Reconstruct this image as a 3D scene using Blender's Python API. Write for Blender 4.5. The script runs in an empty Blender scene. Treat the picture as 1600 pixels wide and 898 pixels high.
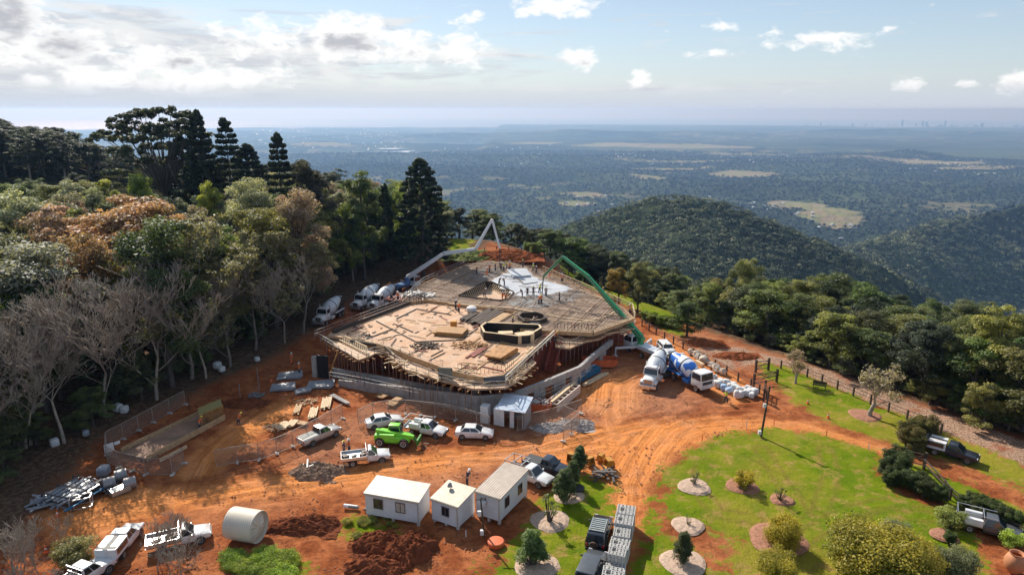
import bpy, bmesh, math, random
import numpy as np
from mathutils import Vector, Matrix
R = math.radians
random.seed(7)
rng = np.random.default_rng(7)
scn = bpy.context.scene
C = scn.collection

# ------------------------------------------------------------------ camera
CAMH, PITCH, FPX = 38.5, 14.7, 1061.0
cam_d = bpy.data.cameras.new('camera'); cam = bpy.data.objects.new('camera', cam_d); C.objects.link(cam)
cam_d.sensor_width = 36; cam_d.lens = FPX / 1600 * 36
cam_d.clip_start = 0.5; cam_d.clip_end = 400000
cam.location = (0, 0, CAMH); cam.rotation_euler = (R(90 - PITCH), 0, 0)
scn.camera = cam

# ------------------------------------------------------------------ world, sun, exposure
SUN_EL, SUN_AZ = 38.0, -30.5         # azimuth from +Y, towards -X
world = bpy.data.worlds.new('World'); scn.world = world; world.use_nodes = True
def build_world():
    nt = world.node_tree; N = nt.nodes; L = nt.links; N.clear()
    out = N.new('ShaderNodeOutputWorld'); bg = N.new('ShaderNodeBackground')
    bg.inputs['Strength'].default_value = SKY_STRENGTH
    sky = N.new('ShaderNodeTexSky'); sky.sky_type = 'NISHITA'; sky.sun_disc = False
    sky.sun_elevation = R(SUN_EL); sky.sun_rotation = R(SUN_AZ)
    sky.altitude = 600; sky.air_density = 1.0; sky.dust_density = 0.5; sky.ozone_density = 1.5
    tc = N.new('ShaderNodeTexCoord'); sp = N.new('ShaderNodeSeparateXYZ'); L.new(tc.outputs['Generated'], sp.inputs[0])
    def m(op, a, b=None, c=None, clamp=False):
        n = N.new('ShaderNodeMath'); n.operation = op; n.use_clamp = clamp
        for i, v in enumerate((a, b, c)):
            if v is None: continue
            if isinstance(v, (int, float)): n.inputs[i].default_value = v
            else: L.new(v, n.inputs[i])
        return n.outputs[0]
    zc = m('MAXIMUM', sp.outputs['Z'], 0.004)
    cv = N.new('ShaderNodeCombineXYZ'); L.new(sp.outputs['X'], cv.inputs[0]); L.new(sp.outputs['Y'], cv.inputs[1]); L.new(zc, cv.inputs[2])
    L.new(cv.outputs[0], sky.inputs['Vector'])
    az = m('ARCTAN2', sp.outputs['X'], sp.outputs['Y']); el = m('ARCSINE', sp.outputs['Z'])
    def skyvec(sx, sy, off=0.0):
        c = N.new('ShaderNodeCombineXYZ'); L.new(m('MULTIPLY', az, sx), c.inputs[0]); L.new(m('MULTIPLY', el, sy), c.inputs[1]); c.inputs[2].default_value = off
        return c.outputs[0]
    def noise(vec, scale, det=6, rough=.55, dist=0.0):
        n = N.new('ShaderNodeTexNoise'); n.inputs['Scale'].default_value = scale; n.inputs['Detail'].default_value = det
        n.inputs['Roughness'].default_value = rough; n.inputs['Distortion'].default_value = dist; L.new(vec, n.inputs['Vector']); return n.outputs['Fac']
    base = skyvec(1, 1)
    def pxdir(px, py):           # where a cloud stands in the sky (azimuth, elevation)
        v = (py - 449) / FPX; s, c = math.sin(R(PITCH)), math.cos(R(PITCH))
        x, y, z = (px - 800) / FPX, c - v * s, -s - v * c
        return math.atan2(x, y), math.asin(z / math.sqrt(x * x + y * y + z * z))
    def blobs(lst, vec):
        tot = None
        for (px, py, rx, ry, st) in lst:
            a, e = pxdir(px, py)
            mp = N.new('ShaderNodeMapping'); mp.vector_type = 'POINT'
            sx, sy = FPX / rx, FPX / ry
            mp.inputs['Scale'].default_value = (sx, sy, 1); mp.inputs['Location'].default_value = (-a * sx, -e * sy, 0)
            L.new(vec, mp.inputs['Vector'])
            g = N.new('ShaderNodeTexGradient'); g.gradient_type = 'SPHERICAL'; L.new(mp.outputs[0], g.inputs[0])
            v = m('MULTIPLY', m('POWER', g.outputs['Fac'], 0.6), st)
            tot = v if tot is None else m('MAXIMUM', tot, v)
        return tot
    def remap(v, a, b, lo=0., hi=1.):
        n = N.new('ShaderNodeMapRange'); n.interpolation_type = 'SMOOTHSTEP'; L.new(v, n.inputs[0])
        n.inputs[1].default_value = a; n.inputs[2].default_value = b; n.inputs[3].default_value = lo; n.inputs[4].default_value = hi
        return n.outputs[0]
    n_c = noise(skyvec(1, 1.9), 34, 8, .58, .3)
    n_f = noise(skyvec(1, 5.0, 3.1), 9, 8, .6, .4)
    n_w = noise(skyvec(1, 9.0, 7.7), 7, 7, .62, .8)
    # veil of bright thin cloud in the north-east (left), thinning to the right
    left = remap(az, 0.16, -0.42)
    band = m('MULTIPLY', remap(el, 0.02, 0.055), remap(el, 0.27, 0.135, 0.15, 1))
    veil = m('MULTIPLY', m('MULTIPLY', remap(n_f, 0.34, 0.60), left), band)
    veil2 = blobs([(380, 85, 520, 62, 1.0), (100, 75, 330, 78, 1.1), (640, 95, 260, 40, .8), (1000, 138, 420, 14, .55), (300, 150, 330, 24, .6)], base)
    veil = remap(m('ADD', veil2, m('MULTIPLY', m('SUBTRACT', n_w, .5), 2.6)), .15, .95)
    streak = m('MULTIPLY', remap(n_w, 0.56, 0.78), remap(el, 0.0, 0.05))
    cum = blobs([(545, 60, 82, 44, 1.0), (640, 75, 60, 34, .85), (150, 122, 66, 24, .95), (60, 122, 30, 14, .8), (300, 125, 95, 22, .95), (395, 122, 90, 18, .8),
                 (90, 70, 110, 42, .8), (10, 30, 60, 46, 1.0), (260, 95, 90, 26, .8), (905, 92, 40, 24, .85), (998, 122, 22, 24, .75), (1285, 62, 120, 18, .72), (1120, 43, 50, 9, .7),
                 (870, 12, 90, 20, .9), (1420, 133, 26, 12, .8), (1590, 130, 32, 20, .9), (1510, 133, 20, 8, .6), (1110, 85, 60, 9, .65), (730, 30, 40, 20, .6), (720, 80, 60, 34, .8),
                 (-150, 60, 150, 60, 1.), (1800, 60, 90, 30, .8), (420, 60, 110, 40, .7)], base)
    cden = remap(m('ADD', cum, m('MULTIPLY', m('SUBTRACT', n_c, .5), 1.9)), .26, .74)
    grey = remap(m('ADD', blobs([(548, 68, 52, 20, .95), (100, 72, 42, 24, .8), (5, 25, 44, 38, .9), (275, 98, 40, 14, .7), (110, 138, 260, 18, .35), (640, 85, 40, 14, .5), (905, 100, 26, 8, .5), (1590, 134, 24, 8, .6)], base), m('MULTIPLY', m('SUBTRACT', n_c, .5), 1.5)), .25, .85)
    lowgrey = m('MULTIPLY', blobs([(120, 150, 520, 34, 1.0), (-300, 150, 400, 60, 1.0)], base), .35)
    def mixc(f, a, b):
        n = N.new('ShaderNodeMix'); n.data_type = 'RGBA'
        if isinstance(f, float): n.inputs[0].default_value = f
        else: L.new(f, n.inputs[0])
        for k, v in ((6, a), (7, b)):
            if isinstance(v, tuple): n.inputs[k].default_value = (*v, 1)
            else: L.new(v, n.inputs[k])
        return n.outputs[2]
    K = CLOUD
    low = remap(el, 0.11, -0.01)
    c0 = mixc(m('MULTIPLY', low, .55), sky.outputs['Color'], (K * .79, K * .84, K * .91))
    c0 = mixc(.42, c0, (K * .63, K * .75, K * .91))
    c1 = mixc(lowgrey, c0, (K * .55, K * .58, K * .66))
    c1 = mixc(m('MULTIPLY', streak, .5), c1, (K * .95, K * .95, K * .97))
    vcol = mixc(remap(n_f, .38, .60), (K * .74, K * .77, K * .84), (K * 1.04, K * 1.04, K * 1.04))
    c1 = mixc(m('MULTIPLY', veil, .9), c1, vcol)
    ccol = mixc(grey, (K * 1.3, K * 1.29, K * 1.27), (K * .62, K * .63, K * .68))
    c2 = mixc(m('MULTIPLY', cden, .88), c1, ccol)
    c2 = mixc(remap(el, .042, -.004), c2, (K * .73, K * .81, K * .93))
    L.new(c2, bg.inputs['Color']); L.new(bg.outputs[0], out.inputs['Surface'])
SKY_STRENGTH, CLOUD = 0.088, 7.0
build_world()
world.cycles.sampling_method = 'MANUAL'; world.cycles.sample_map_resolution = 1024
sun_d = bpy.data.lights.new('sun', 'SUN'); sun_d.energy = 5.0; sun_d.angle = R(0.5); sun_d.color = (1.0, .93, .82)
sun = bpy.data.objects.new('sun', sun_d); C.objects.link(sun)
SUNV = Vector((math.sin(R(SUN_AZ)) * math.cos(R(SUN_EL)), math.cos(R(SUN_AZ)) * math.cos(R(SUN_EL)), math.sin(R(SUN_EL))))
sun.rotation_euler = SUNV.to_track_quat('Z', 'Y').to_euler()
scn.view_settings.view_transform = 'Standard'; scn.view_settings.look = 'None'
scn.view_settings.exposure = 0.45; scn.view_settings.gamma = 1; scn.view_settings.use_curve_mapping = False
scn.render.engine = 'CYCLES'
cy = scn.cycles
cy.use_denoising = True; cy.max_bounces = 6; cy.diffuse_bounces = 3; cy.glossy_bounces = 2; cy.transmission_bounces = 3
cy.volume_bounces = 0; cy.transparent_max_bounces = 8; cy.use_adaptive_sampling = True; cy.adaptive_threshold = 0.02
cy.sample_clamp_indirect = 6; cy.caustics_reflective = False; cy.caustics_refractive = False

# ------------------------------------------------------------------ noise and terrain height
def _h(ix, iy, s):
    n = (ix * 374761393 + iy * 668265263 + s * 2147483647) & 0xffffffff
    n = ((n ^ (n >> 13)) * 1274126177) & 0xffffffff
    return ((n ^ (n >> 16)) & 0xffff) / 65535.0
def vn(x, y, s=0):
    x = np.asarray(x, float); y = np.asarray(y, float)
    ix = np.floor(x).astype(np.int64); iy = np.floor(y).astype(np.int64)
    fx = x - ix; fy = y - iy; fx = fx * fx * (3 - 2 * fx); fy = fy * fy * (3 - 2 * fy)
    a = _h(ix, iy, s); b = _h(ix + 1, iy, s); c = _h(ix, iy + 1, s); d = _h(ix + 1, iy + 1, s)
    return (a + (b - a) * fx) * (1 - fy) + (c + (d - c) * fx) * fy
def fbm(x, y, o=4, s=0, g=.5):
    t = 0; a = 1; n = 0
    for k in range(o):
        t = t + a * vn(x * 2 ** k + 17 * k, y * 2 ** k - 9 * k, s + k); n += a; a *= g
    return t / n
def ss(a, b, x):
    t = np.clip((np.asarray(x, float) - a) / (b - a), 0, 1); return t * t * (3 - 2 * t)
def gau(x, y, cx, cy, sx, sy, rot=0):
    c, s = math.cos(rot), math.sin(rot); dx, dy = x - cx, y - cy
    u = dx * c + dy * s; v = -dx * s + dy * c
    return np.exp(-.5 * ((u / sx) ** 2 + (v / sy) ** 2))
def H(x, y):
    x = np.asarray(x, float); y = np.asarray(y, float)
    d = (x - 39) * .83 + (y - 97) * .55
    d = d + 6 * ss(30, 90, y - 95) * 0
    z = -0.04 * np.clip(d - 2, 0, 8) - .35 * np.clip(d - 10, 0, 34) - .22 * np.clip(d - 44, 0, 400)
    z = z + 4.2 * ss(151, 160, y) * ss(-36, -20, x) * ss(20, 8, x) * ss(215, 185, y)
    z = z - .42 * np.clip(y - 235 - .35 * np.clip(-x, 0, 200), 0, 900)
    z = z + .10 * np.clip(-x - 50, 0, 60) * ss(60, 120, y)
    z = z + 24 * gau(x, y, -215, 250, 62, 60) + 9 * gau(x, y, -110, 175, 38, 45)
    z = z - .3 * np.clip(-y - 60, 0, 900) - .3 * np.clip(-x - 330, 0, 900)
    r = np.hypot(x, y)
    plain = -556 + 60 * ss(22000, 4000, r) + ((fbm(x / 1500, y / 1500, 4, 5) - .45) * 150 + (.5 - np.abs(fbm(x / 2600, y / 1300, 3, 8) - .5) * 4) * 75) * ss(900, 5000, r) * ss(30000, 17000, r)
    plain = plain + 95 * gau(x, y, 1500, 14200, 3800, 420, .02) + 130 * gau(x, y, 9200, 15500, 4200, 700, -.04) + 70 * gau(x, y, -900, 13500, 500, 300) \
        + 90 * gau(x, y, 3900, 7800, 1500, 350, .1) + 60 * gau(x, y, 300, 6900, 900, 260, -.1) + 75 * gau(x, y, -6500, 15500, 900, 500)
    # the wooded hill in the middle distance, and the broad ridges on the right
    bear = 800 + FPX * np.divide(x, np.maximum(y, 1)) * .985
    rough = (fbm(x / 80, y / 80, 3, 11) - .5) * 26 + (fbm(x / 260, y / 260, 2, 12) - .5) * 50
    def ridge(px, top, y0, front, back, k):
        yy = np.interp(bear, px, y0); v = (np.interp(bear, px, top) - 449) / FPX
        tn = (.2538 + .9673 * v) / (.9673 - .2538 * v)
        zt = CAMH - yy * tn - 8
        zz = zt - np.where(y < yy, front * (yy - y), back * (y - yy)) + rough * k * ss(0, 160, np.abs(y - yy))
        return np.where(y > 330, zz, -9999)
    A = ridge([500, 700, 800, 890, 960, 1010, 1060, 1130, 1200, 1300, 1400, 1500, 1600], [560, 470, 400, 345, 319, 304, 300, 313, 340, 377, 420, 480, 560], [1000] * 13, .36, .5, 1.0)
    B = ridge([1000, 1150, 1250, 1330, 1440, 1600, 1800, 2200], [560, 470, 428, 385, 350, 316, 280, 240], [1350, 1400, 1500, 1650, 1900, 2300, 2800, 3500], .30, .45, 1.6)
    Cc = ridge([1100, 1250, 1330, 1420, 1500, 1600, 1800], [420, 352, 332, 312, 292, 282, 262], [3300, 3400, 3600, 3900, 4200, 4600, 5200], .22, .3, 2.4)
    B = np.maximum(B, Cc)
    g = np.maximum(np.maximum(A, B), plain)
    hid = z - 0.0
    out = np.maximum(hid, g)
    near = r < 320
    out = np.where(near, z, out)
    return out - r * r / (2 * 7.4e6)
def ray(px, py):
    v = (py - 449) / FPX; s, c = math.sin(R(PITCH)), math.cos(R(PITCH))
    return Vector(((px - 800) / FPX, c - v * s, -s - v * c))
def P(px, py, z=0.0):
    d = ray(px, py); t = (z - CAMH) / d.z; return Vector((d.x * t, d.y * t, z))
def PG(px, py):                          # meets the ground
    d = ray(px, py); t = 40.0
    z = 0
    for _ in range(60):
        t = (z - CAMH) / d.z; z2 = float(H(d.x * t, d.y * t)); 
        if abs(z2 - z) < .01: break
        z = z + (z2 - z) * .6
    return Vector((d.x * t, d.y * t, z))
def PY(px, py, y):                       # at a given distance
    d = ray(px, py); t = y / d.y; return Vector((d.x * t, y, CAMH + d.z * t))
def gz(x, y): return float(H(x, y))
# ------------------------------------------------------------------ materials
def newmat(name):
    m = bpy.data.materials.new(name); m.use_nodes = True
    nt = m.node_tree; nt.nodes.clear()
    o = nt.nodes.new('ShaderNodeOutputMaterial'); b = nt.nodes.new('ShaderNodeBsdfPrincipled')
    nt.links.new(b.outputs[0], o.inputs[0]); return m, nt, b, o
_M = {}
def mat(name, col, rough=.6, metal=0., var=.18, scale=3., bump=0., dirt=0., coat=0., spec=.5):
    if name in _M: return _M[name]
    m, nt, b, o = newmat(name); N, L = nt.nodes, nt.links
    tc = N.new('ShaderNodeTexCoord'); nz = N.new('ShaderNodeTexNoise'); nz.inputs['Scale'].default_value = scale; nz.inputs['Detail'].default_value = 5
    L.new(tc.outputs['Object'], nz.inputs['Vector'])
    mr = N.new('ShaderNodeMapRange'); L.new(nz.outputs['Fac'], mr.inputs[0]); mr.inputs[1].default_value = .3; mr.inputs[2].default_value = .7
    mr.inputs[3].default_value = 1 - var; mr.inputs[4].default_value = 1 + var * .6
    mx = N.new('ShaderNodeMix'); mx.data_type = 'RGBA'; mx.blend_type = 'MULTIPLY'; mx.inputs[0].default_value = 1
    mx.inputs[6].default_value = (*col, 1); L.new(mr.outputs[0], mx.inputs[7])
    src = mx.outputs[2]
    if dirt > 0:
        n2 = N.new('ShaderNodeTexNoise'); n2.inputs['Scale'].default_value = scale * .6; n2.inputs['Detail'].default_value = 7; n2.inputs['Roughness'].default_value = .7
        L.new(tc.outputs['Object'], n2.inputs['Vector'])
        r2 = N.new('ShaderNodeMapRange'); L.new(n2.outputs['Fac'], r2.inputs[0]); r2.inputs[1].default_value = .45; r2.inputs[2].default_value = .75; r2.inputs[4].default_value = dirt
        m2 = N.new('ShaderNodeMix'); m2.data_type = 'RGBA'; L.new(r2.outputs[0], m2.inputs[0]); L.new(src, m2.inputs[6]); m2.inputs[7].default_value = (.32, .12, .05, 1)
        src = m2.outputs[2]
    L.new(src, b.inputs['Base Color'])
    b.inputs['Roughness'].default_value = rough; b.inputs['Metallic'].default_value = metal
    b.inputs['Coat Weight'].default_value = coat; b.inputs['Specular IOR Level'].default_value = spec
    if bump > 0:
        bp = N.new('ShaderNodeBump'); bp.inputs['Strength'].default_value = bump; bp.inputs['Distance'].default_value = .05
        L.new(nz.outputs['Fac'], bp.inputs['Height']); L.new(bp.outputs[0], b.inputs['Normal'])
    _M[name] = m; return m
WHITE = mat('white_paint', (.74, .74, .73), .28, 0, .08, 1.2, dirt=.5, coat=.5)
SILVER = mat('silver_paint', (.52, .50, .47), .3, .4, .06, 2, dirt=.25, coat=.4)
BLACKP = mat('black_paint', (.015, .018, .026), .22, 0, .1, 2, coat=.8)
GREYP = mat('grey_paint', (.10, .11, .12), .3, .3, .1, 2, coat=.5, dirt=.1)
NAVYP = mat('charcoal_paint', (.03, .036, .05), .25, .2, .1, 2, coat=.5)
GLASS = mat('dark_glass', (.018, .022, .028), .08, 0, .1, 1, spec=.9)
TYRE = mat('tyre_rubber', (.025, .022, .02), .85, 0, .2, 8, dirt=.5)
RIM = mat('wheel_rim', (.45, .45, .45), .4, .5, .1, 6, dirt=.2)
PLAST = mat('black_plastic', (.03, .03, .032), .6, 0, .1)
LAMPW = mat('headlight_lens', (.7, .72, .75), .12, .2, .05)
LAMPR = mat('tail_light_lens', (.45, .03, .02), .25, 0, .05)
LAMPO = mat('amber_lens', (.7, .25, .02), .25)
STEEL = mat('galvanised_steel', (.30, .30, .30), .5, .5, .3, 6, dirt=.3)
SHEETM = mat('grey_sheet_metal', (.34, .36, .39), .5, .3, .3, 1.2, dirt=.35)
FENCEM = mat('dusty_fence_wire', (.36, .29, .24), .7, .2, .2, 2)
DSTEEL = mat('dark_steel', (.09, .085, .08), .6, .4, .2, 5, dirt=.3)
RUST = mat('rusty_rebar', (.20, .115, .07), .8, .1, .3, 2)
RUSTL = mat('light_rebar', (.42, .30, .21), .75, .1, .25, 2)
ALU = mat('aluminium', (.62, .63, .64), .35, .8, .1, 4)
CONC = mat('concrete', (.36, .34, .32), .85, 0, .22, 1.2, .3, dirt=.25)
CONCL = mat('light_concrete', (.50, .47, .43), .85, 0, .18, 1.0, .2, dirt=.2)
WETC = mat('wet_concrete', (.45, .46, .48), .45, 0, .18, .5, .2, spec=.4)
POURC = mat('fresh_poured_concrete', (.20, .195, .19), .5, 0, .35, 2.0, .8)
TIMB = mat('formwork_timber', (.52, .33, .17), .75, 0, .3, 3)
TIMBL = mat('pale_timber', (.66, .49, .30), .75, 0, .25, 3)
TIMBD = mat('dark_stained_timber', (.07, .045, .03), .8, 0, .3, 4)
TIMBO = mat('orange_timber', (.42, .20, .06), .7, 0, .45, 1.5)
PLYO = mat('ply_edge_brown', (.38, .20, .07), .7, 0, .2, 2)
FORMR = mat('red_steel_formwork', (.24, .055, .03), .65, .1, .35, 2)
BLUES = mat('blue_steel', (.02, .16, .30), .45, .2, .2, 2, dirt=.1)
ORNG = mat('orange_skip_paint', (.62, .13, .04), .5, .1, .3, 1.2, dirt=.3)
GREENB = mat('green_boom_paint', (.02, .30, .09), .35, .1, .1, 2, coat=.4)
WHITEB = mat('white_boom_paint', (.68, .70, .72), .35, .1, .08, 2)
LIME = mat('lime_green_paint', (.20, .62, .03), .4, 0, .1, 2, coat=.3, dirt=.1)
DRUMB = None
BAG = mat('woven_white_bag', (.62, .61, .60), .8, 0, .2, 4, .5)
BAGB = mat('woven_blue_bag', (.35, .48, .66), .8, 0, .2, 4, .5)
BAGG = mat('grey_plastic_bag', (.30, .31, .34), .6, 0, .3, 4, .5)
BLOCK = mat('grey_block', (.52, .50, .47), .9, 0, .2, 6, .3)
YELP = mat('yellow_machine_paint', (.55, .25, .03), .5, .1, .2, 2, dirt=.2)
CONEO = mat('cone_orange', (.80, .12, .02), .6)
TARP = mat('dark_liner_sheet', (.012, .012, .014), .5, 0, .3, 3)
REDPL = mat('red_membrane', (.42, .12, .06), .7, 0, .3, 1.5)
TANKM = mat('cream_tank_wall', (.68, .60, .48), .55, 0, .12, .6)
CABW = mat('cabin_white_wall', (.70, .70, .69), .5, 0, .08, 1.5, dirt=.3)
WINF = mat('bronze_window_frame', (.16, .13, .11), .5, .3)
TERRA = mat('terracotta', (.50, .20, .09), .7, 0, .2, 2, .2)
STONE = mat('pale_rock', (.50, .42, .34), .85, 0, .3, 2, .5)
BARK = mat('grey_bark', (.22, .185, .155), .9, 0, .35, 3, .5)
BARKP = mat('pale_bark', (.22, .185, .15), .9, 0, .35, 3, .5)
TWIG = mat('bare_twig', (.35, .29, .23), .9, 0, .3, 1.5)
BARKD = mat('dark_bark', (.10, .08, .065), .9, 0, .35, 3, .5)
SKIN = mat('skin', (.42, .24, .16), .6)
HIVY = mat('hi_vis_yellow', (.62, .85, .05), .7, 0, .08)
HIVO = mat('hi_vis_orange', (.90, .18, .02), .7, 0, .08)
NAVY = mat('navy_workwear', (.03, .035, .06), .85)
HAT = mat('white_hard_hat', (.8, .8, .8), .3)
BOOT = mat('boot_leather', (.08, .05, .03), .7)

def corrug(name, col, axis='X', rough=.4, metal=.3, period=.2, dirt=.1):
    m, nt, b, o = newmat(name); N, L = nt.nodes, nt.links
    tc = N.new('ShaderNodeTexCoord'); w = N.new('ShaderNodeTexWave'); w.wave_type = 'BANDS'; w.bands_direction = axis
    w.inputs['Scale'].default_value = .314 / period; L.new(tc.outputs['Object'], w.inputs[0])
    nz = N.new('ShaderNodeTexNoise'); nz.inputs['Scale'].default_value = 1.5; nz.inputs['Detail'].default_value = 6; L.new(tc.outputs['Object'], nz.inputs[0])
    mr = N.new('ShaderNodeMapRange'); L.new(nz.outputs['Fac'], mr.inputs[0]); mr.inputs[1].default_value = .3; mr.inputs[2].default_value = .7; mr.inputs[3].default_value = 1 - dirt * 2; mr.inputs[4].default_value = 1.05
    mx = N.new('ShaderNodeMix'); mx.data_type = 'RGBA'; mx.blend_type = 'MULTIPLY'; mx.inputs[0].default_value = 1; mx.inputs[6].default_value = (*col, 1); L.new(mr.outputs[0], mx.inputs[7])
    L.new(mx.outputs[2], b.inputs['Base Color']); b.inputs['Roughness'].default_value = rough; b.inputs['Metallic'].default_value = metal
    bp = N.new('ShaderNodeBump'); bp.inputs['Strength'].default_value = .8; bp.inputs['Distance'].default_value = .03; L.new(w.outputs['Fac'], bp.inputs['Height']); L.new(bp.outputs[0], b.inputs['Normal'])
    return m
ROOFC = corrug('cream_roof_sheet', (.54, .48, .38), 'Y')
ROOFW = corrug('white_roof_sheet', (.62, .57, .48), 'Y')
ROOFT = corrug('tan_ribbed_roof', (.40, .33, .27), 'X', period=.24)
ROOFB = corrug('pale_blue_roof', (.62, .70, .80), 'Y', .3, .4)
CLADW = corrug('white_cladding', (.74, .74, .74), 'Z', .5, .1, .12, .04)

# leaves: base colour from the object's own colour, varied per clump, with brighter clump tops painted in as light
def leafmat(name, transl=.42, rough=.55):
    m, nt, b, o = newmat(name); N, L = nt.nodes, nt.links
    oi = N.new('ShaderNodeObjectInfo'); at = N.new('ShaderNodeAttribute'); at.attribute_name = 'tint'
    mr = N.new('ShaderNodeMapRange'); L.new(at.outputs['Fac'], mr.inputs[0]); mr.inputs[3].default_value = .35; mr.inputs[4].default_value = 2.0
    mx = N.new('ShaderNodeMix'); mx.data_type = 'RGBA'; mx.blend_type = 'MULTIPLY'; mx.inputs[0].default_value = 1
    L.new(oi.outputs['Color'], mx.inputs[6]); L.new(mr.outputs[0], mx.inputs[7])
    hs = N.new('ShaderNodeHueSaturation'); L.new(mx.outputs[2], hs.inputs['Color'])
    h2 = N.new('ShaderNodeMapRange'); L.new(at.outputs['Fac'], h2.inputs[0]); h2.inputs[3].default_value = .52; h2.inputs[4].default_value = .485; L.new(h2.outputs[0], hs.inputs['Hue'])
    b.inputs['Roughness'].default_value = rough; b.inputs['Specular IOR Level'].default_value = .35
    L.new(hs.outputs[0], b.inputs['Base Color'])
    tr = N.new('ShaderNodeBsdfTranslucent'); ms = N.new('ShaderNodeMixShader'); ms.inputs[0].default_value = transl
    g = N.new('ShaderNodeMix'); g.data_type = 'RGBA'; g.blend_type = 'MULTIPLY'; g.inputs[0].default_value = 1; L.new(hs.outputs[0], g.inputs[6]); g.inputs[7].default_value = (1.35, 1.3, .7, 1)
    L.new(g.outputs[2], tr.inputs['Color']); L.new(b.outputs[0], ms.inputs[1]); L.new(tr.outputs[0], ms.inputs[2]); L.new(ms.outputs[0], o.inputs[0])
    return m
LEAF = leafmat('leaf')

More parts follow.
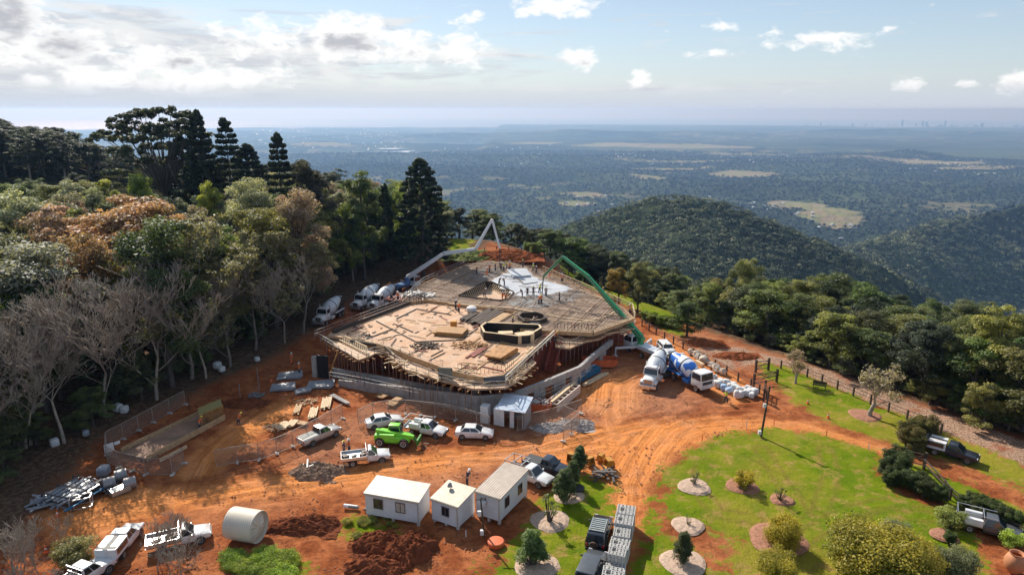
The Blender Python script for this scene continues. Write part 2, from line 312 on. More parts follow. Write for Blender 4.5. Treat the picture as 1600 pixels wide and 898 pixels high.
# ------------------------------------------------------------------ mesh helpers
def tagit(o, label=None, cat=None, group=None, kind=None):
    if label: o['label'] = label
    if cat: o['category'] = cat
    if group: o['group'] = group
    if kind: o['kind'] = kind
    return o
def empty(name, loc=(0, 0, 0), rz=0, label=None, cat=None, group=None):
    o = bpy.data.objects.new(name, None); o.empty_display_size = .3; C.objects.link(o)
    o.location = loc; o.rotation_euler = (0, 0, rz); return tagit(o, label, cat, group)
class MB:
    def __init__(s): s.v = []; s.f = []; s.n = 0; s.mi = []; s.m = 0
    def add(s, vs, fs):
        k = len(s.v); s.v.extend([tuple(v) for v in vs]); s.f.extend([tuple(i + k for i in f) for f in fs]); s.mi.extend([s.m] * len(fs)); return s
    def box(s, c, d, rz=0, M=None):
        x, y, z = d[0] / 2, d[1] / 2, d[2] / 2
        vs = [Vector((a * x, b * y, e * z)) for a in (-1, 1) for b in (-1, 1) for e in (-1, 1)]
        if M is None: M = Matrix.Rotation(rz, 3, 'Z')
        vs = [M @ v + Vector(c) for v in vs]
        return s.add(vs, [(0, 1, 3, 2), (4, 6, 7, 5), (0, 4, 5, 1), (2, 3, 7, 6), (0, 2, 6, 4), (1, 5, 7, 3)])
    def beam(s, a, b, w, h=None):        # rectangular bar from a to b
        a, b = Vector(a), Vector(b); h = h or w; d = b - a; L = d.length
        if L < 1e-5: return s
        q = d.to_track_quat('X', 'Z').to_matrix(); return s.box((a + b) / 2, (L, w, h), M=q)
    def cyl(s, a, b, r0, r1=None, n=8, caps=True):
        a, b = Vector(a), Vector(b); r1 = r0 if r1 is None else r1
        q = (b - a).to_track_quat('Z', 'Y').to_matrix()
        vs = []
        for p, r in ((a, r0), (b, r1)):
            for i in range(n):
                t = 2 * math.pi * i / n; vs.append(p + q @ Vector((r * math.cos(t), r * math.sin(t), 0)))
        fs = [(i, (i + 1) % n, n + (i + 1) % n, n + i) for i in range(n)]
        if caps: fs += [tuple(range(n - 1, -1, -1)), tuple(range(n, 2 * n))]
        return s.add(vs, fs)
    def lathe(s, prof, M, n=16):         # prof (r, z) along local Z
        vs = []
        for r, z in prof:
            for i in range(n):
                t = 2 * math.pi * i / n; vs.append(M @ Vector((r * math.cos(t), r * math.sin(t), z)))
        fs = []
        for k in range(len(prof) - 1):
            for i in range(n): fs.append((k * n + i, k * n + (i + 1) % n, (k + 1) * n + (i + 1) % n, (k + 1) * n + i))
        fs += [tuple(range(n - 1, -1, -1)), tuple(range((len(prof) - 1) * n, len(prof) * n))]
        return s.add(vs, fs)
    def prism(s, poly, z0, z1):          # poly in xy, z0/z1 numbers
        n = len(poly); vs = [(p[0], p[1], z0) for p in poly] + [(p[0], p[1], z1) for p in poly]
        A = sum(poly[i][0] * poly[(i + 1) % n][1] - poly[(i + 1) % n][0] * poly[i][1] for i in range(n))
        fs = [(i, (i + 1) % n, n + (i + 1) % n, n + i) for i in range(n)] + [tuple(range(n - 1, -1, -1)), tuple(range(n, 2 * n))]
        if A < 0: fs = [f[::-1] for f in fs]
        return s.add(vs, fs)
    def prismx(s, prof, y0, y1, inset=None):   # profile in xz extruded along y; inset: list of y inset per point
        n = len(prof); ins = inset or [0] * n
        vs = [(p[0], y0 + ins[i], p[1]) for i, p in enumerate(prof)] + [(p[0], y1 - ins[i], p[1]) for i, p in enumerate(prof)]
        fs = [(i, n + i, n + (i + 1) % n, (i + 1) % n) for i in range(n)] + [tuple(range(n)), tuple(range(2 * n - 1, n - 1, -1))]
        return s.add(vs, fs)
    def frust(s, b, t):                  # two quads (4 pts each)
        return s.add(list(b) + list(t), [(3, 2, 1, 0), (4, 5, 6, 7), (0, 1, 5, 4), (1, 2, 6, 5), (2, 3, 7, 6), (3, 0, 4, 7)])
    def quad(s, *p): return s.add(p, [tuple(range(len(p)))])
    def mesh(s, name, m):
        me = bpy.data.meshes.new(name); me.from_pydata(s.v, [], s.f)
        for k in (m if isinstance(m, (list, tuple)) else [m]): me.materials.append(k)
        if isinstance(m, (list, tuple)): me.polygons.foreach_set('material_index', s.mi)
        me.update(); return me
    def build(s, name, m, parent=None, bevel=0, smooth=False, label=None, cat=None, group=None, kind=None, loc=None, rz=0, seg=2):
        me = s.mesh(name, m)
        if bevel or smooth or True:
            bm = bmesh.new(); bm.from_mesh(me)
            bmesh.ops.recalc_face_normals(bm, faces=bm.faces)
            if bevel:
                try: bmesh.ops.bevel(bm, geom=[e for e in bm.edges if len(e.link_faces) == 2 and e.calc_face_angle(0) > .35], offset=bevel, segments=seg, affect='EDGES', profile=.6, clamp_overlap=True)
                except Exception: pass
            bm.to_mesh(me); bm.free()
        if smooth:
            me.polygons.foreach_set('use_smooth', [True] * len(me.polygons))
            try: me.set_sharp_from_angle(angle=R(38))
            except Exception: pass
        o = bpy.data.objects.new(name, me); C.objects.link(o)
        if parent: o.parent = parent
        if loc is not None: o.location = loc
        if rz: o.rotation_euler = (0, 0, rz)
        return tagit(o, label, cat, group, kind)
def kids(o): return [c for c in bpy.data.objects if c.parent == o]
_CH = {}
def snap(root):                          # remembers a thing's tree so that copies are quick
    t = []
    for c in bpy.data.objects:
        if c.parent == root: t.append((c, [g for g in bpy.data.objects if g.parent == c]))
    _CH[root.name] = t; return root
def dup(root, loc, rz=0, label=None, cat=None, group=None, scale=None, color=None):
    r = root.copy(); C.objects.link(r); r.location = loc; r.rotation_euler = (0, 0, rz)
    if scale is not None: r.scale = scale if hasattr(scale, '__len__') else (scale,) * 3
    if color is not None: r.color = (*color, 1)
    tagit(r, label, cat, group)
    for c, gs in _CH[root.name]:
        d = c.copy(); C.objects.link(d); d.parent = r
        if color is not None: d.color = (*color, 1)
        for g in gs:
            e = g.copy(); C.objects.link(e); e.parent = d
    return r
def np_mesh(name, V, F, m, attrs=None, smooth=False):
    V = np.asarray(V, dtype=np.float32); F = np.asarray(F, dtype=np.int32); k = F.shape[1]
    me = bpy.data.meshes.new(name); me.vertices.add(len(V)); me.vertices.foreach_set('co', V.ravel())
    me.loops.add(F.size); me.loops.foreach_set('vertex_index', F.ravel())
    me.polygons.add(len(F)); me.polygons.foreach_set('loop_start', np.arange(len(F), dtype=np.int32) * k)
    try: me.polygons.foreach_set('loop_total', np.full(len(F), k, dtype=np.int32))
    except Exception: pass
    me.update(calc_edges=True); me.materials.append(m)
    for an, (dom, typ, arr) in (attrs or {}).items():
        a = me.attributes.new(an, typ, dom)
        a.data.foreach_set('color' if 'COLOR' in typ else 'value', np.asarray(arr, dtype=np.float32).ravel())
    if smooth: me.polygons.foreach_set('use_smooth', np.ones(len(F), dtype=bool))
    return me
def link(name, me, parent=None, label=None, cat=None, group=None, kind=None, loc=None):
    o = bpy.data.objects.new(name, me); C.objects.link(o)
    if parent: o.parent = parent
    if loc is not None: o.location = loc
    return tagit(o, label, cat, group, kind)
# ------------------------------------------------------------------ ground of the site
def wpoly(pts): return np.array([[PG(*p).x, PG(*p).y] for p in pts])
def seg_d(X, Y, a, b):
    dx, dy = b[0] - a[0], b[1] - a[1]; L2 = dx * dx + dy * dy + 1e-9
    t = np.clip(((X - a[0]) * dx + (Y - a[1]) * dy) / L2, 0, 1)
    ex, ey = X - a[0] - t * dx, Y - a[1] - t * dy
    return np.sqrt(ex * ex + ey * ey), t, np.sign(dx * (Y - a[1]) - dy * (X - a[0])), math.sqrt(L2)
def sdf(poly, X, Y):
    ins = np.zeros(X.shape, bool); D = np.full(X.shape, 1e9); n = len(poly)
    for i in range(n):
        a, b = poly[i], poly[(i + 1) % n]
        d, _, _, _ = seg_d(X, Y, a, b); D = np.minimum(D, d)
        c = (a[1] > Y) != (b[1] > Y)
        with np.errstate(divide='ignore', invalid='ignore'):
            xi = (b[0] - a[0]) * (Y - a[1]) / (b[1] - a[1] if b[1] != a[1] else 1e-9) + a[0]
        ins ^= c & (X < xi)
    return np.where(ins, D, -D)
LAWN = [(1018, 775), (1022, 750), (1040, 728), (1065, 708), (1100, 690), (1145, 675), (1200, 668), (1262, 672), (1325, 688), (1378, 708), (1380, 735), (1400, 768), (1450, 784), (1497, 800), (1525, 842), (1545, 898), (1560, 1000), (985, 1000), (985, 872), (1000, 850), (1012, 812)]
LAWNL = [(893, 745), (925, 742), (950, 748), (958, 762), (950, 800), (938, 850), (930, 1000), (640, 1000), (735, 898), (785, 872), (800, 845), (838, 812), (846, 775)]
LAWNR = [(1186, 566), (1230, 572), (1275, 592), (1330, 615), (1400, 643), (1470, 672), (1540, 700), (1640, 745), (1700, 800), (1600, 764), (1520, 730), (1440, 706), (1370, 684), (1310, 664), (1262, 640), (1228, 614), (1200, 590)]
VERGE = [(1392, 712), (1440, 726), (1520, 757), (1600, 795), (1680, 840), (1680, 900), (1600, 842), (1500, 796), (1440, 766), (1396, 745)]
REARG = [(700, 400), (735, 385), (800, 384), (850, 396), (880, 420), (905, 440), (1000, 487), (1035, 512), (1075, 530), (1060, 505), (1040, 480), (1090, 450), (1060, 420), (900, 385), (800, 370), (700, 380)]
PADDOCK = [(1000, 450), (1060, 440), (1110, 462), (1100, 505), (1045, 500)]
PATCH = [[(1008, 788), (1030, 783), (1050, 812), (1090, 830), (1150, 835), (1135, 868), (1150, 900), (1090, 880), (1062, 842), (1030, 826)], [(1024, 765), (1050, 752), (1044, 772), (1028, 778)],
         [(640, 868), (700, 860), (770, 880), (740, 900), (700, 920), (640, 900)]]
ROAD = [(1180, 600), (1215, 600), (1235, 622), (1270, 645), (1320, 668), (1400, 694), (1500, 727), (1600, 764), (1700, 810), (1700, 840), (1600, 794), (1520, 756), (1440, 726), (1378, 708), (1320, 688), (1262, 672), (1200, 668), (1140, 676), (1095, 650), (1110, 620)]
CHIP = [(1090, 545), (1150, 540), (1250, 565), (1330, 590), (1420, 625), (1500, 650), (1560, 672), (1640, 705), (1700, 760), (1640, 745), (1540, 700), (1470, 672), (1400, 643), (1330, 615), (1275, 592), (1230, 572), (1186, 566), (1140, 575)]
CLEAR = [(1040, 520), (1110, 520), (1200, 553), (1225, 562), (1180, 580), (1100, 560)]
GRAV = [CLEAR, [(520, 655), (560, 640), (640, 640), (650, 660), (560, 690), (545, 720), (500, 740), (455, 720), (470, 690)], [(795, 640), (880, 635), (960, 615), (985, 590), (1060, 600), (1110, 625), (1060, 650), (980, 645), (900, 665), (800, 690), (770, 660)],
        [(600, 742), (700, 738), (760, 715), (830, 690), (870, 685), (860, 700), (780, 735), (760, 760), (700, 760), (640, 758)], [(938, 560), (1010, 556), (1000, 575), (950, 590)]]
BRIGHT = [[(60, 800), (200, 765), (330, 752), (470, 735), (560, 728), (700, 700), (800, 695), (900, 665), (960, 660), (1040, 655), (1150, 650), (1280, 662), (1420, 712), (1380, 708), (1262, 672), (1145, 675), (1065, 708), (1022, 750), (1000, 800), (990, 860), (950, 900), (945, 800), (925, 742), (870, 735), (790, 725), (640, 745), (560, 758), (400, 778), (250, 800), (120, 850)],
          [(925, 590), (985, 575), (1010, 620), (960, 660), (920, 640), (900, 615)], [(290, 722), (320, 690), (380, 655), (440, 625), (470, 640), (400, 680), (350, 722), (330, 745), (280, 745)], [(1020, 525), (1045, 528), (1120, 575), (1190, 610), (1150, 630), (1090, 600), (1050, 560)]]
FOREST = [(-400, 300), (520, 300), (900, 360), (760, 385), (700, 405), (640, 428), (600, 446), (530, 480), (490, 515), (430, 555), (330, 600), (240, 640), (150, 690), (80, 770), (40, 830), (-60, 900), (-60, 1500), (-400, 1500)]
GREENS = [[(515, 812), (560, 800), (612, 803), (635, 820), (590, 845), (540, 842)], [(380, 838), (400, 830), (430, 834), (420, 842)], [(360, 870), (420, 862), (500, 880), (500, 910), (360, 910)], [(750, 880), (800, 872), (830, 900), (750, 905)]]
PATHS = [[(20, 850), (140, 800), (300, 772), (450, 748), (580, 728), (720, 712), (850, 698), (960, 672), (1080, 648), (1200, 640), (1290, 664), (1420, 706), (1600, 778), (1800, 860)],
         [(960, 930), (968, 800), (972, 750), (1000, 700), (1030, 665), (1090, 640)], [(280, 770), (310, 715), (350, 680), (400, 650), (450, 600)], [(960, 680), (945, 640), (950, 600), (985, 578)], [(960, 940), (962, 820), (940, 740), (860, 712), (700, 712)]]
def f01(sd, w): return np.clip(.5 + sd / (2 * w), 0, 1)
def zone_fields(X, Y):
    mx = lambda ls: np.max([sdf(wpoly(p), X, Y) for p in ls], axis=0)
    g = mx([LAWN, LAWNL, LAWNR, VERGE, REARG, PADDOCK])
    bare = mx(PATCH)
    g = np.minimum(g, -bare + .2)
    tw = mx(GREENS) - .6
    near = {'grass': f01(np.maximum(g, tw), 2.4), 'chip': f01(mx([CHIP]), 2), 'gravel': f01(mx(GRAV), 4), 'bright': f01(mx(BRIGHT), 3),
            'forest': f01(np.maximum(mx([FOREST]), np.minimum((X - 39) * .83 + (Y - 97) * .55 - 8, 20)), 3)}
    D = np.full(X.shape, 1e9); U = np.zeros(X.shape); V = np.zeros(X.shape)
    for k, p in enumerate(PATHS):
        w = wpoly(p); s = 0
        for i in range(len(w) - 1):
            d, t, sg, L = seg_d(X, Y, w[i], w[i + 1]); c = d < D
            D = np.where(c, d, D); U = np.where(c, d * sg + 31 * k, U); V = np.where(c, s + t * L, V); s += L
    lt = np.zeros(X.shape)
    for p in ([(1225, 880), (1262, 835), (1310, 803), (1370, 786), (1440, 782), (1500, 797)], [(1240, 905), (1275, 860), (1325, 822), (1400, 803), (1470, 806)], [(1190, 700), (1230, 760), (1250, 800)], [(1290, 700), (1300, 740), (1280, 800)], [(1100, 720), (1090, 760), (1120, 800), (1180, 810)]):
        w = wpoly(p); dd = np.full(X.shape, 1e9)
        for i in range(len(w) - 1): dd = np.minimum(dd, seg_d(X, Y, w[i], w[i + 1])[0])
        lt = np.maximum(lt, np.exp(-((dd - .8) / .28) ** 2))
    near['lt'] = lt
    near['pu'] = U; near['pv'] = V; near['pd'] = D
    return near, g
def ground_mat():
    m, nt, b, o = newmat('earth_and_grass'); N, L = nt.nodes, nt.links
    geo = N.new('ShaderNodeNewGeometry')
    def at(n):
        a = N.new('ShaderNodeAttribute'); a.attribute_name = n; return a.outputs['Fac']
    def mth(op, a, c=None, d=None):
        n = N.new('ShaderNodeMath'); n.operation = op
        for i, v in enumerate((a, c, d)):
            if v is None: continue
            if isinstance(v, (int, float)): n.inputs[i].default_value = v
            else: L.new(v, n.inputs[i])
        return n.outputs[0]
    def nz(scale, det=6, rough=.6, vec=None):
        n = N.new('ShaderNodeTexNoise'); n.inputs['Scale'].default_value = scale; n.inputs['Detail'].default_value = det; n.inputs['Roughness'].default_value = rough
        L.new(vec or geo.outputs['Position'], n.inputs['Vector']); return n.outputs['Fac']
    def rmp(v, a, c, lo=0., hi=1.):
        n = N.new('ShaderNodeMapRange'); n.interpolation_type = 'SMOOTHSTEP'; L.new(v, n.inputs[0])
        for i, q in enumerate((a, c, lo, hi)): n.inputs[i + 1].default_value = q
        return n.outputs[0]
    def mix(f, a, c, bt='MIX'):
        n = N.new('ShaderNodeMix'); n.data_type = 'RGBA'; n.blend_type = bt
        if isinstance(f, (int, float)): n.inputs[0].default_value = f
        else: L.new(f, n.inputs[0])
        for k, v in ((6, a), (7, c)):
            if isinstance(v, tuple): n.inputs[k].default_value = (*v, 1)
            else: L.new(v, n.inputs[k])
        return n.outputs[2]
    nL, nM, nS, nX = nz(.06), nz(.35), nz(1.6, 8, .65), nz(6, 8, .7)
    cmb = N.new('ShaderNodeCombineXYZ'); L.new(mth('MULTIPLY', at('pu'), 2.3), cmb.inputs[0]); L.new(mth('MULTIPLY', at('pv'), .07), cmb.inputs[1])
    st = nz(1.0, 7, .7, cmb.outputs[0])
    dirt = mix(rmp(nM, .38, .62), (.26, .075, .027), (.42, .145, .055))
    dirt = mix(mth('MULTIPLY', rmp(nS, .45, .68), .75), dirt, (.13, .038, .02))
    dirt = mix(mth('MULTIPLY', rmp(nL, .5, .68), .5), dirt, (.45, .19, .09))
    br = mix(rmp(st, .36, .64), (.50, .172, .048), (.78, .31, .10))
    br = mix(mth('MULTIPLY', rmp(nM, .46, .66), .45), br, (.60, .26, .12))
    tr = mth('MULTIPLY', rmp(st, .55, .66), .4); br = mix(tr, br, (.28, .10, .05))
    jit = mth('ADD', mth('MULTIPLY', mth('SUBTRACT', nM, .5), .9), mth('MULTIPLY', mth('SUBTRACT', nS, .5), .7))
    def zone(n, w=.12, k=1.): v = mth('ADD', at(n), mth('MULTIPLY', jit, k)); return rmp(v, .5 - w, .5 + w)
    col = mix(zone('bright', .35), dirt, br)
    gcol = mix(rmp(nX, .35, .65), (.36, .175, .10), (.54, .31, .20))
    col = mix(mth('MULTIPLY', zone('gravel', .4), .36), col, gcol)
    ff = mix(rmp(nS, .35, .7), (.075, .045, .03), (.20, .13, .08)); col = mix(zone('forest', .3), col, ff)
    vo = N.new('ShaderNodeTexVoronoi'); vo.inputs['Scale'].default_value = 3.2; L.new(geo.outputs['Position'], vo.inputs['Vector'])
    chipc = mix(rmp(nX, .38, .62), (.17, .085, .05), (.50, .34, .24)); chipc = mix(rmp(nM, .5, .7), chipc, (.30, .11, .06)); col = mix(zone('chip', .15, .6), col, chipc)
    gr = mix(rmp(nM, .36, .66), (.112, .180, .008), (.190, .228, .012)); gr = mix(mth('MULTIPLY', rmp(nX, .4, .7), .6), gr, (.085, .12, .004))
    gr = mix(mth('MULTIPLY', rmp(nL, .46, .68), .75), gr, (.30, .235, .035)); gr = mix(mth('MULTIPLY', rmp(nz(.5, 7, .7), .49, .66), .85), gr, (.34, .22, .07))
    gr = mix(mth('MULTIPLY', at('lt'), rmp(nM, .35, .6, .1, .65)), gr, (.19, .13, .035))
    col = mix(zone('grass', .12, 1.5), col, gr)
    col = mix(1., col, rmp(nX, .25, .75, .74, 1.2), 'MULTIPLY')
    n = N.new('ShaderNodeMix')
    L.new(col, b.inputs['Base Color']); b.inputs['Roughness'].default_value = .95; b.inputs['Specular IOR Level'].default_value = .02
    bp = N.new('ShaderNodeBump'); bp.inputs['Strength'].default_value = .8; bp.inputs['Distance'].default_value = .25
    L.new(mth('ADD', mth('ADD', nS, mth('MULTIPLY', nX, .5)), mth('MULTIPLY', st, .5)), bp.inputs['Height']); L.new(bp.outputs[0], b.inputs['Normal'])
    return m
GROUND = ground_mat()
def build_ground():
    xs = np.arange(-72, 92.01, .36); ys = np.arange(42, 182.01, .36)
    X, Y = np.meshgrid(xs, ys); f, g = zone_fields(X, Y)
    Z = H(X, Y)
    soft = 1 - f['grass']
    Z = Z + (fbm(X / 1.1, Y / 1.1, 3, 3) - .5) * .22 * (.25 + soft) + (fbm(X / 5, Y / 5, 3, 4) - .5) * .3
    rut = np.sin(f['pu'] * 3.6) * np.exp(-(f['pd'] / 3.6) ** 2) * .09
    Z = Z + rut * soft
    Z = Z - .12
    ny, nx = X.shape
    I = np.arange(ny * nx).reshape(ny, nx)
    F = np.stack([I[:-1, :-1], I[:-1, 1:], I[1:, 1:], I[1:, :-1]], -1).reshape(-1, 4)
    V = np.stack([X, Y, Z], -1).reshape(-1, 3)
    cx = V[F].mean(1)
    zone = np.zeros(len(F), int)
    def inside(p): return sdf(wpoly(p), cx[:, 0], cx[:, 1]) > 0
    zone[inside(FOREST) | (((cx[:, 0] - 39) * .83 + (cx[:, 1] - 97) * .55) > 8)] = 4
    zone[inside(CHIP) | inside(CLEAR)] = 3
    zone[inside(ROAD)] = 2
    for p in (LAWN, LAWNL, LAWNR, VERGE, REARG, PADDOCK): zone[inside(p)] = 1
    flat = {k: v.reshape(-1) for k, v in f.items()}
    for k, nm in enumerate(('yard_ground', 'lawn', 'dirt_road', 'woodchip_ground', 'forest_floor')):
        Fk = F[zone == k]; u, inv = np.unique(Fk, return_inverse=True)
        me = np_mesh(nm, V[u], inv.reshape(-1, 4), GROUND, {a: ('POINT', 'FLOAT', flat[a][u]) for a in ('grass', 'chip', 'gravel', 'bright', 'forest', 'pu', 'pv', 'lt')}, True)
        link(nm, me, kind='structure')
build_ground()
# coarse terrain round the site and out to the horizon
def far_mat():
    m, nt, b, o = newmat('far_bush'); N, L = nt.nodes, nt.links
    geo = N.new('ShaderNodeNewGeometry')
    def nz(scale, det=5, rough=.6):
        n = N.new('ShaderNodeTexNoise'); n.inputs['Scale'].default_value = scale; n.inputs['Detail'].default_value = det; n.inputs['Roughness'].default_value = rough
        L.new(geo.outputs['Position'], n.inputs['Vector']); return n.outputs['Fac']
    def at(n):
        a = N.new('ShaderNodeAttribute'); a.attribute_name = n; return a.outputs['Fac']
    def rmp(v, a, c, lo=0., hi=1.):
        n = N.new('ShaderNodeMapRange'); L.new(v, n.inputs[0])
        for i, q in enumerate((a, c, lo, hi)): n.inputs[i + 1].default_value = q
        return n.outputs[0]
    def mix(f, a, c, bt='MIX'):
        n = N.new('ShaderNodeMix'); n.data_type = 'RGBA'; n.blend_type = bt
        if isinstance(f, (int, float)): n.inputs[0].default_value = f
        else: L.new(f, n.inputs[0])
        for k, v in ((6, a), (7, c)):
            if isinstance(v, tuple): n.inputs[k].default_value = (*v, 1)
            else: L.new(v, n.inputs[k])
        return n.outputs[2]
    def mth_(a, k):
        n = N.new('ShaderNodeMath'); n.operation = 'MULTIPLY'; L.new(a, n.inputs[0]); n.inputs[1].default_value = k; return n.outputs[0]
    c = mix(rmp(nz(.004), .35, .65), (.034, .048, .030), (.062, .072, .042))
    c = mix(1., c, rmp(nz(.05, 6, .7), .3, .7, .35, 1.6), 'MULTIPLY')
    c = mix(1., c, rmp(nz(.00055, 5, .6), .38, .62, .55, 1.5), 'MULTIPLY')
    c = mix(mth_(rmp(nz(.0016, 5, .6), .52, .6), .5), c, (.085, .11, .045))
    fld = mix(rmp(nz(.01), .4, .6), (.22, .23, .10), (.30, .22, .15))
    c = mix(at('field'), c, fld)
    c = mix(at('forest'), c, (.03, .03, .015))
    L.new(c, b.inputs['Base Color']); b.inputs['Roughness'].default_value = 1; b.inputs['Specular IOR Level'].default_value = 0
    bp = N.new('ShaderNodeBump'); bp.inputs['Strength'].default_value = 1; bp.inputs['Distance'].default_value = 14
    L.new(nz(.045, 5, .6), bp.inputs['Height']); L.new(bp.outputs[0], b.inputs['Normal'])
    return m
FARM = far_mat()
# open paddocks in the valley: (px, py, rx, ry) as seen, laid on the valley floor
FIELDS = [(1060, 262, 62, 4), (1040, 273, 60, 3.5), (1255, 262, 32, 6), (1385, 258, 40, 6), (1430, 265, 30, 4), (1570, 268, 36, 4), (1530, 272, 26, 3), (745, 248, 36, 4), (785, 253, 24, 2.5), (955, 260, 16, 5),
          (912, 315, 10, 4), (925, 318, 14, 3), (905, 332, 18, 5), (1240, 335, 9, 1.6), (1290, 363, 10, 1.2), (1170, 248, 40, 3), (1140, 247, 50, 3.5), (1300, 352, 8, 1.4), (1160, 283, 26, 2.4), (880, 257, 30, 2), (1470, 262, 26, 2), (815, 254, 30, 2.5), (1010, 292, 14, 2), (1037, 280, 8, 4), (720, 232, 40, 2), (840, 228, 40, 1.6), (1100, 235, 60, 1.6), (500, 232, 60, 1.5), (960, 232, 40, 1.6)]
def field_at(X, Y, Rr):
    fld = np.zeros(X.shape)
    jitx = (fbm(X / 300, Y / 260, 5, 31, .7) - .5) * 1.5
    for (px, py, rx, ry) in FIELDS:
        d = ray(px, py); t = -565 / d.z; gx, gy = d.x * t, d.y * t
        gx1 = ray(px + rx, py); gx1 = gx1.x * (-594.5 / gx1.z); wx = abs(gx1 - gx)
        d2 = ray(px, py + ry); wy = abs(d2.y * (-594.5 / d2.z) - gy)
        q = ((X - gx) / wx) ** 2 + ((Y - gy) / wy) ** 2
        fld = np.maximum(fld, ss(1.7, 1.2, q + jitx * 2.6) * .85)
    small = ss(.59, .66, fbm(X / 170, Y / 140, 3, 41)) * ss(.42, .56, fbm(X / 1900, Y / 1500, 2, 43)) * ss(3500, 4500, Rr) * .55
    fld = np.maximum(fld, small) * (Rr > 2500)
    return fld
def build_far():
    a = np.radians(np.linspace(-62, 62, 560)); r = np.concatenate([np.linspace(70, 330, 60), np.geomspace(334, 2600, 330)[0:], np.geomspace(2610, 26500, 420)])
    A, Rr = np.meshgrid(a, r); X = Rr * np.sin(A); Y = Rr * np.cos(A); Z = H(X, Y)
    Z = Z - np.where(Rr < 420, 1.2, 0)
    # woods show as a rough canopy far out
    Z = Z + np.where(Rr > 500, (fbm(X / 26, Y / 26, 3, 21) - .4) * 16, 0) * ss(500, 900, Rr)
    fld = field_at(X, Y, Rr)
    ny, nx = X.shape; I = np.arange(ny * nx).reshape(ny, nx)
    F = np.stack([I[:-1, :-1], I[:-1, 1:], I[1:, 1:], I[1:, :-1]], -1).reshape(-1, 4); V = np.stack([X, Y, Z], -1).reshape(-1, 3)
    me = np_mesh('valley_terrain', V, F, FARM, {'field': ('POINT', 'FLOAT', fld.ravel()), 'forest': ('POINT', 'FLOAT', (Rr < 420).astype(float).ravel())}, False)
    link('valley_terrain', me, kind='structure')
    # ground around and behind the viewpoint
    xs = np.arange(-420, 421, 8.); X, Y = np.meshgrid(xs, np.arange(-200, 421, 8.)); Z = H(X, Y) - 1.6
    ny, nx = X.shape; I = np.arange(ny * nx).reshape(ny, nx); F = np.stack([I[:-1, :-1], I[:-1, 1:], I[1:, 1:], I[1:, :-1]], -1).reshape(-1, 4)
    me = np_mesh('hillside', np.stack([X, Y, Z], -1).reshape(-1, 3), F, FARM, {'field': ('POINT', 'FLOAT', np.zeros(X.size)), 'forest': ('POINT', 'FLOAT', np.ones(X.size))}, True)
    link('hillside', me, kind='structure')
    # sea with the earth's curve, and the lagoon strips behind the sand islands
    m, nt, b, o = newmat('sea_water'); b.inputs['Base Color'].default_value = (.02, .05, .075, 1); b.inputs['Roughness'].default_value = .28; b.inputs['Specular IOR Level'].default_value = .5
    a = np.radians(np.linspace(-64, 64, 200)); r = np.geomspace(24500, 115000, 60); A, Rr = np.meshgrid(a, r)
    X = Rr * np.sin(A); Y = Rr * np.cos(A); Z = -548 - Rr ** 2 / (2 * 7.4e6); ny, nx = X.shape; I = np.arange(ny * nx).reshape(ny, nx)
    F = np.stack([I[:-1, :-1], I[:-1, 1:], I[1:, 1:], I[1:, :-1]], -1).reshape(-1, 4)
    link('sea', np_mesh('sea', np.stack([X, Y, Z], -1).reshape(-1, 3), F, m, smooth=True), kind='structure')
    def strip(name, px0, px1, dist, wid, mm, zz, wob=0):
        mb = MB(); n = 40; pts = []
        for i in range(n + 1):
            px = px0 + (px1 - px0) * i / n; t = dist / 1.0; x = (px - 800) / FPX * dist / math.cos(R(PITCH)) * 1.0
            w = wid * (math.sin(math.pi * min(max(i / n, .02), .98)) ** .5) * (1 + wob * math.sin(i * 1.7))
            pts.append((x, dist - w, x, dist + w))
        vs = []
        for p in pts:
            for q in ((p[0], p[1]), (p[2], p[3])): vs.append((q[0], q[1], zz - (q[0] ** 2 + q[1] ** 2) / (2 * 7.4e6)))
        mb.add(vs, [(2 * i, 2 * i + 2, 2 * i + 3, 2 * i + 1) for i in range(n)])
        return mb.build(name, mm, kind='structure')
    sand = mat('far_sand_and_scrub', (.10, .11, .08), .9)
    w2 = mat('sky_sheen_water', (.55, .58, .60), .25)  # pale base colour paints in the bright sky reflected by the water
    strip('sand_island', 300, 1020, 27600, 320, sand, -536, .3)
    strip('coastal_land', 860, 1700, 25700, 1000, sand, -534, .1)
    strip('lagoon', 340, 840, 24300, 480, w2, -500, .2)
    strip('lagoon', 690, 1060, 23300, 190, w2, -495, .4)
    for (px, py, rx, ry) in ((628, 239, 40, 1.6), (640, 242, 30, 1.1), (740, 211, 34, .8), (610, 236, 22, 1.), (300, 232, 30, 1.), (1400, 199, 60, .5)):
        d = ray(px, py); t = -574 / d.z; x, y = d.x * t, d.y * t; r = math.hypot(x, y); g = -520 + 0
        z = gz(x, y) + 14
        d2 = ray(px, py + ry); dy = abs(d2.y * (-574 / d2.z) - y); dx = rx / FPX * y
        mb = MB(); mb.add([(x + dx * math.cos(t) * (1 + .25 * math.sin(3 * t)), y + dy * math.sin(t) * (1 + .3 * math.sin(5 * t + 1)), z) for t in np.linspace(0, 2 * math.pi, 28)[:-1]], [tuple(range(27))])
        mb.build('lake', w2, kind='structure')
build_far()
def build_haze():
    m = bpy.data.materials.new('haze_air'); m.use_nodes = True; nt = m.node_tree; nt.nodes.clear()
    o = nt.nodes.new('ShaderNodeOutputMaterial'); v = nt.nodes.new('ShaderNodeVolumePrincipled')
    v.inputs['Density'].default_value = HAZE; v.inputs['Color'].default_value = (.28, .49, .85, 1); v.inputs['Absorption Color'].default_value = (.54, .30, 0, 1); v.inputs['Anisotropy'].default_value = .35
    nt.links.new(v.outputs[0], o.inputs['Volume'])
    mb = MB(); mb.box((0, 10000, -718), (300000, 250000, 1576)); ob = mb.build('haze', m, kind='stuff')
    return ob
HAZE = 7.2e-5
build_haze()
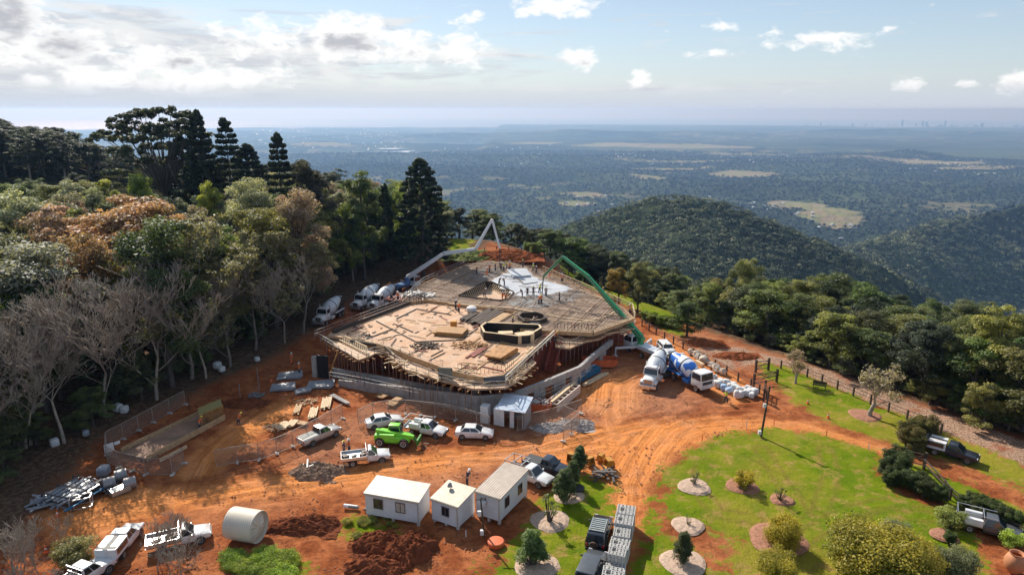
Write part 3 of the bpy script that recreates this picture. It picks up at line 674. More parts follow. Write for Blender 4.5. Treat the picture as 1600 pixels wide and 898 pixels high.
# ------------------------------------------------------------------ trees
def leaves(centers, radii, counts, size, flat=.75, up=.35, tint=None, r=None):
    """leaf-clump quads on and in lumpy clumps; returns verts, faces, tint"""
    r = r or rng; Vs, Ts = [], []
    for k, (c, rad, n) in enumerate(zip(centers, radii, counts)):
        d = r.normal(size=(n, 3)); d /= np.linalg.norm(d, axis=1)[:, None] + 1e-9
        d[:, 2] = np.abs(d[:, 2]) * r.choice([1, 1, 1, -1], n)
        q = r.random(n) ** .45; p = np.asarray(c) + d * (rad * q)[:, None] * np.array([1, 1, flat])
        nrm = d * .8 + r.normal(size=(n, 3)) * .55 + np.array([0, 0, up]); nrm /= np.linalg.norm(nrm, axis=1)[:, None]
        a = np.cross(nrm, r.normal(size=(n, 3))); a /= np.linalg.norm(a, axis=1)[:, None] + 1e-9; b = np.cross(nrm, a)
        s = size * (.55 + .9 * r.random(n)); a = a * s[:, None]; b = b * (s * .62)[:, None]
        Vs.append(np.stack([p - a, p - b * .9 + a * .1, p + a, p + b], 1).reshape(-1, 3))
        base = .5 if tint is None else tint[k]
        Ts.append(np.clip(base + (r.random(n) - .5) * .45 + .18 * (d[:, 2] * q), 0, 1))  # light from above painted in: leaves on clump tops get a paler tint
    V = np.concatenate(Vs); F = np.arange(len(V)).reshape(-1, 4); return V, F, np.concatenate(Ts)
def branch_tubes(mb, p, d, L, r, depth, rnd, spread=.6, upw=.15, tips=None, minr=.015, kids_=(2, 3), n=6, shrink=.74):
    p = Vector(p); d = Vector(d).normalized(); segs = 3 if depth > 3 else 2
    for s in range(segs):
        q = p + d * (L / segs); r2 = max(r * (.84 if depth > 0 else .7), minr)
        mb.cyl(p, q, r, r2, n, False); p = q; r = r2
        d = (d + Vector((rnd.uniform(-1, 1), rnd.uniform(-1, 1), rnd.uniform(-.6, 1))) * .2 + Vector((0, 0, upw * .3))).normalized()
        if depth > 0 and s < segs - 1 and rnd.random() < .7:
            e = (d + Vector((rnd.uniform(-1, 1), rnd.uniform(-1, 1), rnd.uniform(-.3, .8))) * spread * 1.5).normalized()
            branch_tubes(mb, p, e, L * .62, r * .5, depth - 2, rnd, spread, upw, tips, minr, kids_, 3 if depth < 4 else max(3, n - 1), shrink)
    if depth <= 0:
        if tips is not None: tips.append(p.copy())
        return
    for k in range(rnd.randint(*kids_)):
        e = (d + Vector((rnd.uniform(-1, 1), rnd.uniform(-1, 1), rnd.uniform(-.5, .8))) * spread + Vector((0, 0, upw))).normalized()
        branch_tubes(mb, p, e, L * shrink * rnd.uniform(.75, 1.15), max(r * .62, minr), depth - 1, rnd, spread, upw, tips, minr, kids_, 3 if depth < 4 else max(3, n - 1), shrink)
def raw_obj(name, me, parent): 
    o = bpy.data.objects.new(name, me); C.objects.link(o); o.parent = parent; return o
TREE = {}
def reg(kind, name, trunk_me, crown_me, h):
    e = empty(name, (0, 0, -500)); 
    if trunk_me: raw_obj('trunk', trunk_me, e)
    if crown_me: raw_obj('crown', crown_me, e)
    snap(e); TREE.setdefault(kind, []).append([e, h, False]); return e
def mb_mesh(mb, name, m):
    me = mb.mesh(name, m); me.polygons.foreach_set('use_smooth', [True] * len(me.polygons)); return me
def crown_mesh(V, F, T): return np_mesh('crown', V, F, LEAF, {'tint': ('FACE', 'FLOAT', T)})
def broad(seed, h=20, rad=6.0, base=.22, n=84, per=330, size=.155, bark=BARKD, kind='broad', name='rainforest_tree', lobes=9, low=.26):
    rnd = random.Random(seed); r = np.random.default_rng(seed)
    mb = MB(); cs, rs, ts = [], [], []
    mb.cyl((0, 0, -2), (rnd.uniform(-.3, .3), rnd.uniform(-.3, .3), h * .5), .26 + h * .006, .16, 7, False); mb.cyl((0, 0, h * .45), (0, 0, h * .85), .16, .06, 5, False)
    lob = []
    for k in range(lobes):
        f = (k + rnd.uniform(.1, .9)) / lobes; z = h * (low + (.86 - low) * f); a = k * 2.4 + rnd.uniform(-.6, .6)
        env = rad * (.62 + .42 * math.sin(math.pi * min(1, .25 + f * .8))) * (1 - .55 * f ** 4)
        q = env * rnd.uniform(.32, .66); lob.append((q * math.cos(a), q * math.sin(a), z, rad * rnd.uniform(.30, .50) * (1 - .25 * f), rnd.uniform(.28, .72)))
    lob.append((rnd.uniform(-.8, .8), rnd.uniform(-.8, .8), h * .84, rad * .42, .6))
    for (x, y, z, q, t) in lob:
        e = Vector((x, y, z - q * .3)); s0 = Vector((0, 0, max(h * .12, z - q - h * .12))); mb.cyl(s0, e, .13, .05, 4, False)
        m = max(3, n // len(lob))
        for j in range(m):
            d = r.normal(size=3); d /= np.linalg.norm(d); d[2] = abs(d[2]) * (1 if r.random() > .35 else -.8)
            c = np.array([x, y, z]) + d * q * (.7 + .45 * r.random()) * np.array([1, 1, .8]); c[2] = min(c[2], h * .97 - .2)
            cs.append(c); rs.append(rad * rnd.uniform(.13, .23) + .2); ts.append(np.clip(t + rnd.uniform(-.3, .3), 0, 1))
    V, F, T = leaves(cs, rs, [int(per * rnd.uniform(.6, 1.3)) for _ in cs], size, .75, .45, ts, r)
    return reg(kind, name, mb_mesh(mb, 'trunk', bark), crown_mesh(V, F, T), h)
def tall(seed, h=24, rad=4.2, n=150, per=170, size=.15, kind='tall', bark=BARKP, base=.25, name='gum_tree'):
    rnd = random.Random(seed); r = np.random.default_rng(seed); mb = MB(); cs, rs, ts = [], [], []
    lean = Vector((rnd.uniform(-.06, .06), rnd.uniform(-.06, .06), 1)); p = Vector((0, 0, -2)); q = lean * h * .8
    mb.cyl(p, q * .5, .34, .22, 7, False); mb.cyl(q * .5, q, .22, .07, 6, False)
    for k in range(n // 4):
        z = h * rnd.uniform(base, .97); a = rnd.uniform(0, 6.28); rr = rad * (.25 + .75 * rnd.random() ** .5) * (1.05 - 1.1 * abs(z / h - .6))
        s = lean * min(z - rr * .5, h * .8); e = Vector((rr * math.cos(a), rr * math.sin(a), z)); mb.cyl(s, e, .09, .03, 4, False); t = rnd.uniform(.25, .8)
        for j in range(4):
            cs.append(np.array(e) + r.normal(size=3) * np.array([.9, .9, 1.0])); rs.append(rnd.uniform(.6, 1.3)); ts.append(np.clip(t + rnd.uniform(-.15, .15), 0, 1))
    V, F, T = leaves(cs, rs, [per] * len(cs), size, .9, .2, ts, r)
    return reg(kind, name, mb_mesh(mb, 'trunk', bark), crown_mesh(V, F, T), h)
def bunya(seed, h=28, rad=5.5, size=.34, full=True):
    rnd = random.Random(seed); r = np.random.default_rng(seed); mb = MB(); cs, rs, ts, ns = [], [], [], []
    mb.cyl((0, 0, -2), (0, 0, h * .96), .42, .08, 8, False)
    z = h * (.22 if full else .5)
    while z < h * .98:
        f = (z / h - .2) / .8; R_ = rad * (1 - f ** 2.6) * (.75 + .3 * rnd.random()) + .5
        nb = rnd.randint(5, 7); a0 = rnd.uniform(0, 6)
        for k in range(nb):
            a = a0 + k * 6.283 / nb + rnd.uniform(-.2, .2); L = R_ * rnd.uniform(.75, 1.1); sag = -.12 + .35 * f
            e = Vector((L * math.cos(a), L * math.sin(a), z + L * sag)); mb.cyl((0, 0, z), e, .07, .03, 4, False)
            for j, q in enumerate((.55, .8, 1.0)):
                if q < .7 and f > .8: continue
                cs.append(np.array((0, 0, z)) * (1 - q) + np.array(e) * q); rs.append((.42 + .3 * q) * (1 if full else .8)); ns.append(int(45 + 60 * q)); ts.append(rnd.uniform(.2, .6))
        z += h * .042 * rnd.uniform(.8, 1.15)
    for j in range(5): cs.append(np.array((rnd.uniform(-.6, .6), rnd.uniform(-.6, .6), h * rnd.uniform(.95, 1)))); rs.append(.8); ns.append(120); ts.append(.5)
    V, F, T = leaves(cs, rs, ns, size, .7, .2, ts, r)
    return reg('bunya', 'bunya_pine', mb_mesh(mb, 'trunk', BARKD), crown_mesh(V, F, T), h)
def umbrella(seed, h=30, rad=11):
    rnd = random.Random(seed); r = np.random.default_rng(seed); mb = MB(); tips = []; cs, rs, ts = [], [], []
    mb.cyl((0, 0, -2), (0, 0, h * .4), .7, .5, 9, False)
    for k in range(34):
        a = k * 2.399; q = rad * math.sqrt((k + .5) / 34) * rnd.uniform(.85, 1.05); z = h * (.97 - .20 * (q / rad) ** 2) - (rnd.random() < .55) * rnd.uniform(2.5, 15)
        e = Vector((q * math.cos(a), q * math.sin(a), z)); m_ = Vector((q * .45 * math.cos(a), q * .45 * math.sin(a), h * .62))
        mb.cyl((0, 0, h * .38), m_, .24, .16, 5, False); mb.cyl(m_, e, .15, .05, 5, False); t = rnd.uniform(.3, .7)
        for j in range(7): cs.append(np.array(e) + r.normal(size=3) * np.array([1.5, 1.5, .35])); rs.append(rnd.uniform(.7, 1.2)); ts.append(t)
    V, F, T = leaves(cs, rs, [150] * len(cs), .24, .6, .5, ts, r)
    return reg('umbrella', 'fig_tree', mb_mesh(mb, 'trunk', BARKD), crown_mesh(V, F, T), h)
def bare(seed, h=20, spread=.55, depth=5, kind='bare', bark=TWIG, L=None, r0=.135, minr=.019, name='leafless_tree', leafy=0, kk=(2, 3), upw=.22):
    rnd = random.Random(seed); mb = MB(); tips = []
    L = L or h * .22
    mb.cyl((0, 0, -2), (0, 0, .2), r0 * 1.15, r0, 8, False)
    branch_tubes(mb, (0, 0, 0), (rnd.uniform(-.1, .1), rnd.uniform(-.1, .1), 1), L, r0, depth, rnd, spread, upw, tips, minr, kk, 7)
    zt = max(v[2] for v in mb.v); f = h / zt; mb.v = [(a * f, b * f, c * f if c > 0 else c) for a, b, c in mb.v]
    cr = None
    if leafy:
        r = np.random.default_rng(seed); pk = [np.array(t) * f for t in tips if rnd.random() < leafy]
        V, F, T = leaves(pk, [.6] * len(pk), [22] * len(pk), .13, .9, .2, [rnd.uniform(.3, .8) for _ in pk], r); cr = crown_mesh(V, F, T)
    print(name, len(mb.f), len(tips))
    return reg(kind, name, mb_mesh(mb, 'trunk', bark), cr, h)
def bush(seed, h=2.0, rad=1.3, n=26, per=260, size=.06, kind='bush', name='shrub', stem=BARKD, cone=0., up=.3):
    rnd = random.Random(seed); r = np.random.default_rng(seed); mb = MB(); cs, rs, ts = [], [], []
    for k in range(n):
        z = h * rnd.uniform(.22, .9); a = k * 2.4; q = rad * (rnd.random() ** .5) * .75 * (1 - cone * z / h); e = Vector((q * math.cos(a), q * math.sin(a), z))
        mb.cyl((rnd.uniform(-.05, .05), rnd.uniform(-.05, .05), -.2), e, .045, .012, 4, False); cs.append(np.array(e)); rs.append(rad * rnd.uniform(.26, .42) * (1 - .5 * cone * z / h)); ts.append(rnd.uniform(.25, .8))
    V, F, T = leaves(cs, rs, [per] * len(cs), size, .85, up, ts, r)
    return reg(kind, name, mb_mesh(mb, 'trunk', stem), crown_mesh(V, F, T), h)
def palm(seed, h=9):
    rnd = random.Random(seed); mb = MB(); mb.cyl((0, 0, -1), (0, 0, h * .75), .16, .12, 8, False); V, T = [], []
    for k in range(16):
        a = k * 2.4; el = rnd.uniform(.1, 1.1); p = np.array([0, 0, h * .75]); d = np.array([math.cos(a) * math.cos(el), math.sin(a) * math.cos(el), math.sin(el)])
        side = np.array([-math.sin(a), math.cos(a), 0])
        for s in range(9):
            q = p + d * h * .036 * 1.2; 
            for sg in (-1, 1):
                for u in (0, .5):
                    b0 = p + (q - p) * u; tip = b0 + side * sg * (.55 * math.sin(.35 + s * .3)) + d * .12 - np.array([0, 0, .18]); w = (q - p) * .22
                    V += [b0, b0 + w, tip + w * .3, tip]; T.append(rnd.uniform(.4, .8))
            p = q; d = d + np.array([0, 0, -.11]); d /= np.linalg.norm(d)
    V = np.array(V); return reg('palm', 'palm_tree', mb_mesh(mb, 'trunk', BARK), crown_mesh(V, np.arange(len(V)).reshape(-1, 4), np.array(T)), h)
for s in range(6): broad(10 + s, h=20, rad=5.2 + .3 * s, lobes=9 + s % 4)
for s in range(4): broad(30 + s, h=10, rad=4.0, n=56, per=280, size=.125, kind='mid', lobes=7, low=.2)
for s in range(4): tall(40 + s)
bunya(50); bunya(51, h=28, rad=4.6); bunya(52, h=30, rad=4.2, full=False)
umbrella(55)
for s in range(4): bare(60 + s, h=20, depth=7, spread=.62 + .08 * s, upw=.14)
for s in range(2): bare(66 + s, h=18, depth=6, leafy=.6, kind='thinleaf', spread=.6, bark=BARKP)
for s in range(2): bare(70 + s, h=6, depth=6, spread=.8, kind='spread', name='deciduous_tree', bark=TWIG, r0=.24, leafy=.14, L=1.5, upw=.06, minr=.014)
for s in range(2): bare(74 + s, h=4.5, depth=6, spread=.75, kind='twiggy', name='leafless_shrub', r0=.05, minr=.008, L=1.2)
for s in range(3): bush(80 + s)
for s in range(2): bush(84 + s, h=3.6, rad=1.3, n=64, per=210, size=.055, kind='cone', name='young_conifer', cone=.85)
for s in range(2): bush(87 + s, h=2.6, rad=1.9, n=90, per=260, size=.055, kind='wide', name='flowering_shrub')
bush(90, h=3.0, rad=1.25, n=44, per=380, size=.06, kind='hedge', name='hedge_shrub'); bush(91, h=3.0, rad=1.3, n=44, per=380, size=.06, kind='hedge', name='hedge_shrub')
bush(92, h=2.2, rad=.6, n=14, per=50, size=.045, kind='sapling', name='sapling'); bush(93, h=2.4, rad=.55, n=12, per=40, size=.045, kind='sapling', name='sapling')
bush(94, h=1.0, rad=1.5, n=40, per=200, size=.06, kind='low', name='weed_clump')
palm(95)
def plant(kind, x, y, h, col, label, cat='tree', group=None, rz=None, wide=1., z=None, idx=None, name=None):
    lst = TREE[kind]; k = random.randrange(len(lst)) if idx is None else idx % len(lst)
    e, h0, used = lst[k]; s = h / h0
    rz = random.uniform(0, 6.28) if rz is None else rz; z = gz(x, y) - .15 if z is None else z
    o = dup(e, (x, y, z), rz, label, cat, group, (s * wide, s * wide, s), col)
    if name: o.name = name
    return o
def drop_templates():
    for lst in TREE.values():
        for e, h, u in lst:
            for c in kids(e): bpy.data.objects.remove(c)
            bpy.data.objects.remove(e)
# ------------------------------------------------------------------ planting the forests
GREY = (.17, .165, .11); OLIVE = (.15, .155, .045); YEL = (.25, .27, .045); DARK = (.040, .052, .028); MIDG = (.085, .115, .035); PINK = (.26, .195, .14); ORA = (.34, .21, .11); PALE = (.26, .265, .165); SAGE = (.18, .19, .115)
CN = {GREY: 'grey-green', OLIVE: 'olive', YEL: 'yellow-green', DARK: 'dark green', MIDG: 'mid green', PINK: 'pinkish brown', ORA: 'orange-leaved', PALE: 'pale green', SAGE: 'sage green'}
def jit(c, a=.18): 
    k = 1 + random.uniform(-a, a); return tuple(max(.005, v * k * (1 + random.uniform(-.08, .08))) for v in c)
def top_h(x, y, prof):
    px = 800 + FPX * x / (y * math.cos(R(PITCH)) + 9)
    py = float(np.interp(px, [p[0] for p in prof], [p[1] for p in prof]))
    v = (py - 449) / FPX; tn = (math.sin(R(PITCH)) + v * math.cos(R(PITCH))) / (math.cos(R(PITCH)) - v * math.sin(R(PITCH)))
    return CAMH - y * tn, px
def poisson(poly, dmin, n, seed, extra=None):
    r = random.Random(seed); xs = [p[0] for p in poly]; ys = [p[1] for p in poly]; out = []
    P2 = np.array(poly)
    cand = np.array([(r.uniform(min(xs), max(xs)), r.uniform(min(ys), max(ys))) for _ in range(n)])
    ok = sdf(P2, cand[:, 0], cand[:, 1]) > 0
    for x, y in cand[ok]:
        if all((x - a) ** 2 + (y - b) ** 2 > dmin * dmin for a, b in out): out.append((x, y))
    return out
def place_top(kind, px, py, y, col, label, cat='tree', wide=1., idx=None, rz=None, group=None, name=None):
    t = PY(px, py, y); g = gz(t.x, t.y); return plant(kind, t.x, t.y, t.z - g + .15, col, label, cat, group, rz, wide, g - .15, idx, name)
FEATURE = []
def feat(kind, px, py, y, col, label, wide=1., idx=None, rz=None):
    o = place_top(kind, px, py, y, col, label, 'tree', wide, idx, rz); FEATURE.append((o.location.x, o.location.y, (6.5 if 'orange' in label else 3.2) if kind != 'umbrella' else 6)); return o
feat('umbrella', 240, 166, 150, (.05, .06, .03), 'huge dark fig tree with umbrella crown, highest on the skyline', 1.0)
feat('bunya', 305, 175, 148, (.035, .045, .025), 'tall dark pine with tufted top just right of the huge fig', .72, 1)
feat('bunya', 350, 187, 152, (.035, .045, .025), 'dark pine with rounded tufted top, second right of the huge fig', .85, 2)
feat('bunya', 432, 211, 146, (.04, .05, .03), 'dark pine with open pompom top standing alone against the valley', .8, 2)
feat('bunya', 656, 251, 152, (.035, .05, .028), 'large dome-topped dark pine above the white pump boom', 1.15, 0)
feat('bunya', 600, 288, 158, (.035, .05, .022), 'narrow dark pine left of the dome-topped pine', .62, 1)
feat('bunya', 280, 215, 158, (.03, .04, .025), 'dark pine mass below and right of the huge fig', 1.1, 0)
feat('bunya', 385, 228, 160, (.03, .04, .025), 'broad dark pine between the tufted pines and the lone pompom pine', 1.1, 0)
feat('broad', 478, 236, 142, (.045, .045, .03), 'dark bronze-leaved rounded tree at the skyline left of the dome-topped pine', .8)
feat('broad', 180, 297, 104, ORA, 'broad orange-leaved tree in the middle of the left forest', 1.6, 3)
feat('broad', 235, 305, 106, (.31, .20, .10), 'orange-leaved tree touching the broad orange tree on its right', 1.1, 1)
feat('broad', 130, 352, 92, (.31, .20, .10), 'lower orange-leaved tree in front of the broad orange tree', .95, 2)
feat('broad', 390, 275, 128, PALE, 'pale flowering broad tree on the canopy ridge below the lone pompom pine', .9)
feat('broad', 325, 276, 132, YEL, 'bright yellow-green tree at the top of the left canopy', .7)
feat('broad', 460, 292, 120, PINK, 'pinkish brown tree high in the left canopy', .9)
feat('broad', 215, 268, 140, (.15, .2, .03), 'yellow-green tree under the huge fig', .7)
feat('broad', 30, 378, 84, (.20, .20, .15), 'big pale grey-green crown at the left picture edge', 1.5, 4)
feat('broad', 300, 312, 116, (.20, .17, .13), 'pinkish grey crown right of the orange tree', .8)
feat('broad', 560, 258, 150, MIDG, 'mid green tree on the skyline left of the dome-topped pine', .9)
feat('tall', 630, 298, 160, (.16, .21, .04), 'slender light green tree with drooping leaves right of the narrow pine', 1.0)
feat('tall', 545, 322, 148, (.17, .21, .04), 'light green drooping tree above the left concrete mixers', 1.1)
feat('tall', 505, 330, 142, (.16, .2, .05), 'tall light olive tree above the left corner of the slab', 1.1)
# leafless trees along the left edge of the yard
for i, (px, py, b, kd, lb) in enumerate([
    (205, 395, (245, 624), 'bare', 'tall leafless tree with forked pale trunk behind the fenced footing trench'), (150, 415, (165, 650), 'bare', 'wide leafless tree left of the forked tree'), (45, 470, (40, 700), 'bare', 'leafless tree with dense twigs near the left picture edge'),
    (410, 365, (400, 545), 'thinleaf', 'thin grey tree with sparse leaves above the access track'), (480, 370, (474, 520), 'thinleaf', 'thin sparse tree beside the left slab corner'), (330, 430, (322, 590), 'bare', 'small leafless tree behind the stacked white bags'),
    (95, 450, (100, 690), 'bare', 'leafless tree over the white bag at far left'), (300, 340, (300, 590), 'thinleaf', 'tall thin-leaved tree in the front of the left forest'), (-20, 480, (-30, 730), 'bare', 'leafless tree cut by the left picture edge'),
    (355, 400, (360, 572), 'thinleaf', 'spindly pale-trunked tree over the track'), (440, 395, (445, 535), 'bare', 'small leafless tree leaning over the track near the slab')]):
    g = PG(*b); t = PY(px, py, g.y); h = min(max(t.z - g.z, 8), 24)
    plant(kd, g.x, g.y, h, (.16, .15, .07), lb, 'tree', None, None, 1.35, idx=i); FEATURE.append((g.x, g.y, 1.5))
for j in range(7):
    x = random.uniform(-70, -56); y = random.uniform(52, 96); plant('bare', x, y, random.uniform(11, 19), (.2, .2, .1), 'leafless tree in the grey tangle at the left picture edge', 'tree', 'leafless trees at the left edge', None, 1.3)
for j in range(15):
    b = PG(random.uniform(-10, 110) if j < 9 else random.uniform(225, 330), random.uniform(850, 960)); plant('twiggy', b.x, b.y, random.uniform(3, 5.5), (.2, .2, .1), 'pale leafless twiggy shrub in the bottom left corner', 'shrub', 'leafless shrubs in the bottom left corner', None, 1.2)
SK1 = [(-300, 300), (-100, 292), (0, 288), (60, 278), (150, 268), (220, 292), (270, 294), (330, 292), (380, 288), (420, 275), (470, 265), (520, 268), (560, 265), (600, 272), (640, 280), (680, 300), (720, 322), (760, 322), (800, 345), (860, 352), (900, 364), (950, 380), (1000, 402), (1050, 415), (1100, 440)]
SK2 = [(-300, 120), (-100, 160), (0, 176), (60, 194), (120, 198), (145, 216), (200, 222), (260, 240), (400, 250), (500, 262)]
SKR = [(1000, 405), (1040, 452), (1100, 446), (1140, 440), (1230, 446), (1300, 440), (1380, 430), (1450, 426), (1520, 438), (1600, 430), (1800, 430), (2000, 420)]
FL = [(P(px, py).x, P(px, py).y) for px, py in ((700, 398), (640, 414), (600, 428), (560, 440), (520, 455), (485, 482), (430, 535), (330, 592), (240, 632), (150, 680), (90, 730), (60, 800), (20, 840), (-60, 900))]
POLY_L = FL + [(-75, 30), (-160, 60), (-190, 185), (-120, 200), (-40, 205), (-12, 192), (-14, 176)]
def near_feat(x, y, k=1.): return any((x - a) ** 2 + (y - b) ** 2 < (q * k) ** 2 for a, b, q in FEATURE)
def fill(poly, dmin, n, seed, prof, hr, cols, kinds, zone, group, cap=999, drop=4.0, px_rng=(-140, 1740), wide=1.1, edge=None, hmin=5, name=None):
    cnt = 0
    pts = sorted(poisson(poly, dmin, n, seed), key=lambda p: p[1])
    for (x, y) in pts:
        if cnt >= cap: break
        if near_feat(x, y): continue
        if seed == 1 and x > -61 and y < 86: continue
        zt, px = top_h(x, y, prof)
        if not (px_rng[0] < px < px_rng[1]): continue
        g = gz(x, y); h = min(random.uniform(*hr), zt - g - random.uniform(0, drop))
        if edge: h = edge(x, y, h)
        if h < hmin: continue
        c = random.choice(cols); kd = random.choice(kinds)
        plant('mid' if (h < 11 and kd == 'broad') else kd, x, y, h, jit(c), f"{CN.get(c, 'green')} {dict(broad='round-crowned', mid='round-crowned', tall='slender', bunya='dark conical')[kd]} tree {zone}", 'tree', group, None, wide * (1.25 if kd == 'tall' else 1.) * (1.15 if h < 14 else 1), name=name if kd != 'tall' else None); cnt += 1
    return cnt
n1 = fill(POLY_L, 6.0, 6000, 1, SK1, (17, 25), [GREY, OLIVE, OLIVE, MIDG, MIDG, PALE, SAGE, SAGE, PINK, YEL, DARK], ['broad', 'broad', 'broad', 'tall'], 'in the forest canopy left of the building site', 'trees of the left forest', 200)
POLY_B = [(-330, 190), (-190, 188), (-120, 203), (-75, 210), (-60, 240), (-110, 300), (-200, 340), (-330, 340)]
n2 = fill(POLY_B, 6.5, 9000, 2, SK2, (17, 24), [DARK], ['broad', 'tall', 'broad'], 'on the shaded hill at far left', 'trees of the far left hill', 150, 3, wide=1.3, name='hill_tree')
POLY_R2 = [(-60, 206), (-30, 200), (-8, 186), (12, 180), (24, 166), (34, 158), (52, 152), (70, 190), (60, 240), (0, 245), (-60, 240)]
n3 = fill(POLY_R2, 6.2, 3000, 3, SK1, (11, 17), [DARK, DARK, MIDG, (.055, .065, .03)], ['broad'], 'beyond the far end of the slab', 'trees behind the slab', 60, 2, wide=1.25, name='ridge_tree')
def rp(d, s):       # along the right-hand fence: d metres beyond it, s metres along it towards the viewpoint
    return (39 + .83 * d + .55 * s, 97 + .55 * d - .83 * s)
POLY_R = [rp(11, 0), rp(9, 12), rp(9, 45), rp(8, 75), rp(60, 80), rp(120, 40), rp(150, -20), rp(120, -75), rp(60, -80), rp(34, -62), rp(22, -42), rp(12, -22), rp(14, -10)]
def redge(x, y, h):
    d = (x - 39) * .83 + (y - 97) * .55
    return min(h * (1.25 if random.random() < .25 else 1), 5.5 + .42 * (d - 9) + random.uniform(0, 3) + (4 if x > 56 else 0))
n4 = fill(POLY_R, 5.3, 9000, 4, SKR, (9, 15), [OLIVE, MIDG, MIDG, (.085, .10, .04), (.06, .075, .03), DARK, (.14, .15, .045)], ['broad'], 'in the forest beyond the right-hand fence', 'trees of the right forest', 190, 1.5, wide=1.3, edge=redge, hmin=3.4, name='forest_tree')
feat('broad', 1172, 398, 138, (.16, .17, .06), 'tall spreading yellowish gum rising above the right forest', .9, 5)
feat('broad', 1000, 405, 128, (.15, .15, .06), 'olive tree directly behind the green pump boom', 1.0, 2)
feat('mid', 968, 418, 132, (.22, .16, .04), 'small golden-brown tree just left of the olive tree behind the green boom', .9)
b_ = PG(1073, 524); plant('mid', b_.x, b_.y, 6.3, (.055, .085, .02), 'dense dark green round tree at the fence past the white station wagon', 'tree', None, None, 1.35)
feat('broad', 1575, 470, 84, (.22, .22, .06), 'yellow-green feathery tree at the right picture edge', 1.1)
feat('broad', 1500, 520, 86, (.10, .11, .04), 'olive round tree left of the feathery tree at the right edge', 1.0)
feat('mid', 1548, 600, 78, (.20, .19, .06), 'pale olive bush-tree below the feathery tree at the right edge', 1.2)
# undergrowth that closes the forest edge
k = 0
for i in range(len(FL) - 1):
    a, b = Vector(FL[i]), Vector(FL[i + 1]); n = max(1, int((b - a).length / 2.2))
    for j in range(n):
        p = a.lerp(b, (j + random.random()) / n) + Vector((-random.uniform(1.5, 9), random.uniform(-.5, 3)))
        if p.y < 60: continue
        plant('mid', p.x, p.y, random.uniform(2.6, 5.5), jit(random.choice([(.09, .11, .045), (.12, .14, .05), (.16, .16, .08)])), 'low leafy scrub tree under the leafless trees along the left forest edge', 'tree', 'low scrub along the left forest edge', None, 1.5, name='scrub_tree')
for i in range(len(FL) - 1):
    a, b = Vector(FL[i]), Vector(FL[i + 1]); n = max(1, int((b - a).length / 4.2))
    for j in range(n):
        p = a.lerp(b, (j + random.random()) / n) + Vector((-random.uniform(6, 13), random.uniform(0, 4)))
        if p.y < 66: continue
        c = random.choice([SAGE, OLIVE, GREY, MIDG, PALE, YEL]); zt, px = top_h(p.x, p.y, SK1); plant(random.choice(['tall', 'tall', 'broad']), p.x, p.y, min(random.uniform(13, 19), zt), jit(c), f'{CN[c]} leafy tree in the front wall of the left forest', 'tree', 'front trees of the left forest', None, 1.3)
for i in range(len(FL) - 1):
    a, b = Vector(FL[i]), Vector(FL[i + 1]); L = (b - a).length; n = max(1, int(L / 3.0))
    for j in range(n):
        p = a.lerp(b, (j + random.random()) / n) + Vector((-random.uniform(1.5, 8), random.uniform(.5, 4)))
        if p.y < 84: continue
        plant('mid', p.x, p.y, random.uniform(5, 13), jit(random.choice([(.06, .08, .035), (.10, .115, .05), (.13, .14, .07)])), 'dark leafy undergrowth tree at the shaded foot of the left forest', 'tree', 'undergrowth along the left forest edge', None, 1.25, name='understorey_tree'); k += 1
for (s, n) in ((-16, 0),):
    for j in range(34):
        s = -30 + j * 3.1; d = random.uniform(8.5, 12.5) + (6 if s < -14 else 0)
        x, y = rp(d, s); plant('mid', x, y, random.uniform(2.2, 4.6), jit(random.choice([MIDG, OLIVE, GREY])), 'low leafy scrub tree on the edge of the right forest above the mulch bank', 'tree', 'scrub along the right forest edge', None, 1.4, name='scrub_tree')
print('TREES', n1, n2, n3, n4, k)
# wooded hills: crowns nobody could count
def hill_woods(name, r0, r1, px0, px1, spacing, nq, size, crown, seed, cols, hz_test, cap, flat=.7):
    r = np.random.default_rng(seed); N = int(cap * 6)
    th = np.arctan((r.uniform(px0, px1, N) - 800) / FPX); rr = np.sqrt(r.uniform(r0 ** 2, r1 ** 2, N)); x, y = rr * np.sin(th), rr * np.cos(th)
    z = H(x, y); d = 14.0
    # keep what faces the viewpoint
    zx = H(x * (1 - d / rr), y * (1 - d / rr)); slope = (z - zx) / d
    ok = hz_test(x, y, z) & (slope > (z - CAMH) / rr - .06)
    x, y, z = x[ok], y[ok], z[ok]
    key = np.floor(x / spacing).astype(int) * 100000 + np.floor(y / spacing).astype(int); _, iu = np.unique(key, return_index=True); x, y, z = x[iu], y[iu], z[iu]
    if len(x) > cap: s = r.choice(len(x), cap, False); x, y, z = x[s], y[s], z[s]
    n = len(x); cr = crown * (.4 + 1.2 * r.random(n) ** 1.3); t = r.random(n) ** 1.4 * .95
    C0 = np.stack([x, y, z + cr * .7], 1)
    dd = r.normal(size=(n, nq, 3)); dd /= np.linalg.norm(dd, axis=2)[:, :, None]; dd[:, :, 2] = np.abs(dd[:, :, 2])
    p = C0[:, None, :] + dd * (cr[:, None] * (.75 + .3 * r.random((n, nq))))[:, :, None] * np.array([1, 1, flat])
    nr = dd + r.normal(size=(n, nq, 3)) * .35; nr /= np.linalg.norm(nr, axis=2)[:, :, None]
    a = np.cross(nr, r.normal(size=(n, nq, 3))); a /= np.linalg.norm(a, axis=2)[:, :, None]; b = np.cross(nr, a); s = size * (.6 + .8 * r.random((n, nq, 1)))
    V = np.stack([p - a * s, p - b * s * .8, p + a * s, p + b * s * .8], 2).reshape(-1, 3); F = np.arange(len(V)).reshape(-1, 4)
    T = np.clip(t[:, None] + .25 * (r.random((n, nq)) - .5), 0, 1).ravel()
    o = link(name, np_mesh(name, V, F, LEAFFAR, {'tint': ('FACE', 'FLOAT', T)}), kind='stuff'); o.color = (*cols, 1); return n
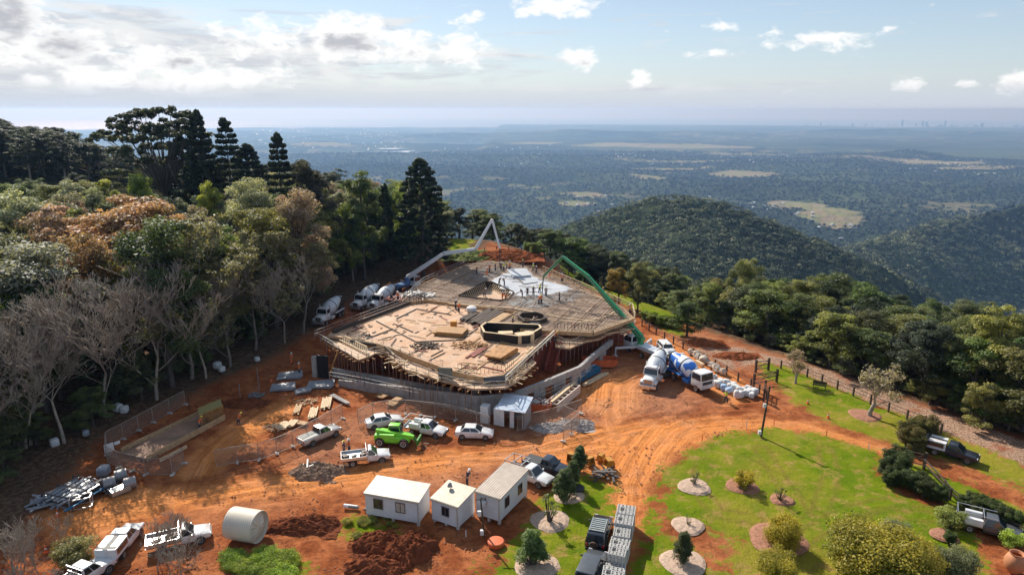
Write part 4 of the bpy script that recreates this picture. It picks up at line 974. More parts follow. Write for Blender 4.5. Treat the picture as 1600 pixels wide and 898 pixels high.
LEAFFAR = leafmat('far_leaf', .05, .8)
a_ = hill_woods('hill_forest', 560, 1120, 640, 1520, 6.6, 34, .95, 4.6, 1, (.15, .16, .085), lambda x, y, z: z > -330, 18000)
b_ = hill_woods('ridge_forest', 1150, 2500, 1080, 1680, 12, 26, 2.0, 8.0, 2, (.16, .17, .09), lambda x, y, z: z > -480, 14000)
c_ = hill_woods('valley_forest', 2500, 9000, -40, 1640, 22, 7, 6.0, 11.0, 3, (.042, .052, .032), lambda x, y, z: field_at(x, y, np.hypot(x, y)) < .3, 30000, .5)
print('WOODS', a_, b_, c_)
# ------------------------------------------------------------------ the unfinished building
from mathutils.geometry import tessellate_polygon
ZD = 5.2
def D(px, py, z=ZD): return P(px, py, z)
def pts(l, z=ZD): return [D(a, b, z) for a, b in l]
def slab(mb, outer, z0, z1, holes=()):
    loops = [[Vector((p.x, p.y, 0)) for p in outer]] + [[Vector((p.x, p.y, 0)) for p in h] for h in holes]
    flat = [v for l in loops for v in l]; tris = tessellate_polygon(loops)
    n = len(flat); vs = [(v.x, v.y, z1) for v in flat] + [(v.x, v.y, z0) for v in flat]
    fs = [tuple(t) for t in tris] + [tuple(i + n for i in t[::-1]) for t in tris]; k = 0
    for l in loops:
        m = len(l)
        for i in range(m): fs.append((k + i, k + (i + 1) % m, n + k + (i + 1) % m, n + k + i))
        k += m
    mb.add(vs, fs); return mb
def inpoly(poly, x, y):
    c = False; n = len(poly)
    for i in range(n):
        a, b = poly[i], poly[(i + 1) % n]
        if (a[1] > y) != (b[1] > y) and x < (b[0] - a[0]) * (y - a[1]) / (b[1] - a[1]) + a[0]: c = not c
    return c
def ply_mat(name, c1, c2, ang, sc=1.):
    m, nt, b, o = newmat(name); N, L = nt.nodes, nt.links; geo = N.new('ShaderNodeNewGeometry')
    mp = N.new('ShaderNodeMapping'); mp.inputs['Rotation'].default_value = (0, 0, ang); L.new(geo.outputs['Position'], mp.inputs[0])
    br = N.new('ShaderNodeTexBrick'); br.inputs['Scale'].default_value = sc; br.inputs['Brick Width'].default_value = 2.4; br.inputs['Row Height'].default_value = 1.2
    br.inputs['Mortar Size'].default_value = .03; br.inputs['Color1'].default_value = (*c1, 1); br.inputs['Color2'].default_value = (*c2, 1); br.inputs['Mortar'].default_value = (.2, .13, .08, 1); L.new(mp.outputs[0], br.inputs[0])
    n = N.new('ShaderNodeTexNoise'); n.inputs['Scale'].default_value = .35; n.inputs['Detail'].default_value = 8; n.inputs['Roughness'].default_value = .75; L.new(geo.outputs['Position'], n.inputs[0])
    r = N.new('ShaderNodeMapRange'); L.new(n.outputs['Fac'], r.inputs[0]); r.inputs[1].default_value = .4; r.inputs[2].default_value = .66; r.inputs[4].default_value = .6
    mx = N.new('ShaderNodeMix'); mx.data_type = 'RGBA'; L.new(r.outputs[0], mx.inputs[0]); L.new(br.outputs['Color'], mx.inputs[6]); mx.inputs[7].default_value = (.60, .44, .32, 1)
    n2 = N.new('ShaderNodeTexNoise'); n2.inputs['Scale'].default_value = 1.3; n2.inputs['Detail'].default_value = 9; n2.inputs['Roughness'].default_value = .75; L.new(geo.outputs['Position'], n2.inputs[0])
    r2 = N.new('ShaderNodeMapRange'); L.new(n2.outputs['Fac'], r2.inputs[0]); r2.inputs[1].default_value = .52; r2.inputs[2].default_value = .68; r2.inputs[4].default_value = .7
    m2 = N.new('ShaderNodeMix'); m2.data_type = 'RGBA'; L.new(r2.outputs[0], m2.inputs[0]); L.new(mx.outputs[2], m2.inputs[6]); m2.inputs[7].default_value = (.26, .12, .06, 1)
    L.new(m2.outputs[2], b.inputs['Base Color']); b.inputs['Roughness'].default_value = .7; return m
A0 = math.atan2((D(786, 586) - D(866, 517)).y, (D(786, 586) - D(866, 517)).x)
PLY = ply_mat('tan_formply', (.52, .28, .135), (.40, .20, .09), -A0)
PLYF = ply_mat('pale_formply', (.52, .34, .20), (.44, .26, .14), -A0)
PLYD = ply_mat('dark_rebar_ply', (.26, .17, .11), (.20, .125, .08), -A0)  # darker ply tone beneath the reinforcement
BLD = empty('unfinished_building', P(760, 560), 0, 'unfinished concrete building with timber formwork deck, rebar and a wet grey slab pour', 'building site')
BLD_INV = Matrix.Translation(-Vector(BLD.location))
def part(mb, name, m, **k):
    mb.v = [tuple(Vector(v) - BLD.location) for v in mb.v]; return mb.build(name, m, BLD, **k)
def instp(me_obj, name, loc, rz=0, sc=None):
    o = bpy.data.objects.new(name, me_obj); C.objects.link(o); o.parent = BLD; o.location = Vector(loc) - BLD.location; o.rotation_euler = (0, 0, rz)
    if sc: o.scale = sc
    return o
A_ = [(512, 524), (545, 528), (599, 540), (640, 556), (692, 575), (731, 586), (757, 590), (786, 586), (822, 556), (866, 517), (767, 510), (807, 487), (667, 469), (640, 472), (520, 516)]
B_ = [(667, 469), (807, 487), (767, 510), (866, 517), (927, 520), (990, 497), (975, 482), (897, 444), (848, 423), (825, 417), (797, 410), (761, 408), (725, 414), (660, 443), (628, 470), (640, 472)]
PIT1 = [(717, 464), (758, 441.5), (770, 442.5), (803, 458), (794, 468), (782, 471)]
PIT2 = [(810, 500), (815, 495), (838, 494), (850, 498), (853, 503), (842, 507), (820, 508)]
PIT3 = [(752, 521), (760, 515.5), (842, 519), (845, 524), (826, 536), (808, 537), (757, 531)]
def build_structure():
    mb = MB(); slab(mb, pts(A_, 4.95), 4.55, 4.95, [pts(PIT3, 4.95)]); part(mb, 'plywood_deck', PLY)
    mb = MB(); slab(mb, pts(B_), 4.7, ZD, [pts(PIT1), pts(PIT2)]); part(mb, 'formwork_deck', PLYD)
    # edge boards round the two levels
    mb = MB()
    def upstand(l, z0, z1, w=.12, closed=False):
        q = pts(l, z1); r = list(zip(q, q[1:] + ([q[0]] if closed else [])))
        for a, b in (r if closed else r[:len(q) - 1]): mb.beam(Vector((a.x, a.y, (z0 + z1) / 2)), Vector((b.x, b.y, (z0 + z1) / 2)), w, z1 - z0)
    upstand([(640, 471), (667, 468), (807, 486), (767, 509.5), (866, 516.5), (927, 519.5), (990, 496.5), (975, 482)], 4.9, 5.5)
    upstand([(548, 527), (599, 539), (640, 555), (692, 574), (731, 585), (757, 589), (786, 585), (822, 555), (864, 519)], 4.5, 5.25, .1)
    upstand([(628, 470), (660, 443), (725, 413.5)], 4.8, 5.5); upstand([(848, 422), (897, 443), (975, 481)], 4.9, 5.5)
    part(mb, 'edge_board', TIMB)
    mb = MB(); upstand([(520, 515), (640, 470)], 4.6, 5.5, .5); upstand([(548, 530), (588, 537)], 4.8, 5.2, .4); part(mb, 'dark_edge_form', TIMBD)
    # saw-cut lines and step strips on the ply deck
    for l in ([(588, 502), (650, 534.5), (722, 531), (746, 513)], [(572, 530), (614, 514)], [(620, 498), (651, 483), (705, 492)], [(618, 507), (645, 519)], [(756, 485), (731, 506)]):
        mb = MB(); q = pts(l, 4.96)
        for a, b in zip(q, q[1:]): mb.beam(a + Vector((0, 0, .05)), b + Vector((0, 0, .05)), .22, .14)
        part(mb, 'step_strip', TIMBD)
    # concrete pour
    W = [(765, 438.5), (797, 421), (826, 420.5), (833, 431), (870, 441), (897, 451), (880, 457), (845, 463), (806, 464), (802.5, 457.5), (771, 442)]
    def rough_slab(l, z0, z1, name, m, amp, seed, st=.35):
        q = [(p.x, p.y) for p in pts(l, z1)]; xs = [p[0] for p in q]; ys = [p[1] for p in q]
        X, Y = np.meshgrid(np.arange(min(xs) - 1, max(xs) + 1, st), np.arange(min(ys) - 1, max(ys) + 1, st)); d = sdf(np.array(q), X, Y) + (fbm(X / 1.6, Y / 1.6, 3, seed) - .5) * 2.0
        Z = z0 + (z1 - z0) * ss(-.2, .5, d) + (fbm(X / .7, Y / .7, 3, seed + 1) - .5) * amp; ny, nx = X.shape; I = np.arange(X.size).reshape(ny, nx)
        F = np.stack([I[:-1, :-1], I[:-1, 1:], I[1:, 1:], I[1:, :-1]], -1).reshape(-1, 4); ok = (d.ravel()[F] > -.3).all(1); F = F[ok]; u, inv = np.unique(F, return_inverse=True)
        V = np.stack([X, Y, Z], -1).reshape(-1, 3)[u] - np.array(BLD.location); link(name, np_mesh(name, V, inv.reshape(-1, 4), m, smooth=True), BLD)
    rough_slab(W, ZD - .02, ZD + .16, 'wet_concrete_slab', WETC, .03, 61)
    rough_slab([(806, 465), (845, 462), (880, 456), (898, 452), (915, 459), (895, 470), (862, 478), (835, 481), (800, 476), (786, 470), (797, 468)], ZD - .02, ZD + .13, 'fresh_concrete_edge', POURC, .22, 71)
    rough_slab([(728, 430), (752, 420), (790, 415), (795, 420), (764, 437), (750, 440)], ZD - .02, ZD + .10, 'fresh_concrete_edge', POURC, .18, 75)
    mb = MB(); slab(mb, pts([(801, 432), (792, 419.5), (823, 419), (829, 429.5)], 5.75), 5.3, 5.75); part(mb, 'finished_slab_step', WETC, bevel=.03)
    mb = MB(); q = pts([(808, 434), (818, 444), (840, 441)], 5.4)
    for a, b in zip(q, q[1:]): mb.beam(a, b, .14, .16)
    part(mb, 'screed_rail', TIMBD)
    # stair void with propped sides
    mb = MB(); slab(mb, pts([(712, 466), (757, 440), (772, 440), (808, 458), (797, 472), (782, 474)], 4.2), 4.0, 4.2); part(mb, 'void_floor', PLYF)
    def ring(l, z0, z1, w, name, m, zt=ZD):
        mb = MB(); q = [D(a, b, zt) for a, b in l]
        for a, b in zip(q, q[1:] + q[:1]): mb.beam(Vector((a.x, a.y, (z0 + z1) / 2)), Vector((b.x, b.y, (z0 + z1) / 2)), w, z1 - z0)
        part(mb, name, m)
    ring(PIT1, 4.1, 5.55, .16, 'void_form_wall', TIMBD)
    mb = MB(); q = pts([(770, 443.5), (801, 458)], 5.0)
    for k in range(12):
        p = q[0].lerp(q[1], k / 11); mb.beam(p + Vector((0, 0, .4)), p + Vector((-.9, -.5, -.8)), .12, .1)
    q = pts([(722, 464), (756, 444)], 5.0)
    for k in range(14):
        p = q[0].lerp(q[1], k / 13); mb.beam(p + Vector((0, 0, .4)), p + Vector((.6, -.5, -.8)), .1, .1)
    part(mb, 'raking_stud', TIMBL)
    ring(PIT2, 4.4, 6.0, .3, 'lift_shaft_wall', TIMBD); mb = MB(); slab(mb, pts([(822, 501), (836, 499), (843, 503), (830, 505)], 5.7), 4.8, 5.7); part(mb, 'shaft_cover', CONC)
    mb = MB(); slab(mb, pts(PIT2, 4.6), 4.4, 4.6); slab(mb, pts(PIT3, 4.1), 3.9, 4.1); part(mb, 'shaft_floor', CONC)
    P3 = [(p.x, p.y) for p in pts(PIT3, 4.95)]
    mb = MB(); c = Vector((sum(p[0] for p in P3) / 7, sum(p[1] for p in P3) / 7, 0))
    for a, b in zip(P3, P3[1:] + P3[:1]): mb.beam((a[0], a[1], 5.2), (b[0], b[1], 5.2), .26, 2.0)
    part(mb, 'core_wall_form', TARP)
    mb = MB()
    for a, b in zip(P3, P3[1:] + P3[:1]): mb.beam((a[0], a[1], 6.23), (b[0], b[1], 6.23), .3, .06)
    part(mb, 'core_wall_top', TIMBL)
    mb = MB(); q = D(819, 527, 5.6); mb.box(q, (2.6, 1.6, 1.3), .4); q = D(790, 521, 5.2); mb.box(q, (2.2, 1.2, .5), .1); q = D(829, 519, 5.2); mb.box(q, (1.6, 1.2, .5), .6); part(mb, 'core_formwork_panel', TIMBL)
    mb = MB()
    r = random.Random(3)
    for k in range(26):
        q = D(r.uniform(765, 835), r.uniform(516, 530), 4.7); a = r.uniform(0, 3.1); mb.box(q, (r.uniform(.8, 2.4), .12, .1), a)
    part(mb, 'loose_timber', TIMB)
    # reinforcement
    Bp = [(p.x, p.y) for p in pts(B_)]; hole = [[(p.x, p.y) for p in pts(h)] for h in (PIT1, PIT2, W)]
    ux = Vector((math.cos(A0), math.sin(A0), 0)); uy = Vector((-ux.y, ux.x, 0)); c0 = Vector((8, 122, 0))
    def bars(sp, w, z, d, e, name, m, keep=1., st=.5, seed=0, seg=99, jz=.02):
        mb = MB(); r = random.Random(seed)
        for k in range(int(-40 / sp), int(40 / sp)):
            run = None; base = c0 + e * (k * sp + r.uniform(-.08, .08)); t = -45.0
            while t < 45:
                p = base + d * t; ok = inpoly(Bp, p.x, p.y) and not any(inpoly(h, p.x, p.y) for h in hole)
                if ok and run is None: run = p
                if run is not None and (not ok or (p - run).length > seg * r.uniform(.6, 1.2)):
                    if (p - run).length > 1 and r.random() < keep:
                        zz = z + r.uniform(0, jz); mb.beam(Vector((run.x, run.y, zz)), Vector((p.x, p.y, zz + r.uniform(-jz, jz))), w, w)
                    run = None
                t += st
        part(mb, name, m)
    bars(.6, .045, ZD + .08, ux, uy, 'lower_rebar_layer', RUST, seed=1)
    bars(.62, .065, ZD + .14, uy, ux, 'upper_rebar_layer', mat('pale_rebar', (.55, .42, .32), .7, .1, .3, 1), seed=2, seg=9)  # upper bars in a paler rebar tone than the lower ones
    bars(2.6, .11, ZD + .3, uy, ux, 'top_rebar_bundle', RUSTL, .7, seed=3, seg=12, jz=.1)
    dl = (D(725, 414) - D(660, 443)).normalized(); dn = Vector((-dl.y, dl.x, 0))
    bars(3.1, .10, ZD + .35, dl, dn, 'long_rebar_bundle', RUST, .6, seed=4, seg=15, jz=.15)
    mb = MB(); q = [D(a, b, ZD + .35) for a, b in ((769, 509), (850, 498), (905, 504), (948, 494), (966, 484), (950, 470), (905, 452))]
    for a, b in zip(q, q[1:]): mb.beam(a, b, .14, .1)
    q = [D(a, b, ZD + .35) for a, b in ((700, 474), (800, 481), (880, 496), (930, 502))]
    for a, b in zip(q, q[1:]): mb.beam(a, b, .2, .12)
    part(mb, 'screed_board', TIMBL)
    for c_ in bpy.data.objects:
        if c_.name.startswith('top_rebar_bundle'): c_['kind'] = 'stuff'
    mb = MB(); mb.cyl((0, 0, 0), (0, 0, .9), .03, .03, 4); bar = mb.mesh('starter_bar', RUST)
    r = random.Random(9)
    line = pts([(715, 579), (757, 587.5), (790, 583), (805, 570)], 4.9); n = 0
    for a, b in zip(line, line[1:]):
        m = int((b - a).length / .55)
        for k in range(m): p = a.lerp(b, k / m) + Vector((0, .5 + r.uniform(-.1, .3), 0)); instp(bar, 'starter_bar', p, 0, (1, 1, r.uniform(.7, 1.3)))
    line = pts([(632, 476), (665, 474)], 4.95)
    for k in range(26): p = line[0].lerp(line[1], k / 25) + Vector((0, r.uniform(-.5, 1.5), 0)); instp(bar, 'starter_bar', p, 0, (1.3, 1.3, r.uniform(.8, 1.6)))
    line = pts([(866, 515), (925, 517)], ZD)
    for k in range(12): p = line[0].lerp(line[1], k / 11); instp(bar, 'starter_bar', p + Vector((0, .3, 0)), 0, (1.6, 1.6, 1.1))
    mb = MB(); mb.box((0, 0, .04), (.75, .34, .08)); cov = mb.mesh('hole_shadow_mark', TIMBD); Ap = [(p.x, p.y) for p in pts(A_, 4.95)]; n = 0  # dark slips stand in for holes and shadow marks in the ply
    X0 = D(560, 520, 4.95)
    for i in range(14):
        for j in range(16):
            if n > 85: break
            p = X0 + ux * (-(j * 2.3) + 8 + r.uniform(-.5, .5)) + uy * (-(i * 1.9) + 8 + r.uniform(-.5, .5))
            if inpoly(Ap, p.x, p.y) and r.random() < .62 and not inpoly(P3, p.x, p.y):
                px = 800 + p.x / p.y * 1030
                if px < 735: instp(cov, 'hole_shadow_mark', (p.x, p.y, 4.95), A0 + r.uniform(-.3, .3), (r.uniform(.5, 1.2), r.uniform(.6, 1.1), 1)); n += 1
    # perimeter platforms at the foot of the deck edge
    Fp = [(503, 526), (530, 543), (560, 562), (575, 557), (588, 551), (600, 551), (615, 560), (632, 576), (690, 594), (740, 607), (790, 605), (806, 596), (838, 566), (830, 560), (788, 592), (757, 596), (731, 592), (692, 580), (640, 562), (599, 545), (545, 533), (516, 524)]
    mb = MB(); slab(mb, pts(Fp, 4.3), 4.05, 4.3); part(mb, 'edge_platform', PLYF)
    Rp = [(866, 524), (868, 541), (890, 544), (915, 533), (937, 529), (952, 520), (985, 515), (994, 500), (990, 500), (927, 523)]
    mb = MB(); slab(mb, pts(Rp, 4.0), 3.75, 4.0); part(mb, 'edge_platform', PLYF)
    # joists that stick out under the platforms
    mb = MB(); mb.box((0, 0, 0), (1.5, .09, .18)); jm = mb.mesh('joist', TIMBO); n = 0
    fl = pts([(503, 526), (560, 562), (575, 557), (600, 551), (632, 576), (690, 594), (740, 607), (790, 605), (838, 568)], 4.3)
    for i, (a, b) in enumerate(zip(fl, fl[1:])):
        m = max(2, int((b - a).length / 1.15)); nv = Vector(((b - a).y, -(b - a).x, 0)).normalized()
        for k in range(m):
            if n >= 96: break
            p = a.lerp(b, (k + .5) / m); instp(jm, 'joist', (p.x - nv.x * .1, p.y - nv.y * .1, 3.94), math.atan2(nv.y, nv.x) + r.uniform(-.25, .25)); n += 1
    # red steel shoring and props below
    mb = MB(); mb.cyl((0, 0, 0), (0, 0, 1), .05, .05, 5); pm = mb.mesh('prop', mat('prop_steel', (.30, .17, .12), .6, .3, .3, 3)); n = 0
    fl2 = pts([(505, 529), (560, 564), (600, 553), (640, 580), (690, 596), (740, 608), (790, 606), (838, 569)], 4.3)
    for a, b in zip(fl2, fl2[1:]):
        m = int((b - a).length / .95); nv = Vector((-(b - a).y, (b - a).x, 0)).normalized()
        for k in range(m):
            for row in (0.1, 2.2):
                if n >= 70: break
                p = a.lerp(b, (k + r.uniform(.2, .8)) / m) + nv * (row + r.uniform(-.2, .2)); g = .3; instp(pm, 'prop', (p.x, p.y, g), 0, (1, 1, 4.05 - g)); n += 1
    fl3 = pts([(868, 541), (890, 543), (915, 532), (940, 528), (955, 520), (988, 514)], 4.0)
    for a, b in zip(fl3, fl3[1:]):
        m = max(1, int((b - a).length / .9)); nv = Vector((-(b - a).y, (b - a).x, 0)).normalized()
        for k in range(m):
            if n >= 99: break
            p = a.lerp(b, (k + .5) / m) + nv * .2; instp(pm, 'prop', (p.x, p.y, 0), 0, (1, 1, 3.75)); n += 1
    def wall(l, z0, z1, w, name, m, zt=None, offs=0):
        mb = MB()
        for i in range(len(l) - 1):
            a, b = P(*l[i]), P(*l[i + 1]); za, zb = (z1[i], z1[i + 1]) if hasattr(z1, '__len__') else (z1, z1)
            d = (b - a).normalized(); nv = Vector((-d.y, d.x, 0)) * w; o_ = Vector((-d.y, d.x, 0)) * offs; a = a + o_ - d * .02; b = b + o_ + d * .02
            mb.frust([(a.x, a.y, z0), (b.x, b.y, z0), (b.x + nv.x, b.y + nv.y, z0), (a.x + nv.x, a.y + nv.y, z0)], [(a.x, a.y, za), (b.x, b.y, zb), (b.x + nv.x, b.y + nv.y, zb), (a.x + nv.x, a.y + nv.y, za)])
        return part(mb, name, m)
    wall([(515, 592), (570, 602), (640, 617), (700, 632)], -.4, [1.5, 1.5, 1.7, 2.1], .35, 'retaining_wall', CONC, offs=.6)
    wall([(529, 603), (588, 613), (640, 624), (700, 636), (746, 647), (818, 642), (824, 641)], -.4, [.9, 1.3, 1.7, 2.2, 2.6, 2.6, 2.6], .35, 'retaining_wall', CONC)
    # deep shaded interior: shoring walls
    wall([(512, 578), (560, 590), (640, 606), (746, 632), (812, 628), (870, 598), (905, 575)], -.3, 4.0, .3, 'shoring_wall', FORMR, offs=4.5)
    wall([(930, 560), (960, 548), (1000, 540)], -.3, 3.7, .3, 'shoring_wall', FORMR, offs=3.5)
    wall([(905, 575), (930, 560)], -.3, 4.0, .3, 'shoring_wall', FORMR, offs=3.2)
    # sloping side wall on the right with openings under it
    l = [(806, 640), (846, 624), (905, 598), (925, 580), (955, 556)]
    mb = MB()
    q = [P(*p) for p in l]; zz = [2.6, 2.6, 2.6, 2.7, 2.9]
    for i in range(len(q) - 1):
        a, b = q[i].copy(), q[i + 1].copy(); a.z = zz[i] - .45; b.z = zz[i + 1] - .45; mb.beam(a, b, .5, .9)
    part(mb, 'concrete_upstand', CONC)
    for (u, v, w_) in ((0, .1, 1.2), (0, .9, 2.2), (1, .45, 2.5), (1, .9, 2.0), (2, .6, 2.2), (3, .5, 2.5)):
        a, b = q[u], q[u + 1]; p = a.lerp(b, v); d = (b - a); mb = MB(); mb.box((p.x, p.y, .85), (w_, .3, 1.75), math.atan2(d.y, d.x)); part(mb, 'concrete_pier', CONC)
    mb = MB(); a, b = D(871, 533, 4.2), D(859, 580, .3); dd = (b - a); sd = Vector((-dd.y, dd.x, 0)).normalized() * .75
    for s in (-1, 1): mb.beam(a + sd * s, b + sd * s, .12, .35)
    for k in range(17): p = a.lerp(b, (k + .5) / 17); mb.beam(p + sd, p - sd, .32, .06)
    for s in (-1, 1):
        mb.beam(a + sd * s + Vector((0, 0, 1)), b + sd * s + Vector((0, 0, 1)), .06)
        for k in range(6): p = a.lerp(b, k / 5) + sd * s; mb.beam(p, p + Vector((0, 0, 1)), .05)
    part(mb, 'access_stair', mat('red_stair_steel', (.42, .10, .06), .6, .2))
    # guard rails
    def rail(l, z, name, m, h=1.05, sp=2.0, w=.06, n=2, ground=False):
        mb = MB(); q = [P(a, b, z) for a, b in l]
        for a, b in zip(q, q[1:]):
            L_ = (b - a).length; k = max(1, round(L_ / sp))
            for i in range(k + 1): p = a.lerp(b, i / k); mb.beam(p - Vector((0, 0, .2)), p + Vector((0, 0, h)), w)
            for j in range(n): zz = Vector((0, 0, h * (1 - .48 * j))); mb.beam(a + zz, b + zz, w * .9)
        return part(mb, name, m)
    rail([(492, 527), (520, 516), (640, 471)], ZD, 'guard_rail', STEEL); rail([(640, 462), (662, 442), (726, 413)], ZD, 'guard_rail', STEEL, w=.08)
    rail([(492, 527), (530, 550), (560, 564), (585, 553), (602, 551), (632, 577), (690, 596), (741, 609), (790, 607)], 4.3, 'guard_rail', STEEL, w=.06)
    rail([(548, 529), (599, 541), (640, 557), (692, 576)], 4.95, 'guard_rail', STEEL, w=.05, h=.9)
    rail([(790, 600), (826, 565), (866, 527)], 4.6, 'guard_rail', mat('white_handrail', (.72, .70, .62), .5), w=.09, h=1.1); rail([(792, 596), (828, 561), (866, 523)], 4.6, 'guard_rail', TIMBL, w=.09, h=.8)
    rail([(866, 533), (890, 543), (915, 532), (940, 527)], 4.0, 'guard_rail', STEEL); rail([(866, 520), (927, 523), (992, 500)], ZD, 'guard_rail', TIMBL, w=.09, h=.7)
    rail([(848, 423), (897, 444), (988, 483), (992, 498)], ZD, 'guard_rail', TIMBL, w=.1, h=1.0, sp=1.5)
    rail([(515, 592), (570, 602), (640, 617), (660, 621)], 1.5, 'guard_rail', STEEL, h=1.1)
    rail([(846, 624), (905, 598), (925, 580)], 2.6, 'guard_rail', DSTEEL, h=1.0)
    mb = MB(); q = pts([(705, 588), (757, 600), (787, 598), (796, 590)], 4.3)
    for a, b in zip(q, q[1:]): mb.beam(a + Vector((0, 0, .55)), b + Vector((0, 0, .55)), .04, .8)
    part(mb, 'mesh_screen', mat('dark_mesh_screen', (.09, .10, .12), .7))
    mb = MB(); q = P(696, 592, 4.3); mb.box(q + Vector((0, 0, .75)), (1.9, .1, 1.7), -.1); part(mb, 'plywood_screen', mat('grey_green_ply', (.20, .19, .15), .8))
    # black plastic-wrapped corner panel and blue column at the left end
    mb = MB(); a, b = P(498, 590), P(514, 592); mb.beam(a + Vector((0, 0, 1.75)), b + Vector((0, 0, 1.75)), .3, 3.7); part(mb, 'black_wrapped_panel', TARP)
    mb = MB(); p = P(493, 588); mb.box(p + Vector((0, 0, 1.6)), (.7, .6, 3.2)); part(mb, 'concrete_column', CONC)
    mb = MB(); mb.beam(P(516, 592) + Vector((0, 0, .8)), D(528, 548, 4.1), .16, .16); part(mb, 'raking_prop', TIMBO)
    mb = MB(); p = P(742, 632); mb.box(p + Vector((0, .8, 2.0)), (1.1, 1.1, 4.0)); part(mb, 'concrete_column', CONC)
    # clutter of forms on the left platform
    mb = MB()
    q = pts([(528, 527), (572, 549)], 4.6)
    for k in range(16):
        p = q[0].lerp(q[1], k / 15); mb.beam(p + Vector((0, .6, .5)), p + Vector((.5, -1.1, -.15)), .11, .09)
    mb.beam(q[0] + Vector((0, .6, .5)), q[1] + Vector((0, .6, .5)), .14); mb.beam(q[0] + Vector((.5, -1.1, 0)), q[1] + Vector((.5, -1.1, 0)), .14)
    part(mb, 'raking_stud', TIMBL)
    mb = MB()
    for k in range(90):
        e = r.choice([((600, 556), (640, 578)), ((640, 578), (700, 597)), ((700, 597), (800, 602)), ((800, 600), (830, 570)), ((940, 526), (985, 512))])
        p = P(e[0][0] + (e[1][0] - e[0][0]) * r.random(), e[0][1] + (e[1][1] - e[0][1]) * r.random() - r.uniform(0, 5), 4.35 if e[0][0] < 900 else 4.1); mb.box(p + Vector((0, 0, r.uniform(0, .4))), (r.uniform(.5, 2.2), .1, .1), r.uniform(0, 3.1), None)
    part(mb, 'scattered_timber', TIMBL)
build_structure()
def deck_clutter():
    r = random.Random(77); Ap = [(p.x, p.y) for p in pts(A_, 4.95)]; P3 = [(p.x, p.y) for p in pts(PIT3, 4.95)]
    def unit(m_, w): mb = MB(); mb.box((0, 0, 0), (1, w, .08)); return mb.mesh('batten', m_)
    for nm, m_, n, w in (('loose_batten', TIMBL, 36, .10), ('loose_batten', TIMBD, 30, .11), ('loose_batten', TIMB, 30, .13), ('red_formwork_piece', FORMR, 22, .2)):
        me = unit(m_, w); k = 0
        while k < n:
            px, py = r.uniform(520, 862), r.uniform(475, 586); p = P(px, py, 4.98)
            if not inpoly(Ap, p.x, p.y) or inpoly(P3, p.x, p.y): continue
            instp(me, nm, (p.x, p.y, 5.0 + r.random() * .1), r.choice([A0, A0 + 1.57, r.uniform(0, 3.1)]) + r.uniform(-.15, .15), (r.uniform(.5, 3.8), 1, 1)); k += 1
    me = unit(TIMBL, .16)
    for l in (((520, 519), (640, 474)), ((560, 531), (690, 572)), ((700, 575), (757, 587)), ((790, 583), (860, 522)), ((672, 472), (800, 489))):
        for k in range(5):
            a, b = P(*l[0], 5.0), P(*l[1], 5.0); u = r.uniform(0, .7); d = (b - a); nn = Vector((-d.y, d.x, 0)).normalized() * r.uniform(.2, 1.1); L_ = d.length * r.uniform(.15, .3); p = a.lerp(b, u + .1) + nn; instp(me, 'edge_plank', p, math.atan2(d.y, d.x), (L_, 1, 1.2))
    Bq = [(p.x, p.y) for p in pts(B_)]; k = 0; me = unit(RUSTL, .09); H1 = [(v.x, v.y) for v in pts(PIT1)]
    while k < 96:
        p = P(r.uniform(640, 985), r.uniform(412, 515), 5.3)
        if not inpoly(Bq, p.x, p.y) or inpoly(H1, p.x, p.y): continue
        instp(me, 'loose_bar', (p.x, p.y, 5.36 + r.random() * .1), r.choice([A0, A0 + 1.57]) + r.uniform(-.3, .3), (r.uniform(.8, 5), 1, 1)); k += 1
deck_clutter()
# ------------------------------------------------------------------ vehicles (built facing +X, standing at the origin, then placed)
def wheel_at(root, x, y, r=.36, w=.24, name='wheel', rim=RIM):
    mb = MB(); s = 1 if y > 0 else -1
    M = Matrix.Translation((x, y - s * w / 2, r)) @ Matrix.Rotation(-s * math.pi / 2, 4, 'X')
    mb.lathe([(r * .62, -w * .48), (r * .92, -w * .5), (r, -w * .36), (r, w * .36), (r * .92, w * .5), (r * .62, w * .48)], M, 18)
    t = mb.build(name, TYRE, root, smooth=True)
    mb = MB(); M2 = Matrix.Translation((x, y - s * w / 2 + s * .012, r)) @ Matrix.Rotation(-s * math.pi / 2, 4, 'X')
    mb.lathe([(r * .58, w * .38), (r * .60, w * .50), (r * .5, w * .47), (r * .2, w * .40), (r * .12, w * .48)], M2, 14)
    mb.build('rim', rim, t, smooth=True)
def body_loft(mb, st):
    """st: (x, zlow, ztop, half width, crown)"""
    rings = []
    for (x, zl, zt, w, cr) in st:
        zm = zl + (zt - zl) * .5
        h = [(w * .90, zl), (w, zl + (zt - zl) * .22), (w * 1.0, zm), (w * .975, zt - .10 * min(1, zt - zl)), (w * .90, zt - .01), (w * .5, zt + cr * .8)]
        rings.append([(x, y, z) for y, z in h] + [(x, 0, zt + cr)] + [(x, -y, z) for y, z in h[::-1]])
    n = len(rings[0]); vs = [v for r_ in rings for v in r_]; fs = []
    for k in range(len(rings) - 1):
        for i in range(n - 1): fs.append((k * n + i, (k + 1) * n + i, (k + 1) * n + i + 1, k * n + i + 1))
        fs.append((k * n + n - 1, (k + 1) * n + n - 1, (k + 1) * n, k * n))
    fs += [tuple(range(n)), tuple(range(len(vs) - 1, len(vs) - n - 1, -1))]
    mb.add(vs, fs)
def house(x0, x1, xr0, xr1, w, wr, z0, z1):   # greenhouse frustum corners
    b = [(x0, -w, z0), (x1, -w, z0), (x1, w, z0), (x0, w, z0)]; t = [(xr0, -wr, z1), (xr1, -wr, z1), (xr1, wr, z1), (xr0, wr, z1)]
    return [Vector(v) for v in b], [Vector(v) for v in t]
